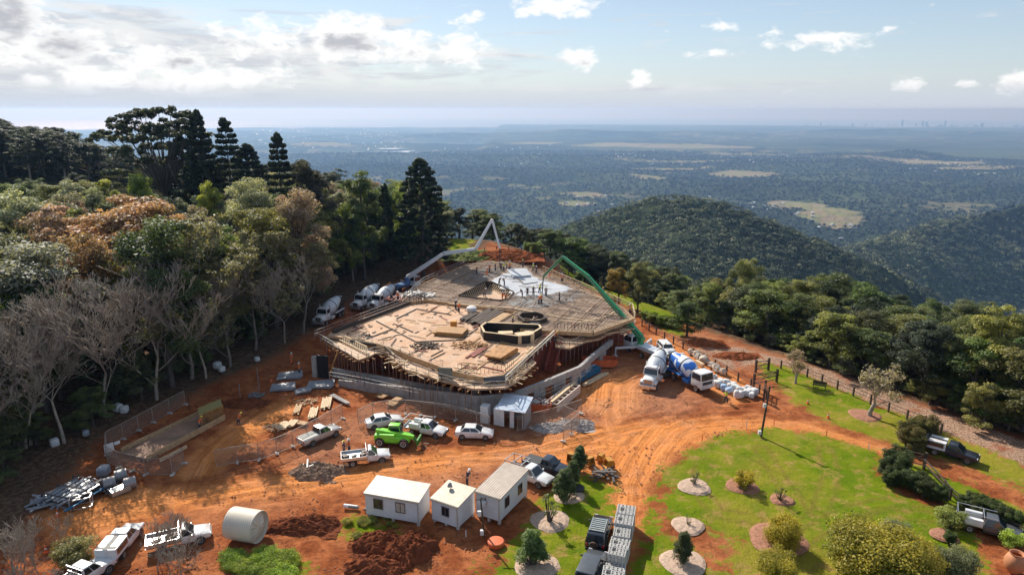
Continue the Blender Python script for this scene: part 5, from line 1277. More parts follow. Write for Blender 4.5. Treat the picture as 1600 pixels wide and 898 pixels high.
def pane(mb, a, b, c, d, u0, u1, v0, v1, off):
    """a,b bottom, c,d top (d above a)"""
    f = lambda u, v: (a.lerp(b, u)).lerp(d.lerp(c, u), v)
    n = (b - a).cross(d - a).normalized() * off; q = [f(u0, v0) + n, f(u1, v0) + n, f(u1, v1) + n, f(u0, v1) + n]; q2 = [p - n * 1.6 for p in q]; mb.frust(q2, q)
def greenhouse(root, paint, b, t, nside=2, rear=True, pill=.07):
    mb = MB(); mb.frust(b, t); mb.build('cabin', paint, root, bevel=.05, smooth=True)
    mb = MB(); pane(mb, b[1], b[2], t[2], t[1], .06, .94, .10, .90, .012); mb.build('windscreen', GLASS, root)
    if rear: mb = MB(); pane(mb, b[3], b[0], t[0], t[3], .08, .92, .16, .88, .012); mb.build('rear_window', GLASS, root)
    for s in (0, 1):
        A, B_2, Cc, Dd = (b[0], b[1], t[1], t[0]) if s == 0 else (b[2], b[3], t[3], t[2])
        e = (1 - 2 * .04) / nside
        for k in range(nside): mb = MB(); pane(mb, A, B_2, Cc, Dd, .04 + e * k + .02, .04 + e * (k + 1) - .02, .12, .86, .012); mb.build('side_window', GLASS, root)
def lights(root, xf, xr, w, zf, zr):
    for s in (-1, 1):
        mb = MB(); mb.box((xf, s * w, zf), (.10, .34, .16)); mb.build('headlight', LAMPW, root, bevel=.03)
        if xr is not None: mb = MB(); mb.box((xr, s * w * 1.05, zr), (.08, .18, .30)); mb.build('tail_light', LAMPR, root, bevel=.02)
def mirrors(root, x, w, z, m):
    for s in (-1, 1): mb = MB(); mb.box((x, s * (w + .11), z), (.14, .22, .16)); mb.build('mirror', m, root, bevel=.03)
def arches(mb, xs, w, r):
    for x in xs:
        for s in (-1, 1): mb.cyl((x, s * (w - .12), r + .0), (x, s * (w + .004), r + .0), r * 1.22, r * 1.2, 16)
def plate_on(root, x, z, s=1): mb = MB(); mb.box((x, 0, z), (.02, .37, .13)); mb.build('number_plate', WHITE, root)
def sedan(name, label, paint, cat='car', L=4.7, W=1.82, Hh=1.45, wagon=False):
    r = empty(name, (0, 0, 0), 0, label, cat); h = L / 2; w = W / 2
    st = [(-h, .42, .72, w * .78, .01), (-h + .12, .26, .92, w * .93, .02), (-h + .7, .22, .98, w, .03), (-h * .35, .20, .96, w, .01), (h * .3, .20, .95, w, .01), (h * .45, .20, .93, w, .05), (h * .8, .22, .80, w * .97, .05), (h - .15, .26, .66, w * .90, .03), (h, .36, .54, w * .74, .01)]
    mb = MB(); body_loft(mb, st); mb.build('body', paint, r, smooth=True)
    b, t = house(-h + (.12 if wagon else .62), h * .42, -h + (.42 if wagon else 1.25), h * .05, w * .93, w * .70, .93, Hh); greenhouse(r, paint, b, t, 3 if wagon else 2)
    mb = MB(); arches(mb, (-h + .95, h - .9), w, .32); mb.box((h - .03, 0, .42), (.08, W * .6, .2)); mb.build('lower_trim', PLAST, r)
    lights(r, h - .12, -h + .05, w * .72, .62, .78); mirrors(r, h * .32, w, .98, paint); plate_on(r, -h - .012, .6)
    for x in (-h + .95, h - .9):
        for s in (-1, 1): wheel_at(r, x, s * (w - .0), .32, .21)
    return r
def suv(name, label, paint, cat='four-wheel drive', spare=True, rack=True, L=4.85, W=1.93, Hh=1.9):
    r = empty(name, (0, 0, 0), 0, label, cat); h = L / 2; w = W / 2
    st = [(-h, .5, 1.0, w * .86, .01), (-h + .1, .4, 1.15, w * .97, .01), (-h * .3, .38, 1.15, w, .01), (h * .35, .38, 1.13, w, .03), (h * .5, .40, 1.12, w, .05), (h * .9, .42, 1.02, w * .95, .04), (h, .5, .82, w * .84, .01)]
    mb = MB(); body_loft(mb, st); mb.build('body', paint, r, smooth=True)
    b, t = house(-h + .05, h * .42, -h + .28, h * .15, w * .95, w * .78, 1.12, Hh); greenhouse(r, paint, b, t, 3)
    mb = MB(); arches(mb, (-h + .95, h - .9), w, .40); mb.box((h + .08, 0, .66), (.2, W * .92, .34)); mb.box((-h - .06, 0, .56), (.14, W * .9, .22)); mb.build('bumper_bar', PLAST, r, bevel=.03)
    lights(r, h - .05, -h - .01, w * .74, .9, .95); mirrors(r, h * .34, w, 1.22, PLAST)
    if spare:
        mb = MB(); mb.lathe([(.2, -.12), (.4, -.12), (.42, 0), (.4, .12), (.2, .13)], Matrix.Translation((-h - .16, .1, .98)) @ Matrix.Rotation(math.pi / 2, 4, 'Y'), 16); mb.build('spare_wheel', TYRE, r, smooth=True)
    plate_on(r, -h - .14, .72)
    if rack:
        mb = MB()
        for k in range(7): mb.box((-h + .75 + k * .3, 0, Hh + .1), (.14, w * 1.34, .05))
        for s in (-1, 1): mb.box((-h + 1.65, s * w * .68, Hh + .09), (2.1, .06, .1))
        mb.build('roof_rack', mat('grey_roof_rack', (.34, .37, .36), .5, .4), r)
    for x in (-h + .95, h - .9):
        for s in (-1, 1): wheel_at(r, x, s * w, .40, .27)
    return r
def ute(name, label, paint, rear='tub', double=True, cat='ute', L=5.3, W=1.86, rackm=ALU):
    r = empty(name, (0, 0, 0), 0, label, cat); h = L / 2; w = W / 2; xc = -.45 if double else .15       # cab back
    st = [(xc - .02, .42, 1.06, w * .97, .01), (xc + .2, .38, 1.08, w, .01), (h * .45, .38, 1.06, w, .02), (h * .55, .38, 1.04, w, .06), (h * .9, .42, .94, w * .95, .05), (h - .05, .46, .84, w * .88, .03), (h, .52, .72, w * .8, .01)]
    mb = MB(); body_loft(mb, st); mb.build('body', paint, r, smooth=True)
    b, t = house(xc + .02, h * .50, xc + .14, h * .22, w * .94, w * .74, 1.04, 1.76); greenhouse(r, paint, b, t, 2 if double else 1)
    mb = MB(); mb.box(((-h + xc) / 2 + .6, 0, .50), (h + xc + 1.2, .9, .14)); arches(mb, (h - .95,), w, .37); mb.box((h + .0, 0, .58), (.14, W * .86, .22)); mb.build('chassis', PLAST, r)
    lights(r, h - .06, None, w * .74, .80, 0); mirrors(r, h * .40, w, 1.16, paint)
    z0 = .72
    if rear in ('tub', 'cover'):
        mb = MB(); body_loft(mb, [(-h, .46, 1.02, w * .90, 0), (-h + .1, .44, 1.08, w * .97, 0), (xc - .05, .42, 1.08, w * .97, 0)]); mb.build('tub', paint, r, smooth=True)
        mb = MB(); mb.box(((-h + xc) / 2, 0, 1.09), (xc + h - .25, W * .84, .06)); mb.build('tonneau_cover' if rear == 'cover' else 'tub_liner', mat('grey_tonneau', (.17, .17, .16), .5) if rear == 'cover' else PLAST, r)
    else:
        xl = -h - .05; cx = (xl + xc) / 2 - .03; ln = xc - xl - .08
        mb = MB(); mb.box((cx, 0, .84), (ln, W + .02, .10)); mb.build('tray', ALU if rear != 'canopy' else WHITE, r)
        if rear == 'tray':
            for s in (-1, 1): mb = MB(); mb.box((cx, s * w, 1.02), (ln, .04, .26)); mb.build('side_board', ALU, r)
            mb = MB(); mb.box((xl, 0, 1.02), (.04, W, .26)); mb.build('tailgate', ALU, r)
            mb = MB()
            for s in (-1, -.33, .33, 1): mb.beam((xc - .1, s * w * .95, .9), (xc - .1, s * w * .95, 1.85), .05)
            mb.beam((xc - .1, -w, 1.85), (xc - .1, w, 1.85), .06); mb.beam((xc - .1, -w, 1.4), (xc - .1, w, 1.4), .05); mb.build('headboard_rack', rackm, r)
            mb = MB(); rr = random.Random(hash(label) % 999)
            for k in range(5): mb.box((cx + rr.uniform(-.6, .6) * ln * .7, rr.uniform(-.5, .5), .98 + rr.random() * .1), (rr.uniform(.3, .9), rr.uniform(.2, .5), rr.uniform(.15, .35)), rr.uniform(0, 1))
            mb.build('load', DSTEEL, r)
        elif rear == 'toolbox':
            for s in (-1, 1): mb = MB(); mb.box((cx + .35, s * (w - .22), 1.18), (ln - .8, .42, .6)); mb.build('tool_box', WHITE, r, bevel=.02)
            mb = MB()
            for x in (xl + .08, xc - .1):
                for s in (-1, 1): mb.beam((x, s * w * .93, .88), (x, s * w * .93, 1.9), .05)
                mb.beam((x, -w, 1.9), (x, w, 1.9), .06)
            for s in (-1, 1): mb.beam((xl + .05, s * w * .93, 1.9), (xc + 1.0, s * w * .85, 1.95), .05)
            mb.build('ladder_rack', rackm, r)
            mb = MB(); mb.box((xl + .1, 0, 1.0), (.04, W, .24)); mb.build('tailgate', ALU, r)
        elif rear == 'canopy':
            mb = MB(); mb.box((cx, 0, 1.30), (ln, W * 1.0, .84)); mb.build('canopy', WHITE, r, bevel=.05); mb = MB(); mb.box((cx, 0, 1.725), (ln * .96, .42, .03)); mb.box((cx - ln * .36, 0, 1.727), (.3, W * .9, .03)); mb.build('canopy_stripe', PLAST, r)
            for s in (-1, 1): mb = MB(); mb.box((cx, s * (w + .012), 1.34), (ln * .82, .03, .5)); mb.build('canopy_door', GLASS, r)
        elif rear == 'frame':
            mb = MB()
            for x in (xl + .06, cx, xc - .1):
                for s in (-1, 1): mb.beam((x, s * w * .93, .88), (x, s * w * .93, 2.0), .07)
                mb.beam((x, -w * .95, 2.0), (x, w * .95, 2.0), .07)
            for s in (-1, 1): mb.beam((xl, s * w * .93, 2.0), (xc, s * w * .93, 2.0), .06)
            mb.build('ladder_rack', rackm, r); mb = MB(); mb.box((cx, 0, .96), (ln, W * .9, .22)); mb.build('load', TIMBD, r)
        for s in (-1, 1): mb = MB(); mb.box((xl - .02, s * w * .85, .72), (.05, .3, .12)); mb.build('tail_light', LAMPR, r)
    if rear in ('tub', 'cover'):
        for s in (-1, 1): mb = MB(); mb.box((-h - .0, s * w * .86, .85), (.06, .14, .34)); mb.build('tail_light', LAMPR, r)
        mb = MB(); arches(mb, (-h + 1.1,), w, .37); mb.build('wheel_arch', PLAST, r)
    plate_on(r, -h - .04, .6)
    for x in (-h + 1.15, h - .95):
        for s in (-1, 1): wheel_at(r, x, s * w, .37, .25)
    return r
def drum(root, x0, x1, z0, z1, rmax, m, name='mixer_drum'):
    a, b = Vector((x0, 0, z0)), Vector((x1, 0, z1)); d = b - a; L = d.length; M = Matrix.Translation(a) @ d.to_track_quat('Z', 'Y').to_matrix().to_4x4(); mb = MB()
    pr = [(.35, 0), (rmax * .72, L * .03), (rmax * .93, L * .17), (rmax, L * .30), (rmax, L * .46), (rmax * .86, L * .64), (rmax * .64, L * .84), (rmax * .50, L * .97), (rmax * .42, L * .975)]
    mb.lathe(pr, M, 28); o = mb.build(name, m, root, smooth=True)
    mb = MB(); mb.lathe([(rmax * .525, L * .955), (rmax * .57, L * .965), (rmax * .57, L * .99), (rmax * .40, L * .99)], M, 24); mb.lathe([(rmax * 1.015, L * .37), (rmax * 1.03, L * .38), (rmax * 1.03, L * .40), (rmax * 1.015, L * .41)], M, 28); mb.build('drum_ring', DSTEEL, o, smooth=True)
    return o
def blue_swirl():
    m, nt, b, o = newmat('blue_swirl_drum'); N, L = nt.nodes, nt.links; tc = N.new('ShaderNodeTexCoord')
    n = N.new('ShaderNodeTexNoise'); n.inputs['Scale'].default_value = .75; n.inputs['Detail'].default_value = .5; n.inputs['Distortion'].default_value = .7; L.new(tc.outputs['Object'], n.inputs[0])
    r = N.new('ShaderNodeValToRGB'); r.color_ramp.interpolation = 'CONSTANT'; r.color_ramp.elements[0].color = (.72, .75, .80, 1); r.color_ramp.elements[1].position = .505; r.color_ramp.elements[1].color = (.02, .13, .48, 1)
    L.new(n.outputs['Fac'], r.inputs[0]); L.new(r.outputs[0], b.inputs['Base Color']); b.inputs['Roughness'].default_value = .35; return m
DRUMB = blue_swirl(); DRUMW = mat('white_drum_paint', (.62, .64, .66), .35, .1, .14, .8)
def mixer(name, label, bonnet=True, drum_m=None, chassis_m=None, cat='concrete truck'):
    r = empty(name, (0, 0, 0), 0, label, cat); drum_m = drum_m or DRUMW; cm = chassis_m or DSTEEL; w = 1.2
    mb = MB(); mb.box((-.6, .42, .95), (7.4, .16, .3)); mb.box((-.6, -.42, .95), (7.4, .16, .3)); mb.box((-3.6, 0, 1.0), (.4, 2.2, .3)); mb.box((1.1, 0, 1.5), (.5, 1.6, 1.0)); mb.box((-3.1, 0, 1.9), (.35, 1.5, 1.8)); mb.build('chassis', cm, r, bevel=.02)
    mb = MB()
    for s in (-1, 1): mb.box((-1.9, s * 1.05, 1.28), (3.4, .5, .08)); mb.box((.9, s * 1.0, .85), (1.2, .5, .5))
    mb.build('mudguard', WHITE if drum_m is DRUMW else BLUEP, r, bevel=.04)
    drum(r, 1.45, -3.5, 1.95, 3.15, 1.30, drum_m)
    mb = MB(); M = Matrix.Translation((-3.7, 0, 2.9)); mb.lathe([(.3, 0), (.62, .55), (.66, .6), (.58, .58), (.25, .05)], M, 14); mb.build('charge_hopper', DRUMW, r)
    mb = MB(); mb.add([(-3.9, -.3, 2.2), (-3.9, .3, 2.2), (-5.1, .25, 1.2), (-5.1, -.25, 1.2), (-3.9, -.4, 2.5), (-3.9, .4, 2.5), (-5.1, .33, 1.5), (-5.1, -.33, 1.5)], [(0, 1, 2, 3), (0, 3, 7, 4), (1, 5, 6, 2)]); mb.build('discharge_chute', DSTEEL, r)
    mb = MB()
    for s in (-1, 1): mb.beam((-3.75, s * .75, 1.1), (-3.75, s * .75, 3.2), .07)
    for k in range(5): mb.beam((-3.75, .75, 1.2 + k * .4), (-3.75, 1.1, 1.2 + k * .4), .05)
    mb.beam((-3.75, -.75, 3.2), (-3.75, .75, 3.2), .07); mb.build('ladder', DSTEEL, r)
    if bonnet:
        mb = MB(); body_loft(mb, [(1.75, .75, 1.9, 1.1, .02), (2.1, .7, 1.95, 1.12, .02), (3.0, .7, 1.85, .9, .12), (3.9, .72, 1.72, .84, .10), (4.25, .75, 1.6, .78, .04)]); mb.build('bonnet', WHITE, r, smooth=True)
        b, t = house(1.75, 3.0, 1.8, 2.72, 1.1, 1.0, 1.9, 2.85); greenhouse(r, WHITE, b, t, 1)
        mb = MB(); mb.box((2.35, 0, 2.96), (.9, 1.5, .18)); mb.build('sun_visor', WHITE, r, bevel=.05)
        mb = MB(); mb.box((4.27, 0, 1.28), (.06, 1.05, .72)); mb.build('grille', mat('chrome_grille', (.35, .35, .36), .25, .8, .2, 20), r)
        mb = MB(); mb.box((4.42, 0, .68), (.34, 2.4, .44)); mb.build('bumper_bar', mat('bullbar_metal', (.7, .7, .7), .25, .8), r, bevel=.05)
        for s in (-1, 1): mb = MB(); mb.box((3.75, s * 1.0, 1.15), (1.1, .42, .36)); mb.build('front_guard', WHITE, r, bevel=.1)
        lights(r, 4.30, -3.85, .95, 1.2, .95); mirrors(r, 2.75, 1.25, 2.3, BLACKP)
        for s in (-1, 1): mb = MB(); mb.cyl((1.62, s * 1.0, 1.2), (1.62, s * 1.0, 3.4), .09, .09, 8); mb.build('exhaust_stack', ALU, r)
    else:
        mb = MB(); mb.box((3.05, 0, 1.25), (2.0, 2.44, 1.0)); mb.build('cab', WHITE, r, bevel=.1, smooth=True)
        b, t = house(2.05, 4.07, 2.1, 3.85, 1.22, 1.12, 1.7, 2.85); greenhouse(r, WHITE, b, t, 1)
        mb = MB(); mb.box((4.08, 0, .85), (.14, 2.36, .5)); mb.build('bumper_bar', WHITE, r, bevel=.05); mb = MB(); mb.box((4.07, 0, 1.42), (.06, 1.7, .42)); mb.build('grille', PLAST, r)
        lights(r, 4.12, -3.85, .95, .9, .95); mirrors(r, 3.95, 1.3, 2.3, BLACKP)
    for x in ((3.45 if bonnet else 3.1), -1.6, -2.85):
        for s in (-1, 1): wheel_at(r, x, s * 1.24, .5, .34 if x > 0 else .5)
    plate_on(r, -3.9, .85)
    return r
BLUEP = mat('blue_truck_paint', (.02, .14, .42), .35, 0, .1, 2, coat=.3, dirt=.1)
def boom_seg(mb, a, b, w0, w1, h0, h1):
    a, b = Vector(a), Vector(b); d = (b - a); q = d.to_track_quat('X', 'Z').to_matrix(); y, z = q @ Vector((0, 1, 0)), q @ Vector((0, 0, 1))
    f = lambda p, w, h: [p - y * w / 2 - z * h / 2, p + y * w / 2 - z * h / 2, p + y * w / 2 + z * h / 2, p - y * w / 2 + z * h / 2]
    mb.frust(f(a, w0, h0), f(b, w1, h1))
def pump(name, label, joints, bm_, deckm, loc, rz, cat='concrete pump truck', hose_end=None):
    r = empty(name, loc, rz, label, cat); w = 1.22
    mb = MB(); mb.box((-1.0, 0, 1.15), (8.6, .9, .4)); mb.box((-1.4, 0, 1.6), (6.2, 1.9, .5)); mb.box((-4.6, 0, 1.3), (1.2, 1.9, 1.1)); mb.build('chassis_deck', deckm, r, bevel=.04)
    mb = MB(); mb.box((3.7, 0, 1.35), (1.9, 2.44, 1.1)); mb.build('cab', WHITE, r, bevel=.1, smooth=True)
    b, t = house(2.78, 4.65, 2.85, 4.45, 1.2, 1.1, 1.85, 2.95); greenhouse(r, WHITE, b, t, 1)
    mb = MB(); mb.box((4.68, 0, .85), (.14, 2.36, .5)); mb.build('bumper_bar', WHITE, r, bevel=.05); lights(r, 4.74, -5.2, .95, .9, .95); mirrors(r, 4.5, 1.3, 2.4, BLACKP)
    mb = MB(); mb.cyl((1.9, 0, 1.3), (1.9, 0, 2.5), .62, .45, 16); mb.box((1.9, 0, 2.7), (1.0, .9, .6)); mb.build('turret', deckm if bm_ is WHITEB else bm_, r, bevel=.03)
    mb = MB(); mb.frust([(-5.6, -.7, 1.3), (-4.9, -.5, 1.3), (-4.9, .5, 1.3), (-5.6, .7, 1.3)], [(-5.9, -.95, 1.95), (-4.6, -.75, 1.95), (-4.6, .75, 1.95), (-5.9, .95, 1.95)]); mb.build('hopper', DSTEEL, r)
    for (x, s, L_) in ((1.9, -1, 2.7), (1.9, 1, 2.7), (-3.6, -1, 2.0), (-3.6, 1, 2.0)):
        mb = MB(); e = Vector((x + (1.6 if x > 0 else -.8), s * (w + L_), 1.35)); mb.beam((x, s * .5, 1.4), e, .26, .32); mb.beam(e + Vector((0, 0, .1)), e + Vector((0, 0, -1.25)), .18); mb.box(e + Vector((0, 0, -1.3)), (.6, .6, .1)); mb.build('outrigger', WHITEB, r)
    for x in (3.7, .5, -2.6, -3.9):
        for s in (-1, 1): wheel_at(r, x, s * 1.22, .5, .34)
    Mi = (Matrix.Translation(loc) @ Matrix.Rotation(rz, 4, 'Z')).inverted(); J = [Vector((1.9, 0, 2.9))] + [Mi @ Vector(j) for j in joints]
    for i in range(len(J) - 1):
        f = 1 - i * .15; mb = MB(); boom_seg(mb, J[i], J[i + 1], .70 * f, .55 * f, .95 * f, .70 * f); seg = mb.build('boom_section', bm_, r, bevel=.03)
        mb = MB(); off = Vector((0, .34 * f, .1)); mb.cyl(J[i] + off, J[i + 1] + off, .075, .075, 6); mb.build('delivery_pipe', STEEL, seg)
        mb = MB(); d = (J[i + 1] - J[i]).normalized(); q = J[i] + d * min(1.2, (J[i + 1] - J[i]).length * .2); mb.cyl(q + Vector((0, 0, -.5 * f)), q + d * 2.2 + Vector((0, 0, -.35 * f)), .09, .06, 6); mb.cyl(J[i] + Vector((0, -.4 * f, 0)), J[i] + Vector((0, .4 * f, 0)), .26 * f, .26 * f, 10); mb.build('ram_and_pin', STEEL, seg)
    if hose_end is not None:
        mb = MB(); e = Mi @ Vector(hose_end); mb.cyl(J[-1], e, .10, .10, 6); mb.build('end_hose', PLAST, r)
    return r
def place(root, rear, front, z=None):
    a, b = PG(*rear), PG(*front); c = (a + b) / 2; d = b - a; g = gz(c.x, c.y) if z is None else z
    root.location = (c.x, c.y, g - .05); root.rotation_euler = (0, 0, math.atan2(d.y, d.x))
    if (d.to_2d().length) > 1: root['_l'] = d.to_2d().length; del root['_l']
    return root
place(sedan('parked_sedan', 'white sedan parked behind the lime green telehandler', WHITE), (576, 667), (624, 659))
place(ute('parked_ute', 'white ute with open tray and ladder rack between the telehandler and the silver-white sedan', WHITE, 'toolbox'), (636, 671), (697, 682))
place(sedan('parked_sedan', 'white sedan at the right end of the row below the slab, beside the blue-roofed shed', WHITE), (715, 680), (768, 682))
place(ute('parked_ute', 'beige-silver dual-cab ute with grey tray cover by the mesh fence', SILVER, 'cover'), (473, 697), (525, 675))
place(ute('parked_ute', 'white single-cab flatbed ute loaded with gear in the middle of the car park', WHITE, 'tray', False), (540, 724), (604, 716))
place(ute('parked_ute', 'white ute with long white box canopy at lower left, parked nose away', WHITE, 'canopy'), (172, 880), (210, 832))
place(ute('parked_ute', 'white tray ute beside the cream water tank', WHITE, 'tray', False), (240, 858), (322, 838))
place(ute('parked_ute', 'ute with timber-loaded tray cut off by the bottom edge at lower left', WHITE, 'tray'), (100, 930), (160, 890))
place(ute('parked_ute', 'white dual-cab ute with ladder racks beside the ribbed-roof cabin', WHITE, 'frame'), (798, 738), (858, 760))
place(ute('parked_ute', 'dark grey ute parked behind the white ladder-rack ute', NAVYP, 'tub'), (826, 727), (884, 744))
place(suv('black_four_wheel_drive', 'black four-wheel drive with grey roof rack beside the concrete block pallets', BLACKP), (928, 868), (944, 815))
place(suv('grey_four_wheel_drive', 'grey four-wheel drive cut off by the bottom edge behind the black one', GREYP, spare=False, rack=False), (912, 925), (934, 874))
place(ute('parked_ute', 'dark ute with white canopy parked on the grass beyond the farm gate', NAVYP, 'canopy'), (1450, 702), (1522, 722))
place(ute('parked_ute', 'grey dual-cab ute with white side box and ladder frame at the right picture edge', GREYP, 'toolbox'), (1502, 820), (1586, 842))
place(suv('parked_wagon', 'white station wagon on the red track beside the green pump truck', WHITE, 'car', False, False, 4.8, 1.88, 1.65), (1031, 541), (1051, 561))
M1 = mixer('concrete_mixer_truck', 'white bonneted concrete mixer with plain white drum, nose to the viewer', True); place(M1, (1034, 577), (1011, 611))
M2 = mixer('concrete_mixer_truck', 'flat-fronted white concrete mixer with blue and white swirl drum', False, DRUMB, BLUEP); place(M2, (1046, 583), (1103, 612))
place(mixer('concrete_mixer_truck', 'white concrete mixer nearest the left corner of the slab, under the trees', True), (532, 489), (499, 509))
place(mixer('concrete_mixer_truck', 'white concrete mixer backed to the white pump, on its left', True), (597, 466), (550, 488))
place(mixer('concrete_mixer_truck', 'white concrete mixer backed to the white pump, closest to the slab edge', True), (618, 469), (582, 486))
def boom_pts(base, tipxy, px):       # joints in the vertical plane through the turret and the tip
    a, t = Vector(base), Vector(tipxy); n = Vector((-(t - a).y, (t - a).x, 0)); out = []
    for (x, y) in px:
        d = ray(x, y); k = n.dot(a - Vector((0, 0, CAMH))) / n.dot(d); out.append(Vector((0, 0, CAMH)) + d * k)
    return out
def put_pump(name, label, rear, front, bm_, deckm, px, tip, hose):
    a, b = PG(*rear), PG(*front); c = (a + b) / 2; d = b - a; rz = math.atan2(d.y, d.x); g = gz(c.x, c.y); loc = Vector((c.x, c.y, g)); base = loc + Vector((math.cos(rz) * 1.9, math.sin(rz) * 1.9, 0))
    T = D(*tip); return pump(name, label, boom_pts(base, T, px), bm_, deckm, loc, rz, hose_end=D(*hose))
put_pump('concrete_pump_truck', 'white concrete pump truck with long white folding boom at the left of the slab', (597, 464), (656, 449), WHITEB, mat('blue_pump_deck', (.12, .22, .42), .4, .1), [(693, 396), (743, 389), (769, 343), (781, 388)], (781, 418), (781, 418))
put_pump('concrete_pump_truck', 'concrete pump truck with green folding boom reaching over the slab from the right', (1040, 570), (988, 548), GREENB, WHITEB, [(967, 487), (920, 433), (879, 401), (849, 432)], (847, 462), (847, 460))
def telehandler():
    r = empty('telehandler', (0, 0, 0), 0, 'lime green telehandler with lowered boom in the car park', 'telehandler')
    mb = MB(); body_loft(mb, [(-2.2, .6, 1.35, .95, .05), (-1.8, .5, 1.5, 1.0, .05), (0, .5, 1.3, 1.0, .02), (1.6, .5, 1.15, .9, .02), (2.0, .6, 1.0, .8, .02)]); mb.build('body', LIME, r, smooth=True)
    b, t = house(-.9, .8, -.7, .55, .45, .42, 1.3, 2.3); b = [v + Vector((0, .5, 0)) for v in b]; t = [v + Vector((0, .5, 0)) for v in t]; greenhouse(r, LIME, b, t, 1)
    mb = MB(); mb.beam((-2.1, -.35, 1.75), (2.5, -.35, 1.2), .42, .42); mb.build('boom', LIME, r, bevel=.04)
    mb = MB(); mb.beam((2.3, -.35, 1.25), (2.9, -.35, .6), .3); mb.box((3.0, 0, .7), (.2, 1.6, .7)); mb.build('carriage', mat('dark_green_steel', (.05, .22, .03), .5), r)
    for s in (-1, 1): mb = MB(); mb.box((3.5, s * .4, .12), (1.1, .12, .06)); mb.build('fork', DSTEEL, r)
    mb = MB(); mb.box((-.6, -.85, 1.35), (1.8, .4, .5)); mb.build('engine_cover', LIME, r, bevel=.08)
    for x in (-1.5, 1.4):
        for s in (-1, 1): wheel_at(r, x, s * 1.15, .58, .42, rim=mat('red_rim', (.5, .45, .40), .5))
    return r
place(telehandler(), (590, 690), (644, 694))
# ------------------------------------------------------------------ people
def person_mesh(name, J, radii, edges, m):
    me = bpy.data.meshes.new(name); me.from_pydata([Vector(j) for j in J], edges, []); o = bpy.data.objects.new(name, me); C.objects.link(o)
    o.modifiers.new('skin', 'SKIN'); 
    for i, r in enumerate(radii): me.skin_vertices[0].data[i].radius = (r, r) if not hasattr(r, '__len__') else r
    me.skin_vertices[0].data[0].use_root = True
    ss_ = o.modifiers.new('sub', 'SUBSURF'); ss_.levels = 1; ss_.render_levels = 1
    dg = bpy.context.evaluated_depsgraph_get(); ev = o.evaluated_get(dg); out = bpy.data.meshes.new_from_object(ev); bpy.data.objects.remove(o)
    out.materials.clear(); out.materials.append(m); out.polygons.foreach_set('use_smooth', [True] * len(out.polygons)); return out
def make_person(pose, shirt, lower, hat, key):
    lean = {'stand': 0, 'walk': .06, 'bend': .55, 'work': .28}[pose]; st = {'stand': .06, 'walk': .26, 'bend': .16, 'work': .2}[pose]
    def up(h, x=0, y=0):                     # a point h above the hips along the leaning spine
        return (x + math.sin(lean) * h, y, .92 + math.cos(lean) * h)
    J = [(0, 0, .94), up(.20), up(.42), up(.56), up(.62), up(.74, .02),
         (st * .45, .11, .50), (st * .6 - .05, .12, .09), (st * .6 + .13, .13, .04), (-st * .35, -.11, .50), (-st * .9 - .02, -.12, .09), (-st * .9 + .15, -.13, .04),
         up(.50, 0, .20), up(.24, .10, .27), up(.06, .30, .22), up(-.02, .38, .20), up(.50, 0, -.20), up(.26, .05, -.27), up(.04, .22 if pose != 'stand' else .05, -.24), up(-.05, .30 if pose != 'stand' else .08, -.23)]
    E = [(0, 1), (1, 2), (2, 3), (3, 4), (4, 5), (0, 6), (6, 7), (7, 8), (0, 9), (9, 10), (10, 11), (3, 12), (12, 13), (13, 14), (14, 15), (3, 16), (16, 17), (17, 18), (18, 19)]
    Rr = [.15, .14, .16, .13, .06, .10, .085, .055, .05, .085, .055, .05, .07, .05, .038, .04, .07, .05, .038, .04]
    root = empty('person', (0, 0, -600)); raw = lambda n, me: raw_obj(n, me, root)
    raw('body', person_mesh('person_body', J, Rr, E, SKIN))
    tJ = [up(-.02), up(.2), up(.44), up(.53), up(.51, 0, .20), up(.34, .06, .26), up(.51, 0, -.20), up(.36, .03, -.26)]
    raw('shirt', person_mesh('shirt', tJ, [.165, .165, .18, .12, .085, .07, .085, .07], [(0, 1), (1, 2), (2, 3), (3, 4), (4, 5), (3, 6), (6, 7)], shirt))
    lJ = [(0, 0, .95), J[6], J[7], J[9], J[10]]
    raw('trousers', person_mesh('trousers', lJ, [.16, .10, .075, .10, .075], [(0, 1), (1, 2), (0, 3), (3, 4)], lower))
    mb = MB()
    for q in (J[8], J[11]): mb.box((q[0] - .05, q[1], .055), (.28, .11, .11))
    raw('boots', mb.mesh('boots', BOOT))
    mb = MB(); h = Vector(up(.80, .02)); mb.lathe([(.165, -.01), (.13, .0), (.125, .05), (.09, .11), (.02, .135)], Matrix.Translation(h), 12); me = mb.mesh('hard_hat', hat); raw('hard_hat', me)
    snap(root); root['_k'] = 1; del root['_k']; PEOPLE[key] = root
PEOPLE = {}
HATY = mat('yellow_hard_hat', (.8, .6, .05), .3)
for k, (pose, sh, lo, ht) in enumerate([('stand', HIVO, NAVY, HAT), ('walk', HIVY, NAVY, HAT), ('work', NAVY, NAVY, HAT), ('bend', HIVO, NAVY, HATY), ('work', HIVY, NAVY, HATY), ('stand', NAVY, NAVY, HATY), ('bend', NAVY, NAVY, HAT), ('walk', HIVO, HIVO, HAT)]): make_person(pose, sh, lo, ht, k)
DECKZ = ZD + .16
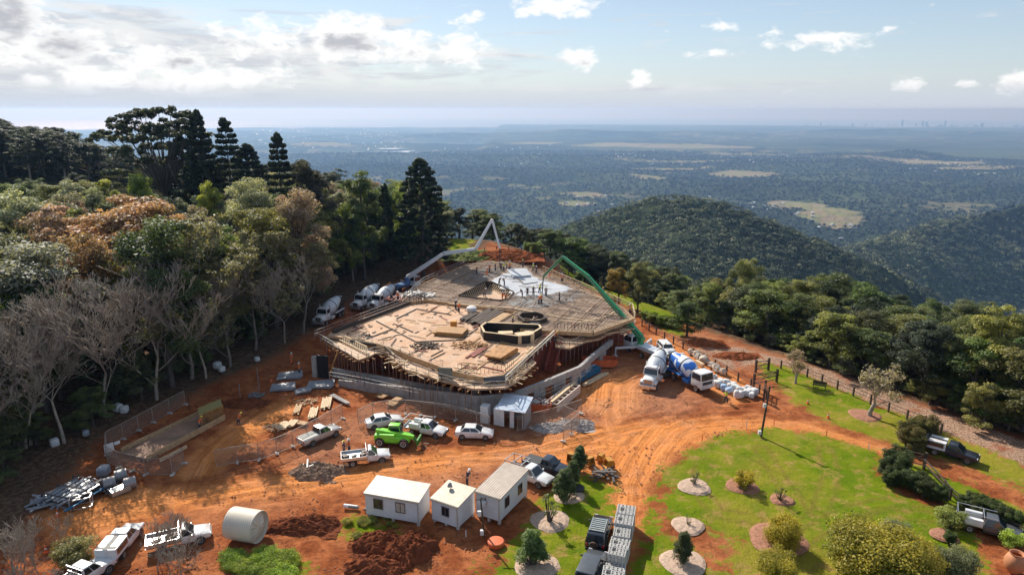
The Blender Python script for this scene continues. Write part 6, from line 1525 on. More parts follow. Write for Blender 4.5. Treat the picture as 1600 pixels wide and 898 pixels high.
WK = [(816, 464, 6, 0, 'navy-clad worker raking at the left end of the row on the fresh concrete'), (824, 462, 2, 0, 'navy-clad worker bent beside the leftmost rake man on the pour'), (833.5, 461, 5, 0, 'dark-clad worker standing in the middle of the row on the pour'), (843, 457, 4, 0, 'worker in hi-vis yellow holding the green pump hose'),
      (853, 463, 5, 0, 'dark-clad worker standing just right of the green pump hose'), (846, 474, 0, 0, 'worker in orange shirt standing in wet concrete nearest the viewer'), (842, 475, 3, 0, 'worker in orange bending beside the one standing in wet concrete'), (874, 471, 5, 0, 'lone dark-clad worker at the right of the pour'),
      (780, 445, 6, 0, 'crouched dark worker at the left edge of the wet slab by the stair void'), (788, 446, 6, 0, 'second crouched dark worker at the left edge of the wet slab'), (761, 430, 7, 0, 'worker all in orange at the far left of the far crew'), (765, 425, 0, 0, 'worker in orange at the head of the rebar, far left'),
      (774, 423, 5, 0, 'dark worker beside the white pump hose'), (783, 422, 2, 0, 'navy worker under the white pump hose'), (787, 423, 1, 0, 'worker in hi-vis yellow right of the white pump hose'), (792, 420, 4, 0, 'second hi-vis yellow worker behind the white pump hose'), (795, 423, 3, 0, 'bending orange worker of the far crew'),
      (797, 421, 0, 0, 'orange-clad worker at the right end of the far crew'), (817, 418, 5, 0, 'dark worker at the far edge of the slab by the red earth bank'), (833, 424, 1, 0, 'hi-vis yellow worker by the green equipment at the far right corner'), (838, 428, 2, 0, 'worker at the far right corner of the pour'), (859, 433, 7, 0, 'orange-clad worker on the right-hand walkway behind the green boom'),
      (878, 441, 0, 0, 'orange worker leaning on the right-hand guard rail'), (942, 463, 5, 0, 'dark worker near the green boom on the right-hand walkway'), (984, 490, 0, 0, 'orange worker at the right corner of the deck by the green boom'), (785, 470, 7, -1.1, 'orange-clad worker in the stair void, left of two'), (790, 471, 7, -1.1, 'orange-clad worker in the stair void, right of two'),
      (757, 463, 6, -1.1, 'crouched dark worker on the floor of the stair void'), (717, 488, 3, -.25, 'bending worker in orange on the ply deck near the timber stacks'), (712, 483, 6, -.25, 'crouched worker by the timber stacks on the ply deck'), (801, 511, 5, -.1, 'dark worker beside the black core walls'), (867, 533, 3, -1.1, 'orange worker at the head of the red stair'),
      (622, 470, 0, -.1, 'worker in orange among the red drums on the left deck edge'), (745, 428, 5, 0, 'dark worker alone on the reinforcement at upper left')]
r_ = random.Random(5)
for (px, py, k, dz, lb) in WK:
    z = DECKZ + dz; p = P(px, py, z); dup(PEOPLE[k], p, r_.uniform(0, 6.28), lb, 'person', 'workers on the slab')
for (px, py, k, rz, lb) in [(1134, 628, 1, 2.0, 'worker in hi-vis yellow walking below the white sacks'), (373, 663, 3, 0, 'worker in orange bending over beside the footing trench'), (468, 584, 0, 1, 'worker in orange standing in shade by the metal sheets'), (456, 568, 7, 1, 'worker in orange in the shade further up the track'),
                            (538, 710, 5, 0, 'man in dark clothes behind the flatbed ute'), (546, 707, 0, 3, 'worker in orange behind the flatbed ute'), (312, 671, 3, 1, 'worker in orange crouching against the long timber footing form'), (730, 757, 6, 1, 'man crouching behind the small cabin'), (1042, 572, 1, 1, 'worker in hi-vis yellow between the two right-hand mixers'), (1037, 552, 4, 0, 'worker in hi-vis yellow beside the white station wagon')]:
    p = PG(px, py); dup(PEOPLE[k], p, rz, lb, 'person', 'workers on the ground')
for e in PEOPLE.values():
    for c in kids(e): bpy.data.objects.remove(c)
    bpy.data.objects.remove(e)
# ------------------------------------------------------------------ cabins, shed, tank
def xy_frame(a, b):           # local frame with x from a to b
    d = b - a; return (a + b) / 2, math.atan2(d.y, d.x), d.length
def cabin(a, b, depth, h, label, roof, name='site_cabin', cat='site hut', wins=(), rise=.3, side_wins=(), legs=.25):
    A, B_3 = PG(*a), PG(*b); L = (B_3 - A).length; rz = math.atan2((B_3 - A).y, (B_3 - A).x)
    r = empty(name, (A.x, A.y, gz(A.x, A.y)), rz, label, cat)
    mb = MB(); mb.prismx([(0, legs), (L, legs), (L, legs + h), (0, legs + h)], 0, depth); mb.v = [(x, y, z + (rise * y / depth if z > legs + .1 else 0)) for x, y, z in mb.v]; mb.build('wall', CLADW, r)
    o = .14; z0, z1 = legs + h + .004, legs + h + rise + .004
    mb = MB(); mb.frust([(-o, -o, z0 - .02), (L + o, -o, z0 - .02), (L + o, depth + o, z1 + .0), (-o, depth + o, z1 + .0)], [(-o, -o, z0 + .07), (L + o, -o, z0 + .07), (L + o, depth + o, z1 + .09), (-o, depth + o, z1 + .09)]); rf = mb.build('roof', roof, r)
    mb = MB(); mb.box((L / 2, -o - .02, z0 + .02), (L + 2 * o, .05, .13)); mb.build('fascia', mat('beige_trim', (.42, .36, .28), .6), rf)
    mb = MB()
    for x in (.15, L / 2, L - .15):
        for y in (.2, depth - .2): mb = MB(); mb.box((x, y, legs / 2 - .15), (.25, .25, legs + .3)); mb.build('stump', BLOCK, r)
    mb = MB()
    for x in (0, L): mb.box((x, -.004, legs + h / 2), (.07, .03, h))
    mb.build('corner_trim', WHITE, r)
    mb = MB(); mb.box((-.35, depth * .5, .12), (.7, 1.1, .2)); mb.box((-.2, depth * .5, .3), (.4, 1.1, .18)); mb.build('step', PLAST, r)
    mb = MB(); mb.beam((-.1, -o - .06, z0 - .03), (L + .1, -o - .06, z0 - .03), .1); mb.beam((L - .06, -.06, legs), (L - .06, -.06, z0), .06); mb.build('gutter', mat('beige_trim', (.42, .36, .28), .6), r)
    for (u, w_, hh, zc, open_) in wins:
        x = u * L; mb = MB()
        for q in ((x, zc + hh / 2, w_, .08), (x, zc - hh / 2, w_, .08)): mb.box((q[0], -.02, q[1] + legs), (q[2] + .08, .07, q[3]))
        for q in (x - w_ / 2, x, x + w_ / 2): mb.box((q, -.02, zc + legs), (.06, .07, hh))
        f = mb.build('window_frame', WINF, r); mb = MB(); mb.box((x, -.006, zc + legs), (w_, .03, hh)); mb.build('pane', GLASS if not open_ else mat('pale_blind', (.5, .42, .34), .6), f)
    for (u, w_, hh, zc) in side_wins:
        y = u * depth; mb = MB(); mb.box((L + .012, y, zc + legs), (.05, w_ + .1, hh + .1)); f = mb.build('window_frame', WINF, r)
        mb = MB(); mb.box((L + .036, y - w_ * .26, zc + legs), (.03, w_ * .42, hh)); mb.box((L + .036, y + w_ * .26, zc + legs), (.03, w_ * .42, hh)); mb.build('pane', GLASS, f)
    return r, L, rz
c1, L1, a1 = cabin((573, 806), (655, 821), 2.6, 2.3, 'white site hut with cream roof and two windows, leftmost of the three', ROOFW, wins=((.24, .95, 1.0, 1.35, 0), (.66, .95, 1.0, 1.35, 1)))
c2, L2, a2 = cabin((676, 814), (716, 828), 2.9, 2.25, 'small square white site hut in the middle of the three, antenna on its roof', ROOFC, wins=((.52, .8, .9, 1.3, 0),))
mb = MB(); mb.cyl((.9, 1.9, 2.6), (.9, 1.9, 3.2), .025, .025, 5); mb.cyl((.75, 1.9, 3.15), (1.15, 1.8, 3.1), .28, .05, 10); mb.build('antenna', STEEL, c2)
c3, L3, a3 = cabin((745, 806), (781, 818), 5.6, 2.5, 'white site hut with ribbed tan roof, rightmost of the three beside the power pole', ROOFT, wins=((.30, .6, .5, 1.7, 0),), side_wins=((.25, .8, 1.0, 1.4), (.72, .8, 1.0, 1.4)), rise=.25)
mb = MB(); mb.box((L3 * .30, -.35, 1.9), (.75, .5, .45)); mb.build('air_conditioner', WHITE, c3, bevel=.03)
# portable toilets with a blue-white skillion roof
def shed():
    A, B_3 = PG(748, 662), PG(818, 672); L = (B_3 - A).length; r = empty('site_shed', (A.x, A.y, 0), math.atan2((B_3 - A).y, (B_3 - A).x), 'small open-fronted site shed with pale blue skillion roof below the slab corner', 'shed')
    for x in (.2, 2.0): mb = MB(); mb.box((x + .4, .9, 1.15), (1.05, 1.1, 2.3)); mb.build('toilet_cubicle', CABW, r, bevel=.03)
    for x in (L - 2.9, L - 1.6, L - .2): mb = MB(); mb.box((x, .3, 1.2), (.55 if x < L - 1 else .1, .12, 2.4)); mb.build('door_panel', CABW, r)
    mb = MB(); mb.box((L - 1.5, 3.0, 1.25), (3.0, .1, 2.5)); mb.box((L + .05, 1.6, 1.3), (.08, 2.9, 2.5)); mb.build('wall', mat('shed_grey_wall', (.35, .36, .38), .6), r)
    mb = MB(); x0, x1 = L - 3.6, L + .3; mb.frust([(x0, -.3, 2.45), (x1, -.3, 2.45), (x1, 3.4, 3.0), (x0, 3.4, 3.0)], [(x0, -.3, 2.53), (x1, -.3, 2.53), (x1, 3.4, 3.08), (x0, 3.4, 3.08)]); mb.build('roof', ROOFB, r)
shed()
def tank():
    p = PG(370, 850); q = PG(400, 838); r = empty('water_tank', (p.x + .4, p.y + 1.0, gz(p.x, p.y)), math.atan2(-.25, 1), 'round cream water tank lying on its side in the red dirt', 'water tank')
    R0, Lt = 1.45, 2.5; M = Matrix.Translation((-Lt * .5, 0, R0 - .05)) @ Matrix.Rotation(math.pi / 2, 4, 'Y'); mb = MB()
    pr = [(R0, 0)]
    for k in range(13): pr += [(R0, .1 + k * .22), (R0 + .025, .16 + k * .22), (R0, .24 + k * .22)]
    mb.lathe([(R0 - .3, 0)] + pr + [(R0 - .02, Lt)], M, 40); mb.build('tank_wall', TANKM, r, smooth=True)
    mb = MB(); M2 = M @ Matrix.Translation((0, 0, Lt)); n = 24; vs = [M2 @ Vector((0, 0, .38))]; 
    for k in range(n * 2):
        t = math.pi * k / n; vs.append(M2 @ Vector((R0 * math.cos(t), R0 * math.sin(t), 0))); 
    for k in range(n * 2):
        t = math.pi * k / n; rr = R0 * .45; vs.append(M2 @ Vector((rr * math.cos(t), rr * math.sin(t), .30 + (.08 if k % 4 < 2 else -.02))))
    m_ = n * 2; fs = [(1 + k, 1 + (k + 1) % m_, 1 + m_ + (k + 1) % m_, 1 + m_ + k) for k in range(m_)] + [(0, 1 + m_ + k, 1 + m_ + (k + 1) % m_) for k in range(m_)]
    mb.add(vs, fs); mb.build('tank_roof', mat('cream_tank_roof', (.66, .58, .46), .6, 0, .2, 1.5), r)
tank()
# ------------------------------------------------------------------ skips, piles of material
def skip(px, py, rz, label, rub, L=4.6, full=True):
    p = PG(px, py); r = empty('skip_bin', p, rz, label, 'skip bin'); h, w = 1.25, 1.9; mb = MB()
    prof = [(-L / 2 + .55, .1), (L / 2 - .55, .1), (L / 2, .7), (L / 2, h), (L / 2 - .08, h), (L / 2 - .1, .75), (L / 2 - .6, .2), (-L / 2 + .6, .2), (-L / 2 + .1, .75), (-L / 2 + .08, h), (-L / 2, h), (-L / 2, .7)]
    mb.prismx(prof, -w / 2, w / 2)
    for s in (-1, 1):
        q = [(-L / 2 + .55, .1), (L / 2 - .55, .1), (L / 2, .7), (L / 2, h), (-L / 2, h), (-L / 2, .7)]; mb.add([(x, s * w / 2 - .03, z) for x, z in q] + [(x, s * w / 2 + .03, z) for x, z in q], [tuple(range(6)), tuple(range(11, 5, -1))] + [(i, (i + 1) % 6, 6 + (i + 1) % 6, 6 + i) for i in range(6)])
        for k in range(4): mb.box((-L / 2 + .9 + k * (L - 1.8) / 3, s * (w / 2 + .05), .7), (.08, .07, 1.1))
    mb.build('bin_body', ORNG, r)
    if full:
        mb = MB(); rr = random.Random(px)
        for k in range(40): mb.box((rr.uniform(-L / 2 + .5, L / 2 - .5), rr.uniform(-w / 2 + .2, w / 2 - .2), h - .25 + rr.uniform(0, .35)), (rr.uniform(.2, .9), rr.uniform(.1, .35), rr.uniform(.04, .2)), rr.uniform(0, 3))
        mb.build('rubbish', rub, r)
skip(936, 571, .02, 'empty orange skip bin in the shade of the deck', TIMB, 5.4, False)
skip(833, 640, -.12, 'orange skip bin heaped with offcuts beside the shed', mat('mixed_rubbish', (.55, .48, .42), .8, 0, .5, 6), 4.8)
def stack_frame():                  # white steel form table on its side
    a, b = PG(862, 642), PG(898, 612); m_, rz, L = xy_frame(a, b); r = empty('formwork_table', (m_.x, m_.y, 0), rz, 'cream formwork frame loaded with planks beside the orange skip', 'formwork'); mb = MB()
    for z in (.15, 1.1):
        for s in (-1, 1): mb.beam((-L / 2, s * .8, z), (L / 2, s * .8, z), .14, .25)
    for k in range(7):
        x = -L / 2 + L * k / 6; mb.beam((x, -.8, 1.1), (x, .8, 1.1), .1, .15)
        for s in (-1, 1): mb.beam((x, s * .8, .15), (x, s * .8, 1.1), .1)
    mb.build('frame', mat('cream_painted_steel', (.62, .54, .46), .6, 0, .2), r)
    for s in (-1, 1): mb = MB(); mb.box((0, s * .88, .6), (L * .98, .03, .8)); mb.build('side_panel', mat('cream_painted_steel', (.62, .54, .46)), r)
    mb = MB(); mb.beam((-L / 2, .1, 1.3), (L / 2 + .4, .15, 1.3), .35, .12); mb.build('plank', TIMBL, r)
stack_frame()
def bundle():
    a, b = PG(896, 598), PG(932, 580); m_, rz, L = xy_frame(a, b); r = empty('blue_formwork_bundle', (m_.x, m_.y, 0), rz, 'long bundle of blue steel formwork beams on the red dirt', 'formwork'); mb = MB()
    for k in range(5):
        for z in range(3): mb.beam((-L / 2, -.65 + k * .32, .25 + z * .3), (L / 2, -.65 + k * .32, .25 + z * .3), .24, .24)
    mb.build('beam', BLUES, r)
    mb = MB(); rr = random.Random(4)
    for k in range(14): mb.box((rr.uniform(-L / 2, L / 2), rr.uniform(-.5, .5), 1.04), (rr.uniform(.4, 1.2), rr.uniform(.1, .3), .04), rr.uniform(-.2, .2))
    mb.build('wrapping', BAGB, r)
bundle()
def planks(name, px0, py0, px1, py1, w, n, m_, label, cat='timber', layers=2, z=None, th=.1, gap=1.25, grp=None):
    a, b = (PG(px0, py0), PG(px1, py1)) if z is None else (P(px0, py0, z), P(px1, py1, z)); c, rz, L = xy_frame(a, b); mb = MB(); rr = random.Random(px0 * 7 + int(py0))
    for l in range(layers):
        for k in range(n): mb.box((rr.uniform(-.1, .1) * L, (k - (n - 1) / 2) * w * gap, .06 + l * th * 1.1 + th / 2), (L * rr.uniform(.75, 1), w, th), rr.uniform(-.02, .02))
    zz = c.z if z is not None else gz(c.x, c.y)
    return mb.build(name, m_, None, label=label, cat=cat, group=grp, loc=(c.x, c.y, zz), rz=rz)
planks('plank_stack', 912, 603, 950, 583, .16, 4, TIMBL, 'pale planks lying right of the blue formwork bundle')
planks('plank_stack', 598, 602, 650, 611, .22, 8, TIMBL, 'long pale planks stacked against the front retaining wall', layers=4)
planks('plank_stack', 592, 609, 634, 618, .22, 5, TIMBL, 'pale planks at the foot of the retaining wall stack', layers=2)
planks('ply_sheet_stack', 590, 618, 603, 622, 1.3, 1, PLYO, 'brown plywood sheet stack, upper left of three by the mesh fence', 'plywood', 2)
planks('ply_sheet_stack', 614, 625, 627, 628, 1.3, 1, PLYO, 'brown plywood sheet stack, right of three by the mesh fence', 'plywood', 3)
planks('ply_sheet_stack', 607, 631, 621, 634, 1.3, 1, PLYO, 'brown plywood sheet stack, lowest of three by the mesh fence', 'plywood', 2)
planks('timber_stack', 742, 508, 778, 486, .5, 5, TIMBD, 'dark timber stack on the ply deck behind the yellow bin', layers=4, z=4.95)
planks('timber_stack', 762, 509, 790, 492, .4, 4, TIMB, 'long loose timbers at the right end of the ply deck', layers=3, z=4.95)
planks('timber_stack', 722, 503, 742, 491, .3, 4, TIMBD, 'short dark timber stack left of the long dark stack', layers=3, z=4.95)
planks('ply_pack', 678, 519, 727, 523, 3.0, 1, PLYO, 'flat brown plywood pack in the middle of the ply deck', 'plywood', 4, z=4.95, th=.14)
planks('ply_pack', 768, 565, 797, 547, 2.7, 1, TIMBO, 'bright orange-brown plywood pack near the front corner of the deck', 'plywood', 4, z=4.95, th=.16)
planks('timber_stack', 732, 560, 757, 543, .3, 3, FORMR, 'reddish timbers scattered left of the orange-brown plywood pack', layers=1, z=4.95)
mb = MB(); p = P(709, 512, 4.95); mb.box((0, 0, .6), (1.0, .8, 1.1)); mb.build('yellow_bin', YELP, None, .06, label='small yellow bin behind the flat plywood pack', cat='bin', loc=p)
mb = MB(); p = P(737, 487, 4.95); mb.lathe([(.7, 0), (.95, .3), (.85, .8), (.5, 1.0)], Matrix.Identity(4), 12); mb.build('material_sack', BAG, None, label='white sack on the ply deck beside the long dark timber stack', cat='sack', loc=p, smooth=True)
def pile(name, px, py, n, spread, size, m_, label, cat, z=None, h=.5, group=None):
    p = PG(px, py) if z is None else P(px, py, z); rr = random.Random(px + py); mb = MB()
    for k in range(n):
        a, q = rr.uniform(0, 6.28), rr.random() ** .6 * spread; M = Matrix.Rotation(rr.uniform(0, 3.14), 3, 'Z') @ Matrix.Rotation(rr.uniform(-.35, .35), 3, 'Y'); mb.box((q * math.cos(a), q * math.sin(a) * .6, .06 + rr.random() * h * (1 - q / spread * .8)), (rr.uniform(.5, 1.4) * size, .12 * size, .10), M=M)
    return mb.build(name, m_, None, label=label, cat=cat, loc=p, group=group)
pile('debris_pile', 665, 541, 60, 2.6, 1.0, TIMBD, 'dark pile of timber offcuts at the middle front of the ply deck', 'debris', 4.95)
pile('debris_pile', 735, 540, 70, 2.8, 1.0, PLYO, 'brown scatter of timber offcuts left of the black core walls', 'debris', 4.95)
pile('debris_pile', 572, 526, 10, .8, .8, TIMBD, 'small bundle of brown battens near the left front of the deck', 'debris', 4.95)
pile('drum_pile', 620, 468, 26, 2.0, .9, mat('pink_red_plastic', (.55, .22, .16), .6), 'heap of pinkish boxes on the left edge of the deck', 'boxes', 5.2, .8)
pile('rebar_pile', 650, 462, 60, 3.2, 2.0, STEEL, 'grey heap of loose steel at the upper left of the deck', 'steel', 5.3, .5)
# stacks in the working area left of the building
for i, (px, py, w, l, an, m_, lb) in enumerate([(452, 588, 2.6, 3.4, .2, 'g', 'grey metal sheet on the red dirt, uppermost of three'), (441, 606, 2.4, 3.2, .2, 'g', 'grey metal sheet on the red dirt, lower left of three'), (500, 602, 2.6, 3.6, .1, 'g', 'grey metal sheet nearest the retaining wall'), (472, 612, 1.4, 2.0, .5, 'g', 'small grey metal stack below the metal sheets')]):
    p = PG(px, py); mb = MB()
    for k in range(3): mb.box((k * .1, k * .06, .08 + k * .09), (l, w, .05), k * .06)
    for s in (-1, 1): mb.box((0, s * w * .35, .02), (l * .9, .12, .1))
    mb.build('metal_sheet_stack', SHEETM, None, label=lb, cat='metal sheets', loc=p, rz=an)
for i, (x0, y0, x1, y1, n, lb) in enumerate([(508, 640, 512, 622, 6, 'upright-lying bundle of pale battens right of the middle of the working area'), (487, 655, 492, 638, 5, 'pale bundle of battens above the mesh fence'), (462, 648, 468, 634, 4, 'grey-brown bundle of battens left of the pale bundle'), (440, 672, 447, 660, 5, 'short pale batten bundle close to the mesh fence'), (452, 668, 462, 657, 5, 'second short batten bundle close to the mesh fence'), (466, 662, 480, 664, 4, 'brown logs beside the batten bundles'), (518, 618, 546, 633, 3, 'long grey channel lying towards the ply sheets')]):
    planks('batten_bundle', x0, y0, x1, y1, .17, n, TIMBL if i not in (2, 5, 6) else (CONC if i == 6 else TIMB), lb, layers=2)
pile('debris_pile', 480, 628, 30, 1.5, .8, TIMB, 'loose timber scatter in the middle of the working area', 'debris', None, .3)
pile('debris_pile', 432, 668, 34, 1.6, .7, TIMBL, 'pale timber scatter along the mesh fence', 'debris', None, .3)
pile('wire_coil', 400, 618, 40, 1.3, .9, STEEL, 'tangle of grey wire by the thin steel pipes', 'wire', None, .3)
for i, (px, pyb, pyt, lb) in enumerate([(405, 610, 576, 'tall thin grey steel pipe standing near the track'), (376, 624, 600, 'short thin grey steel pipe standing left of the tall one'), (296, 640, 615, 'dark star picket beside the footing trench')]):
    b = PG(px, pyb); mb = MB(); h = (PY(px, pyt, b.y).z - b.z); mb.cyl((0, 0, -.2), (0, 0, h), .06, .06, 6); mb.cyl((0, 0, h), (0, 0, h + .06), .09, .05, 6); mb.build('marker_pipe', STEEL if i < 2 else TIMBD, None, label=lb, cat='pipe', loc=b)
def trench():
    r = empty('footing_form', PG(260, 690), 0, 'long timber-boxed concrete footing inside the mesh fence enclosure', 'formwork'); o = r.location
    def bm(a, b, za, w, h, name, m_):
        A, B_3 = PG(*a), PG(*b); mb = MB(); mb.beam(Vector((A.x, A.y, za)) - o, Vector((B_3.x, B_3.y, za)) - o, w, h); return mb.build(name, m_, r)
    z = o.z; bm((190, 708), (330, 640), z + .35, .12, .7, 'side_form', TIMB); bm((230, 722), (352, 655), z + .35, .12, .7, 'side_form', TIMB); bm((250, 722), (292, 700), z + .2, .1, .4, 'side_form', TIMBL)
    mb = MB(); q = [PG(*t) for t in ((192, 710), (326, 642), (350, 653), (232, 722))]; mb.frust([Vector((v.x, v.y, z + .05)) - o for v in q], [Vector((v.x, v.y, z + .30)) - o for v in q]); mb.build('blinding_slab', mat('pale_blinding', (.33, .20, .13), .85, 0, .5, .5, dirt=.5), r)
    A, B_3 = PG(314, 668), PG(350, 652)
    for k in range(4): mb = MB(); mb.beam(Vector((A.x, A.y, z + .45 + k * .35)) - o, Vector((B_3.x, B_3.y, z + .45 + k * .35)) - o, .14, .12); mb.build('waler', TIMBO, r)
    for k in range(12):
        p = A.lerp(B_3, k / 11); mb = MB(); mb.beam(Vector((p.x, p.y, z)) - o, Vector((p.x, p.y, z + 1.75)) - o, .1); mb.build('stud', TIMBO, r)
    mb = MB(); d = Vector((-1.2, 2.2, 0)); mb.frust([Vector((v.x, v.y, z + 1.55)) - o for v in (A, B_3, B_3 + d, A + d)], [Vector((v.x, v.y, z + 1.65)) - o for v in (A, B_3, B_3 + d, A + d)]); mb.build('form_lid', mat('mossy_form_ply', (.30, .24, .08), .8), r)
trench()
for (px, py, k, lb, m_) in [(185, 642, 1.0, 'white sack at the foot of the forked leafless tree', BAG), (195, 644, .9, 'cream sack right of the white sack under the forked tree', BAG), (86, 696, .9, 'white sack under the trees at the far left', BAG), (340, 575, 1.0, 'white sack stacked at the forest edge below the slim trunk', BAG), (347, 580, .8, 'second white sack at the forest edge by the slim trunk', BAG), (402, 564, .7, 'small white sack beside the shaded track', BAG),
                            (135, 680, .7, 'flat pale sheet bundle in the shade at left', BAGG), (163, 742, 1.1, 'grey wrapped cube above the steel frame stacks', BAGG)]:
    p = PG(px, py); mb = MB(); rr = random.Random(px); mb.box((0, 0, .5 * k), (1.1 * k, 1.0 * k, 1.0 * k)); o = mb.build('bulk_sack', m_, None, .28 * k, label=lb, cat='sack', loc=p, rz=rr.uniform(0, 3), smooth=True, seg=3)
# big white and blue sacks below the road gate
bg = [(1122, 601, 0), (1163, 612, 0), (1145, 599, 0), (1137, 595, 0), (1168, 608, 0), (1150, 617, 0), (1115, 588, 0), (1178, 613, 0), (1111, 591, 0), (1118, 595, 0), (1127, 592, 0), (1134, 598, 0), (1142, 602, 0), (1148, 606, 0), (1139, 609, 1), (1131, 606, 1), (1154, 611, 0), (1160, 607, 0), (1166, 614, 0), (1174, 617, 0), (1171, 611, 0), (1157, 617, 0)]
mb = MB(); mb.box((0, 0, .5), (1.15, 1.15, 1.0)); mb.build('bulk_sack', BAG, None, .33, smooth=True, seg=3); sk = bpy.context.scene.collection.objects[-1]
for i, (px, py, b_) in enumerate(bg):
    o = sk.copy(); C.objects.link(o); p = PG(px, py + 4); o.location = p; o.rotation_euler = (r_.uniform(-.12, .12), r_.uniform(-.12, .12), r_.uniform(0, 3)); o.scale = (r_.uniform(.55, 1.0), r_.uniform(.5, .95), r_.uniform(.45, 1.1))
    if b_: o.data = sk.data.copy(); o.data.materials.clear(); o.data.materials.append(BAGB)
    tagit(o, 'pale blue bulk sack in the row of sacks right of the swirl-drum mixer' if b_ else 'white bulk sack in the row of sacks right of the swirl-drum mixer', 'sack', 'pale blue sacks by the road' if b_ else 'white sacks by the road')
bpy.data.objects.remove(sk)
def rocks(px, py, n, spread, s, m_, label, cat, name='rock', group=None):
    p = PG(px, py); rr = random.Random(px * 3 + py); mb = MB()
    for k in range(n):
        a, q = rr.uniform(0, 6.28), rr.random() ** .5 * spread; c = Vector((q * math.cos(a), q * math.sin(a), s * .3)); z0 = len(mb.v)
        mb.lathe([(s * .3, -s * .3), (s * .55, 0), (s * .45, s * .3), (s * .15, s * .45)], Matrix.Translation(c) @ Matrix.Rotation(rr.uniform(-.4, .4), 4, 'X'), 6)
        for i in range(z0, len(mb.v)): v = mb.v[i]; mb.v[i] = (v[0] + rr.uniform(-.1, .1) * s, v[1] + rr.uniform(-.1, .1) * s, v[2] + rr.uniform(-.1, .1) * s)
    return mb.build(name, m_, None, label=label, cat=cat, loc=p, group=group)
for i in range(9): rocks(1080 + i * 6 + r_.uniform(-2, 2), 552 + i * 4 + r_.uniform(-2, 2), 1, .1, r_.uniform(.9, 1.5), STONE, 'pale boulder in the line of rocks beside the white station wagon', 'rock', group='boulders beside the track')
planks('log', 1086, 566, 1100, 574, .5, 1, TIMBL, 'pale log lying beside the boulders', 'log', 1, th=.45)
# steel frames, conduits and rolls stacked at the far left
def frames():
    a, b = PG(78, 800), PG(150, 757); c, rz, L = xy_frame(a, b); r = empty('steel_rack', (c.x, c.y, gz(c.x, c.y)), rz, 'long rack of galvanised beams and scaffold planks at the lower left', 'scaffold rack'); rr = random.Random(2)
    for k in range(9): mb = MB(); y = -1.6 + k * .4; mb.beam((-L / 2 + rr.uniform(0, 1), y, .8 + .1 * (k % 3)), (L / 2 - rr.uniform(0, 1), y, .9 + .1 * (k % 2)), .32, .09); mb.build('scaffold_plank', SHEETM if k % 4 else ALU, r)
    mb = MB()
    for x in (-L / 3, 0, L / 3):
        mb.beam((x, -1.9, .55), (x, 1.9, .55), .14)
        for s in (-1, 1): mb.beam((x, s * 1.9, -.1), (x, s * 1.9, 1.3), .12)
        mb.beam((x, -1.9, 1.3), (x, 1.9, 1.3), .08)
    mb.build('rack_frame', DSTEEL, r); mb = MB(); mb.beam((-L / 2, -2.0, .5), (L / 2, -2.0, .5), .3, .12); mb.build('blue_beam', BLUES, r)
frames()
pile('scaffold_pile', 82, 785, 50, 2.2, 1.5, BAGG, 'grey pile of scaffold fittings left of the beam rack', 'scaffold parts', None, 1.0)
pile('scaffold_pile', 158, 765, 50, 2.0, 1.2, DSTEEL, 'dark pile of scaffold fittings right of the beam rack', 'scaffold parts', None, .8)
for (px, py, lb) in [(172, 762, 'grey wire roll nearest the beam rack'), (190, 750, 'grey wire roll behind the others'), (204, 762, 'grey wire roll at the right end of the stack')]:
    p = PG(px, py); mb = MB(); mb.lathe([(.45, -.6), (.62, -.55), (.66, 0), (.62, .55), (.45, .6)], Matrix.Translation((0, 0, .6)) @ Matrix.Rotation(math.pi / 2, 4, 'Y'), 14); mb.build('wire_roll', STEEL, None, label=lb, cat='wire roll', loc=p, rz=.6, smooth=True)
planks('aluminium_box', 170, 776, 200, 764, 1.1, 1, ALU, 'pale metal box lying below the wire rolls', 'metal box', 1, th=.5)
p = PG(128, 791); mb = MB()
for s in (-1, 1):
    for z in (.1, 1.1): mb.beam((-.9, s * .5, z), (.9, s * .5, z), .09); mb.beam((s * .9, -.5, z), (s * .9, .5, z), .09)
    for t in (-1, 1): mb.beam((t * .9, s * .5, .1), (t * .9, s * .5, 1.1), .09)
mb.build('stillage', ALU, None, label='open metal stillage cage in front of the beam rack', cat='cage', loc=p, rz=.4)
# concrete block pallets in a row
def pallet():
    r = empty('block_pallet', (0, 0, -700)); bs = MB(); core = MB(); pl = MB(); rr = random.Random(6)
    for i in range(5):
        for j in range(3):
            for k in range(5):
                if k == 4 and rr.random() < .12: continue
                c = Vector((-.48 + j * .48, -.5 + i * .25, .25 + k * .23)); 
                for s in (-1, 1): bs.box(c + Vector((0, s * .09, 0)), (.44, .045, .21)); bs.box(c + Vector((s * .2, 0, 0)), (.045, .14, .21))
                bs.box(c, (.045, .14, .21)); core.box(c - Vector((0, 0, .03)), (.36, .13, .12))  # black fill paints the shade inside the block hollows
    bs.mesh; o = bs.build('block_stack', BLOCK, r); core.build('hollow_shade', PLAST, r)
    for y in (-.5, 0, .5): pl.box((0, y, .05), (1.45, .12, .1))
    pl.box((0, 0, .12), (1.45, 1.25, .03)); pl.build('pallet', TIMB, r); return snap(r)
pt = pallet(); A, B_3 = PG(977, 824), PG(956, 925); nP = 7
for k in range(nP):
    p = A.lerp(B_3, k / (nP - 1)); rz = math.atan2((B_3 - A).y, (B_3 - A).x) + r_.uniform(-.05, .05)
    nm = ['farthest', 'second farthest', 'third', 'fourth', 'fifth', 'sixth', 'nearest'][k]
    dup(pt, (p.x, p.y, gz(p.x, p.y) + .0), rz, f'pallet of hollow grey concrete blocks, {nm} in the row beside the black four-wheel drive', 'block pallet', 'pallets of concrete blocks', (1.1, 1.38 if k not in (2, 4) else 1.2, [1.55, 1.5, 1.3, 1.2, 1.5, .9, 1.5][k]))
for c in kids(pt): bpy.data.objects.remove(c)
bpy.data.objects.remove(pt)
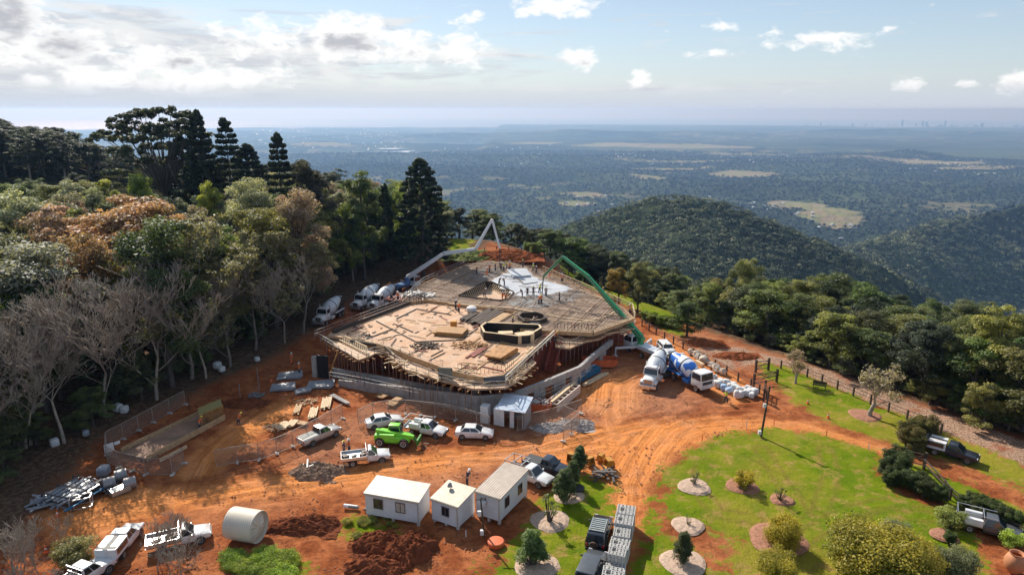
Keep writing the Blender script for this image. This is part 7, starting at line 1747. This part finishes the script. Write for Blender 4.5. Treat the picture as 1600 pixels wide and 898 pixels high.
# yellow excavator buckets and attachments
def bucket(px, py, rz, s, label):
    p = PG(px, py); r = empty('excavator_bucket', p, rz, label, 'excavator bucket'); prof = [(0, 0), (.9, .05), (1.1, .5), (.9, .95), (.3, 1.0), (.25, .9), (.8, .85), (.95, .5), (.8, .15), (0, .1)]
    mb = MB(); mb.prismx([(x * s, z * s) for x, z in prof], -.5 * s, .5 * s)
    for q in (-.5, .46): mb.prismx([(0, 0), (.9 * s, .05 * s), (1.1 * s, .5 * s), (.9 * s, .95 * s), (.3 * s, 1.0 * s)], q * s, (q + .04) * s)
    mb.build('bucket_shell', YELP, r); mb = MB()
    for k in range(5): mb.box((-.06 * s, (-.4 + k * .2) * s, .05 * s), (.2 * s, .07 * s, .07 * s))
    mb.build('teeth', DSTEEL, r)
bucket(944, 730, .3, 1.0, 'yellow excavator bucket at the right end of the attachments'); bucket(926, 727, 2.2, .85, 'yellow excavator bucket in the middle of the attachments'); bucket(891, 723, 1.2, .95, 'yellow excavator bucket behind the tall shrub'); bucket(933, 717, -.6, .8, 'small yellow excavator bucket behind the others')
pile('attachment_frame', 941, 742, 14, 1.6, 2.0, DSTEEL, 'black steel attachment frame at the edge of the dirt track', 'steel frame', None, .5)
p = PG(903, 765); mb = MB(); mb.lathe([(.3, 0), (.7, .1), (.72, .3), (.6, .4)], Matrix.Identity(4), 14); mb.build('black_pot', PLAST, None, label='dark round cover on the grass right of the shrubs', cat='cover', loc=p, smooth=True)
p = PG(775, 850); mb = MB(); mb.lathe([(.75, 0), (.78, .35), (.70, .42), (.1, .45)], Matrix.Identity(4), 18); mb.build('orange_drum_lid', ORNG, None, label='low round orange plastic tub at the foot of the power pole', cat='tub', loc=p, smooth=True)
p = PG(1583, 893); mb = MB(); mb.lathe([(.35, 0), (.75, .5), (.85, 1.1), (.65, 1.6), (.5, 1.75), (.58, 1.9), (.50, 1.88), (.42, 1.7), (.55, 1.4)], Matrix.Identity(4), 22); mb.build('garden_urn', TERRA, None, label='large terracotta urn in the bottom right corner', cat='pot', loc=p, smooth=True)
for (px, py, lb) in [(545, 793, 'white gas bottle lying beside the left site hut'), (553, 794, 'silver bottle lying next to the white gas bottle')]:
    p = PG(px, py); mb = MB(); mb.lathe([(.05, -.55), (.2, -.5), (.2, .4), (.1, .52), (.06, .6)], Matrix.Translation((0, 0, .2)) @ Matrix.Rotation(math.pi / 2, 4, 'Y'), 12); mb.build('gas_bottle', WHITE if px < 550 else STEEL, None, label=lb, cat='gas bottle', loc=p, rz=-.2, smooth=True)
def cone(px, py, label, grp='orange traffic cones'):
    p = PG(px, py); r = empty('traffic_cone', p, 0, label, 'traffic cone', grp); mb = MB(); mb.lathe([(.14, .03), (.10, .3), (.035, .7)], Matrix.Identity(4), 10); mb.box((0, 0, .02), (.36, .36, .04)); mb.build('cone_body', CONEO, r); mb = MB(); mb.lathe([(.108, .30), (.079, .46)], Matrix.Identity(4), 10); mb.build('reflective_band', WHITE, r)
for (x, y, l) in [(219, 832, 'orange cone beside the long-canopy ute'), (283, 822, 'orange cone behind the tray ute by the water tank'), (72, 862, 'orange cone at the far left bottom'), (90, 806, 'orange cone at the left end of the beam rack'), (1294, 652, 'orange cone on the upper edge of the dirt road'), (1262, 630, 'orange cone near the gate on the upper road edge'), (1045, 577, 'orange cone between the right-hand mixers'), (1058, 588, 'orange cone beside the swirl-drum mixer'), (1035, 575, 'orange cone behind the bonneted mixer')]: cone(x, y, l)
for (x, y, h, m_, l) in [(1166, 668, 12, WHITE, 'short white marker post on the near edge of the dirt road'), (1209, 664, 9, CONEO, 'orange marker peg at the top of the lawn'), (1291, 681, 10, CONEO, 'orange marker peg on the lower road edge'), (1357, 702, 9, WHITE, 'white marker peg near the farm gate'), (1097, 688, 9, CONEO, 'thin orange peg at the upper left of the lawn'), (728, 838, 10, WHITE, 'short white pipe standing in the shade of the middle hut')]:
    b = PG(x, y); hh = PY(x, y - h, b.y).z - b.z; mb = MB(); mb.cyl((0, 0, 0), (0, 0, hh), .05, .05, 6); mb.cyl((0, 0, hh), (0, 0, hh + .04), .06, .02, 6); mb.build('marker_post', m_, None, label=l, cat='marker post', loc=b)
# power poles
def pole(px, py, top, lean, label, h=None, r0=.14):
    b = PG(px, py); t = PY(top[0], top[1], b.y); h = t.z - b.z; r = empty('power_pole', b, 0, label, 'pole'); mb = MB(); e = Vector((t.x - b.x, 0, h)); mb.cyl((0, 0, -.3), e, r0, r0 * .75, 10); mb.build('shaft', TIMBD, r)
    mb = MB(); mb.box((-.22, -.05, .5), (.35, .3, .5)); mb.box(e * .62 + Vector((-.24, -.05, 0)), (.35, .25, .5)); mb.build('meter_box', CABW, r, bevel=.03)
    mb = MB(); mb.beam(e * .97 + Vector((-.5, 0, 0)), e * .97 + Vector((.5, 0, 0)), .08); mb.cyl(e * .97 + Vector((.4, 0, .05)), e * .97 + Vector((.4, 0, .25)), .05, .05, 6); mb.build('cross_arm', TIMBD, r); return r
pole(1189, 681, (1203, 603), 0, 'dark power pole with two white boxes at the top of the round lawn')
pole(757, 838, (751, 778), 0, 'slender timber service pole beside the ribbed-roof hut', r0=.09)
# ------------------------------------------------------------------ fences
def mesh_panel():
    r = empty('mesh_fence', (0, 0, -800)); fr = MB(); L, Hh = 2.4, 2.05
    for x in (-L / 2, L / 2): fr.beam((x, 0, .05), (x, 0, Hh), .05)
    for z in (.1, Hh): fr.beam((-L / 2, 0, z), (L / 2, 0, z), .05)
    fr.build('frame', FENCEM, r); w = MB()
    for k in range(30): x = -L / 2 + L * (k + .5) / 30; w.beam((x, 0, .1), (x, 0, Hh), .009)
    for k in range(16): z = .1 + (Hh - .1) * (k + .5) / 16; w.beam((-L / 2, 0, z), (L / 2, 0, z), .009)
    w.build('wire_mesh', FENCEM, r); f = MB(); f.box((L / 2, 0, .08), (.28, .7, .16)); f.build('foot_block', CONCL, r, bevel=.03); return snap(r)
fp = mesh_panel()
def fence_line(l, label, grp):
    for a, b in zip(l, l[1:]):
        A, B_3 = PG(*a), PG(*b); d = B_3 - A; L = d.to_2d().length; n = max(1, round(L / 2.45))
        for k in range(n):
            p = A.lerp(B_3, (k + .5) / n); dup(fp, (p.x, p.y, gz(p.x, p.y)), math.atan2(d.y, d.x), label, 'fence panel', grp, (L / n / 2.42, 1, 1))
fence_line([(168, 722), (186, 731), (228, 742), (270, 742), (288, 724)], 'mesh fence panel on the near side of the footing enclosure', 'footing enclosure near side')
fence_line([(168, 722), (168, 700), (240, 660), (290, 632)], 'mesh fence panel on the far side of the footing enclosure', 'footing enclosure far side')
fence_line([(338, 729), (371, 723), (405, 719), (433, 709), (458, 698), (500, 676), (536, 654)], 'mesh fence panel in the curved line left of the car park', 'curved fence left of the car park')
fence_line([(560, 664), (583, 652), (607, 648), (634, 647), (680, 652), (712, 657), (745, 667), (765, 674)], 'mesh fence panel behind the parked cars', 'fence behind the parked cars')
fence_line([(808, 674), (850, 664), (880, 656), (908, 646)], 'mesh fence panel right of the blue-roofed shed', 'fence right of the shed')
fence_line([(880, 656), (905, 668), (880, 690)], 'mesh fence panel angled out onto the dirt, right of the shed', 'angled fence right of the shed')
for c in kids(fp): bpy.data.objects.remove(c)
bpy.data.objects.remove(fp)
p = PG(174, 716); mb = MB(); mb.box((0, 0, 1.4), (1.0, .03, 1.0)); mb.box((.9, 0, 1.65), (.6, .03, .4)); mb.build('white_sign', CABW, None, label='blank white board hung on the footing enclosure fence', cat='sign', loc=p + Vector((0, -.1, 0)), rz=.9)
def rail_fence(l, label, grp, hh=1.25, wires=2, name='fence', top=False):
    r = empty(name, PG(*l[0]), 0, label, 'fence', grp); o = r.location; q = [PG(*a) for a in l]
    for p in q: mb = MB(); mb.beam(p - o + Vector((0, 0, -.2)), p - o + Vector((0, 0, hh)), .2); mb.build('post', TIMBD, r)
    mb = MB()
    for a, b in zip(q, q[1:]):
        for k in range(wires): z = Vector((0, 0, hh * (.92 - .4 * k))); mb.beam(a - o + z, b - o + z, .05 if not top else .12)
    mb.build('rail', TIMBD if top else DSTEEL, r)
rail_fence([(1003, 508), (1014, 515), (1025, 521), (1038, 529), (1052, 536), (1067, 544), (1083, 555), (1099, 563.5), (1117, 573), (1135, 583), (1153, 594), (1173, 604), (1186, 613), (1197, 622)], 'dark post and wire fence running down from the slab to the gate', None)
rail_fence([(1220, 575), (1240, 582), (1261, 588), (1284, 597), (1308, 607), (1333, 617), (1360, 629), (1388, 642), (1417, 654), (1445, 664), (1470, 676)], 'dark post and wire fence between the lawn and the mulch bank', None)
rail_fence([(738, 397), (757, 394), (776, 392), (795, 393), (815, 394), (835, 397), (850, 404), (866, 416), (888, 428), (915, 440)], 'distant post and wire fence behind the far end of the slab', None)
def gate(a, b, label, hh=1.5):
    A, B_3 = PG(*a), PG(*b); c, rz, L = xy_frame(A, B_3); r = empty('farm_gate', (c.x, c.y, gz(c.x, c.y)), rz, label, 'gate'); mb = MB()
    for x in (-L / 2 + .1, L / 2 - .1): mb.beam((x, 0, .25), (x, 0, hh), .1)
    for z in (.3, .9, hh): mb.beam((-L / 2, 0, z), (L / 2, 0, z), .09)
    mb.beam((-L / 2, 0, .3), (L / 2, 0, hh), .07); mb.build('gate_leaf', TIMBD, r)
    for x in (-L / 2 - .05, L / 2 + .05): mb = MB(); mb.beam((x, .0, -.2), (x, .0, hh + .35), .26); mb.build('post', TIMBD, r)
gate((1178, 602), (1213, 595), 'dark timber farm gate across the upper track'); gate((1181, 580), (1200, 577), 'dark timber fence bay at the head of the upper track'); gate((1195, 613), (1193, 626), 'short dark gate section beside the power pole'); gate((1413, 722), (1443, 730), 'dark framed farm gate beside the hedge on the dirt road')
rail_fence([(1443, 732), (1475, 766), (1484, 778), (1500, 790), (1545, 815), (1600, 842)], 'dark post and rail fence between the lawn and the verge at right', None, 1.2, 2, top=True)
p = PG(1280, 606); mb = MB(); mb.box((0, 0, .45), (1.8, .45, .06)); mb.box((0, .24, .75), (1.8, .06, .45))
for x in (-.8, .8): mb.box((x, 0, .22), (.08, .45, .45)); mb.box((x, .24, .6), (.08, .07, .8))
mb.build('park_bench', TIMBD, None, label='dark timber bench under the first small tree on the right lawn', cat='bench', loc=p, rz=-.5)
# ------------------------------------------------------------------ spoil heaps
def mound(px, py, rx, ry, h, label, cat='soil heap', m_=None, seed=1, rz=0, name='soil_heap', rough=.5):
    p = PG(px, py); n = 96; g = np.linspace(-1.25, 1.25, n); X, Y = np.meshgrid(g, g); Rr = np.hypot(X, Y); N = fbm(X * 2.2 + seed * 7, Y * 2.2, 4, seed)
    Z = h * np.clip(1.05 - Rr ** 1.4 + (N - .5) * 1.1, -.2, 2) + (fbm(X * 8 + seed, Y * 8, 5, seed + 5, .65) - .5) * rough * h * 1.5
    Z = np.where(Rr > 1.12, np.minimum(Z, -.15), Z); I = np.arange(n * n).reshape(n, n); F = np.stack([I[:-1, :-1], I[:-1, 1:], I[1:, 1:], I[1:, :-1]], -1).reshape(-1, 4)
    V = np.stack([X * rx, Y * ry, np.maximum(Z, -.3)], -1).reshape(-1, 3); return tagit(link(name, np_mesh(name, V, F, m_ or SOIL, smooth=False), loc=p), label, cat)
SOIL = mat('dark_red_soil', (.17, .052, .024), .95, 0, .45, 1.6, .9, spec=.05); SOILO = mat('orange_red_soil', (.25, .075, .03), .95, 0, .4, 1.2, .8, spec=.05); RUB = mat('grey_rubble', (.26, .17, .12), .95, 0, .5, 2.5, .9, spec=.05)
mound(592, 848, 2.3, 1.6, .9, 'dark red soil heap with deep shade, left of the big spoil heaps', seed=2); mound(640, 860, 2.4, 2.1, 1.4, 'tallest dark red spoil heap below the site huts', seed=3); mound(590, 884, 2.8, 1.6, .8, 'dark spoil heap at the bottom edge', seed=4)
mound(462, 822, 3.4, 1.4, .7, 'low clumpy red soil heap right of the water tank', seed=5); mound(490, 815, 2.3, 1.1, .6, 'low red soil heap beside the grass patch', seed=6); mound(495, 737, 2.8, 1.6, .9, 'rubble heap with broken timber left of the flatbed ute', m_=RUB, seed=7)
mound(785, 400, 8, 4, 1.5, 'bank of red earth beyond the far end of the slab', m_=SOILO, seed=8); mound(740, 399, 6, 4, 1.5, 'grassy mound under the white pump boom', m_=mat('grassy_soil', (.15, .17, .03), .95, 0, .4, 1), seed=9); mound(1150, 556, 3.4, 1.6, .5, 'low bank of reddish earth at the edge of the gravel clearing', m_=SOILO, seed=10); mound(1098, 536, 3.4, 1.8, .6, 'low bank of red earth below the dense round tree', m_=SOILO, seed=11)
mound(900, 663, 2.4, 1.5, .5, 'small gravel heap inside the angled fence', m_=mat('grey_gravel', (.35, .30, .27), .95, 0, .3, 3, .5), seed=12); mound(860, 668, 2.0, 1.4, .4, 'grey gravel patch right of the blue-roofed shed', m_=mat('grey_gravel', (.35, .30, .27)), seed=13); mound(380, 630, 3.5, 1.5, .6, 'dark earth bank above the footing trench', seed=14)
pile('debris_pile', 490, 733, 20, 1.4, 1.2, STEEL, 'broken posts on the rubble heap left of the flatbed ute', 'debris', None, 1.1)
# ------------------------------------------------------------------ garden trees, shrubs, hedges
MULCH = mat('pale_bark_mulch', (.50, .36, .27), .95, 0, .3, 5, .6, spec=.05); MULCHR = mat('red_bark_mulch', (.34, .17, .11), .95, 0, .3, 5, .6, spec=.05)
def ring(px, py, rx, label, m_=MULCH):
    p = PG(px, py); n = 30; mb = MB(); rr = random.Random(px); vs = [(0, 0, .16)]; 
    for j, f in enumerate((.5, .85, 1.0)):
        for k in range(n): t = 6.2832 * k / n; q = rx * f * (1 + .06 * math.sin(3 * t + px) + rr.uniform(-.02, .02)); vs.append((q * math.cos(t), q * math.sin(t), (.15, .09, -.06)[j] + rr.uniform(-.03, .03)))
    fs = [(0, 1 + k, 1 + (k + 1) % n) for k in range(n)] + [(1 + j * n + k, 1 + (j + 1) * n + k, 1 + (j + 1) * n + (k + 1) % n, 1 + j * n + (k + 1) % n) for j in range(2) for k in range(n)]
    mb.add(vs, fs); return mb.build('mulch_bed', m_, None, label=label, cat='mulch', loc=(p.x, p.y, p.z))
def shrub(kind, px, py, top, col, label, wide=1., cat='shrub', idx=None, name=None):
    b = PG(px, py); h = (PY(px, top, b.y).z - b.z) * {'hedge': .80, 'wide': .86, 'low': .8, 'cone': .95}.get(kind, .9); return plant(kind, b.x, b.y, h, col, label, cat, None, None, wide, idx=idx, name=name)
YG = (.30, .25, .025); GG = (.10, .13, .03)
for a in [(1085, 759, 1.7, 'round pale mulch bed with a bare sapling at the left of the round lawn'), (1075, 820, 1.55, 'pale mulch bed with a small sapling below the first mulch bed'), (1068, 878, 2.0, 'pale mulch bed under the dark upright shrub at the bottom'), (860, 812, 1.9, 'pale mulch bed under the thin tree right of the huts'), (838, 880, 2.0, 'pale mulch bed under the conifer at the bottom'), (888, 773, 1.6, 'pale mulch bed between the conifers')]: ring(*a)
for a in [(1160, 758, 1.7, 'reddish mulch bed under the yellow-green shrub'), (1222, 780, 1.2, 'reddish mulch bed under the small dark shrub'), (1215, 842, 2.6, 'reddish mulch bed under the loose yellow shrub'), (1352, 648, 2.0, 'mulch bed around the second small tree by the fence'), (1475, 835, 1.2, 'mulch bed beside the dark round shrub'), (1475, 890, 1.8, 'mulch bed at the bottom right')]: ring(*a, MULCHR)
shrub('sapling', 1085, 757, 728, (.12, .12, .05), 'bare staked sapling in the left mulch bed of the round lawn', idx=0); shrub('sapling', 1075, 820, 797, (.14, .15, .05), 'small sapling in the second mulch bed', idx=1)
shrub('cone', 1067, 880, 822, (.07, .085, .03), 'dark upright shrub at the bottom of the lawn', 1.1); shrub('bush', 1162, 760, 731, YG, 'yellow-green shrub in the middle of the round lawn', 1.0); shrub('sapling', 1218, 782, 752, (.07, .09, .025), 'small dark shrub leaning left of the lawn centre', 1.5)
shrub('wide', 1222, 850, 802, YG, 'loose yellow-green shrub above the big bush', .9); shrub('wide', 1213, 905, 858, (.27, .24, .03), 'yellow-green shrub cut by the bottom edge', 1.0); shrub('wide', 1368, 893, 815, (.25, .22, .03), 'large yellow-leaved bush at the bottom right of the lawn', 1.35, idx=0); shrub('wide', 1335, 880, 825, (.16, .17, .025), 'dark green left half of the large yellow bush', 1.2, idx=1); shrub('wide', 1420, 900, 838, (.27, .225, .03), 'yellow right shoulder of the large bush', 1.15)
shrub('bush', 1397, 842, 812, (.14, .15, .08), 'small grey-green shrub behind the large yellow bush', 1.3); shrub('wide', 1490, 898, 850, (.15, .16, .08), 'grey-green loose shrub at the bottom right', 1.0); shrub('hedge', 1484, 852, 824, (.06, .09, .02), 'dark round clipped shrub right of the large yellow bush', 1.1); shrub('bush', 1482, 822, 790, (.19, .22, .06), 'light leafy small tree left of the grey ute', 1.1); shrub('bush', 1580, 852, 827, (.22, .30, .04), 'bright green young tree in front of the grey ute', 1.2)
shrub('cone', 905, 735, 690, (.07, .10, .04), 'tall conifer-like shrub beside the yellow buckets', 1.2, 'tree'); shrub('cone', 882, 782, 724, (.08, .11, .04), 'conifer-like tree between the buckets and the thin tree', 1.35, 'tree'); shrub('sapling', 858, 815, 755, (.12, .14, .05), 'thin tree with sparse crown in the mulch bed right of the huts', 1.3, 'tree'); shrub('cone', 832, 882, 818, (.11, .16, .05), 'pale green conifer in the bottom centre', 1.4, 'tree'); shrub('cone', 895, 760, 712, (.08, .11, .04), 'dark conifer behind the dark round cover', 1.1, 'tree')
shrub('spread', 1243, 597, 544, (.30, .24, .16), 'small bare-branched spreading tree beside the timber bench', 1.0, 'tree', 0); shrub('spread', 1358, 650, 562, (.28, .24, .16), 'larger bare-branched spreading tree in the mulch bed by the fence', 1.0, 'tree', 1)
HG = (.055, .075, .02); k = 0
def hedge(pts_, top, label, col=HG, kind='hedge', wide=1.1):
    for i, (px, py, t) in enumerate(pts_): shrub(kind, px, py, t, jit(col, .15), label, wide, 'hedge', None)
for i, (px, py, t) in enumerate([(1420, 700, 652), (1433, 692, 643), (1443, 688, 640), (1428, 706, 668)]): b = shrub('hedge', px, py, t, jit((.10, .09, .025)), 'bronze-topped hedge shrub left of the canopy ute', 1.1, 'hedge'); b['group'] = 'bronze hedge by the canopy ute'
for i, (px, py, t) in enumerate([(1388, 748, 712), (1396, 742, 696), (1404, 735, 690), (1396, 757, 725), (1408, 757, 722), (1420, 762, 726), (1432, 768, 730), (1443, 774, 738), (1456, 780, 748), (1466, 782, 750), (1388, 758, 730)]): b = shrub('hedge', px, py, t, jit(HG), 'dark hedge shrub in the curved hedge at the right end of the round lawn', 1.15, 'hedge'); b['group'] = 'curved hedge at the end of the lawn'
for i, (px, py, t) in enumerate([(1508, 800, 766), (1520, 802, 764), (1533, 806, 766), (1547, 812, 772), (1560, 818, 778), (1575, 824, 785), (1585, 826, 792), (1527, 812, 780)]): b = shrub('hedge', px, py, t, jit(HG), 'dark hedge shrub in the hedge behind the grey ute', 1.15, 'hedge'); b['group'] = 'hedge behind the grey ute'
for i in range(16): 
    px, py = r_.uniform(362, 500), r_.uniform(868, 905); b = shrub('low', px, py, py - r_.uniform(9, 17), jit((.20, .27, .03)), 'bright green weed clump at the bottom left', 1.1, 'weeds'); b['group'] = 'bright weeds at the bottom left'
for i in range(10):
    px, py = r_.uniform(520, 620), r_.uniform(806, 838); b = shrub('low', px, py, py - r_.uniform(3, 7), jit((.24, .24, .05)), 'low weed clump on the grass patch below the left hut', 1.0, 'weeds'); b['group'] = 'weeds below the left hut'
shrub('bush', 118, 880, 838, (.20, .19, .08), 'dusty olive shrub left of the long-canopy ute', 1.2); shrub('palm', 38, 700, 640, (.22, .28, .06), 'small palm among the leafless trees at far left', 1., 'tree'); shrub('palm', 232, 330, 258, (.20, .25, .05), 'palm crown rising out of the left canopy under the fig', 1.2, 'tree')
for (px, py, t) in [(1020, 505, 484), (1035, 508, 488), (1050, 511, 490), (1008, 500, 482)]: b = shrub('hedge', px, py, t, jit((.17, .21, .03)), 'light green bush on the paddock edge behind the white station wagon', 1.6, 'shrub'); b['group'] = 'light green bushes behind the station wagon'
for (px, py, t) in [(838, 398, 372), (825, 394, 374), (905, 440, 418)]: b = shrub('hedge', px, py, t, jit((.13, .17, .04)), 'small green tree beyond the far right corner of the slab', 1.2, 'tree'); b['group'] = 'small trees beyond the far corner'
# ------------------------------------------------------------------ the far coast: towers and houses
TOWER = mat('far_tower_wall', (.03, .032, .04), .9, spec=.1); TOWW = mat('far_tower_glass', (.02, .02, .03), .5)
def tower(px, top, w, label, base=199.5):
    y = 25400.0; a = PY(px, base, y); t = PY(px, top, y); h = t.z - a.z; W = w / FPX * y; r = empty('tower_block', (a.x, y, a.z - 40), 0, label, 'skyscraper', 'towers on the far coast')
    mb = MB(); mb.box((0, 0, (h + 40) * .42), (W, W * .8, (h + 40) * .84)); mb.box((0, 0, (h + 40) * .9), (W * .7, W * .6, (h + 40) * .2)); mb.build('tower_shaft', TOWER, r)
    mb = MB()
    for k in range(6): mb.box((0, -W * .41, (h + 40) * (.1 + .13 * k)), (W * .8, W * .04, (h + 40) * .04))
    mb.build('window_band', TOWW, r)
rt = random.Random(11); TW = [(1282, 193, 1.5), (1409, 189, 2.2), (1441, 191, 3), (1447, 192, 3), (1476, 190, 2.2), (1534, 194, 3.2), (1331, 194, 1.6), (1236, 196, 1.2), (1258, 195, 1.2), (1352, 195.5, 2), (1363, 196, 1.6), (1388, 196, 1.8), (1431, 195, 2.4), (1470, 196, 2), (1486, 196, 1.6), (1522, 196.5, 1.4), (1588, 196, 1.6), (961, 196, 2), (966, 197, 1.6), (1200, 197.5, 1.6), (1160, 198, 1.6)]
TW += [(rt.uniform(1225, 1600), rt.uniform(196.5, 198.6), rt.uniform(1, 2.2)) for _ in range(48)]
for i, (px, t, w) in enumerate(TW): tower(px, t - 1.6, w, 'hazy tower block in the skyline on the far coast')
rh = random.Random(21); HW = mat('far_house_wall', (.6, .58, .55), .7); HR = mat('far_house_roof', (.5, .5, .5), .4)
def house_t():
    r = empty('farm_house', (0, 0, -900)); mb = MB(); mb.box((0, 0, 2), (16, 9, 4)); mb.build('wall', HW, r); mb = MB(); mb.prismx([(-9, 3.8), (9, 3.8), (8, 4.4), (0, 6.8), (-8, 4.4)], -5.5, 5.5); mb.build('roof', HR, r); return snap(r)
ht = house_t(); CL = [((1150, 1270, 318, 350), 22), ((1090, 1110, 292, 330), 4), ((880, 960, 305, 345), 12), ((400, 640, 202, 232), 120), ((960, 1240, 235, 262), 36), ((1380, 1560, 248, 275), 30), ((1280, 1340, 345, 380), 6), ((640, 860, 225, 262), 30)]
for (x0, x1, y0, y1), n in CL:
    for i in range(n):
        px, py = rh.uniform(x0, x1), rh.uniform(y0, y1); d = ray(px, py); z = -540
        for _ in range(6): t = (z - CAMH) / d.z; z = float(H(d.x * t, d.y * t))
        s = .8 + (d.y * t) / 11000; dup(ht, (d.x * t, d.y * t, z + 3), rh.uniform(0, 3), 'tiny pale-roofed building scattered over the far valley floor', 'house', 'far houses in the valley', (s, s, s))
for c in kids(ht): bpy.data.objects.remove(c)
bpy.data.objects.remove(ht)

# loose clods, stones and litter over the yard, more than anyone would count
def clods():
    r = np.random.default_rng(5); N = 9000; px = r.uniform(60, 1180, N); py = r.uniform(600, 897, N); X, Y = [], []
    for a, b in zip(px, py): p = P(a, b); X.append(p.x); Y.append(p.y)
    X, Y = np.array(X), np.array(Y); keep = np.ones(N, bool)
    for l in (LAWN, LAWNL, LAWNR): keep &= sdf(wpoly(l), X, Y) < 0
    keep &= fbm(X / 5, Y / 5, 3, 88) > .47
    X, Y = X[keep], Y[keep]; n = len(X); s = .04 + .13 * r.random(n) ** 3; Z = H(X, Y) - .08; a = r.random(n) * 6.28; V, F = [], []
    base = np.array([[1, 0, 0], [.2, .9, .1], [-.9, .2, 0], [-.1, -.9, .05], [.1, 0, 1.0]]); c, q = np.cos(a), np.sin(a)
    B = base[None] * s[:, None, None]; BX = B[:, :, 0] * c[:, None] - B[:, :, 1] * q[:, None]; BY = B[:, :, 0] * q[:, None] + B[:, :, 1] * c[:, None]
    V = np.stack([BX + X[:, None], BY + Y[:, None], B[:, :, 2] + Z[:, None] + .03], 2).reshape(-1, 3); f = np.array([[0, 1, 4], [1, 2, 4], [2, 3, 4], [3, 0, 4]]); F = (np.arange(n)[:, None, None] * 5 + f[None]).reshape(-1, 3)
    link('loose_stones', np_mesh('loose_stones', V, F, mat('dirt_clod', (.34, .15, .08), .95, 0, .5, 1.2, spec=.05)), kind='stuff')
clods()
drop_templates()
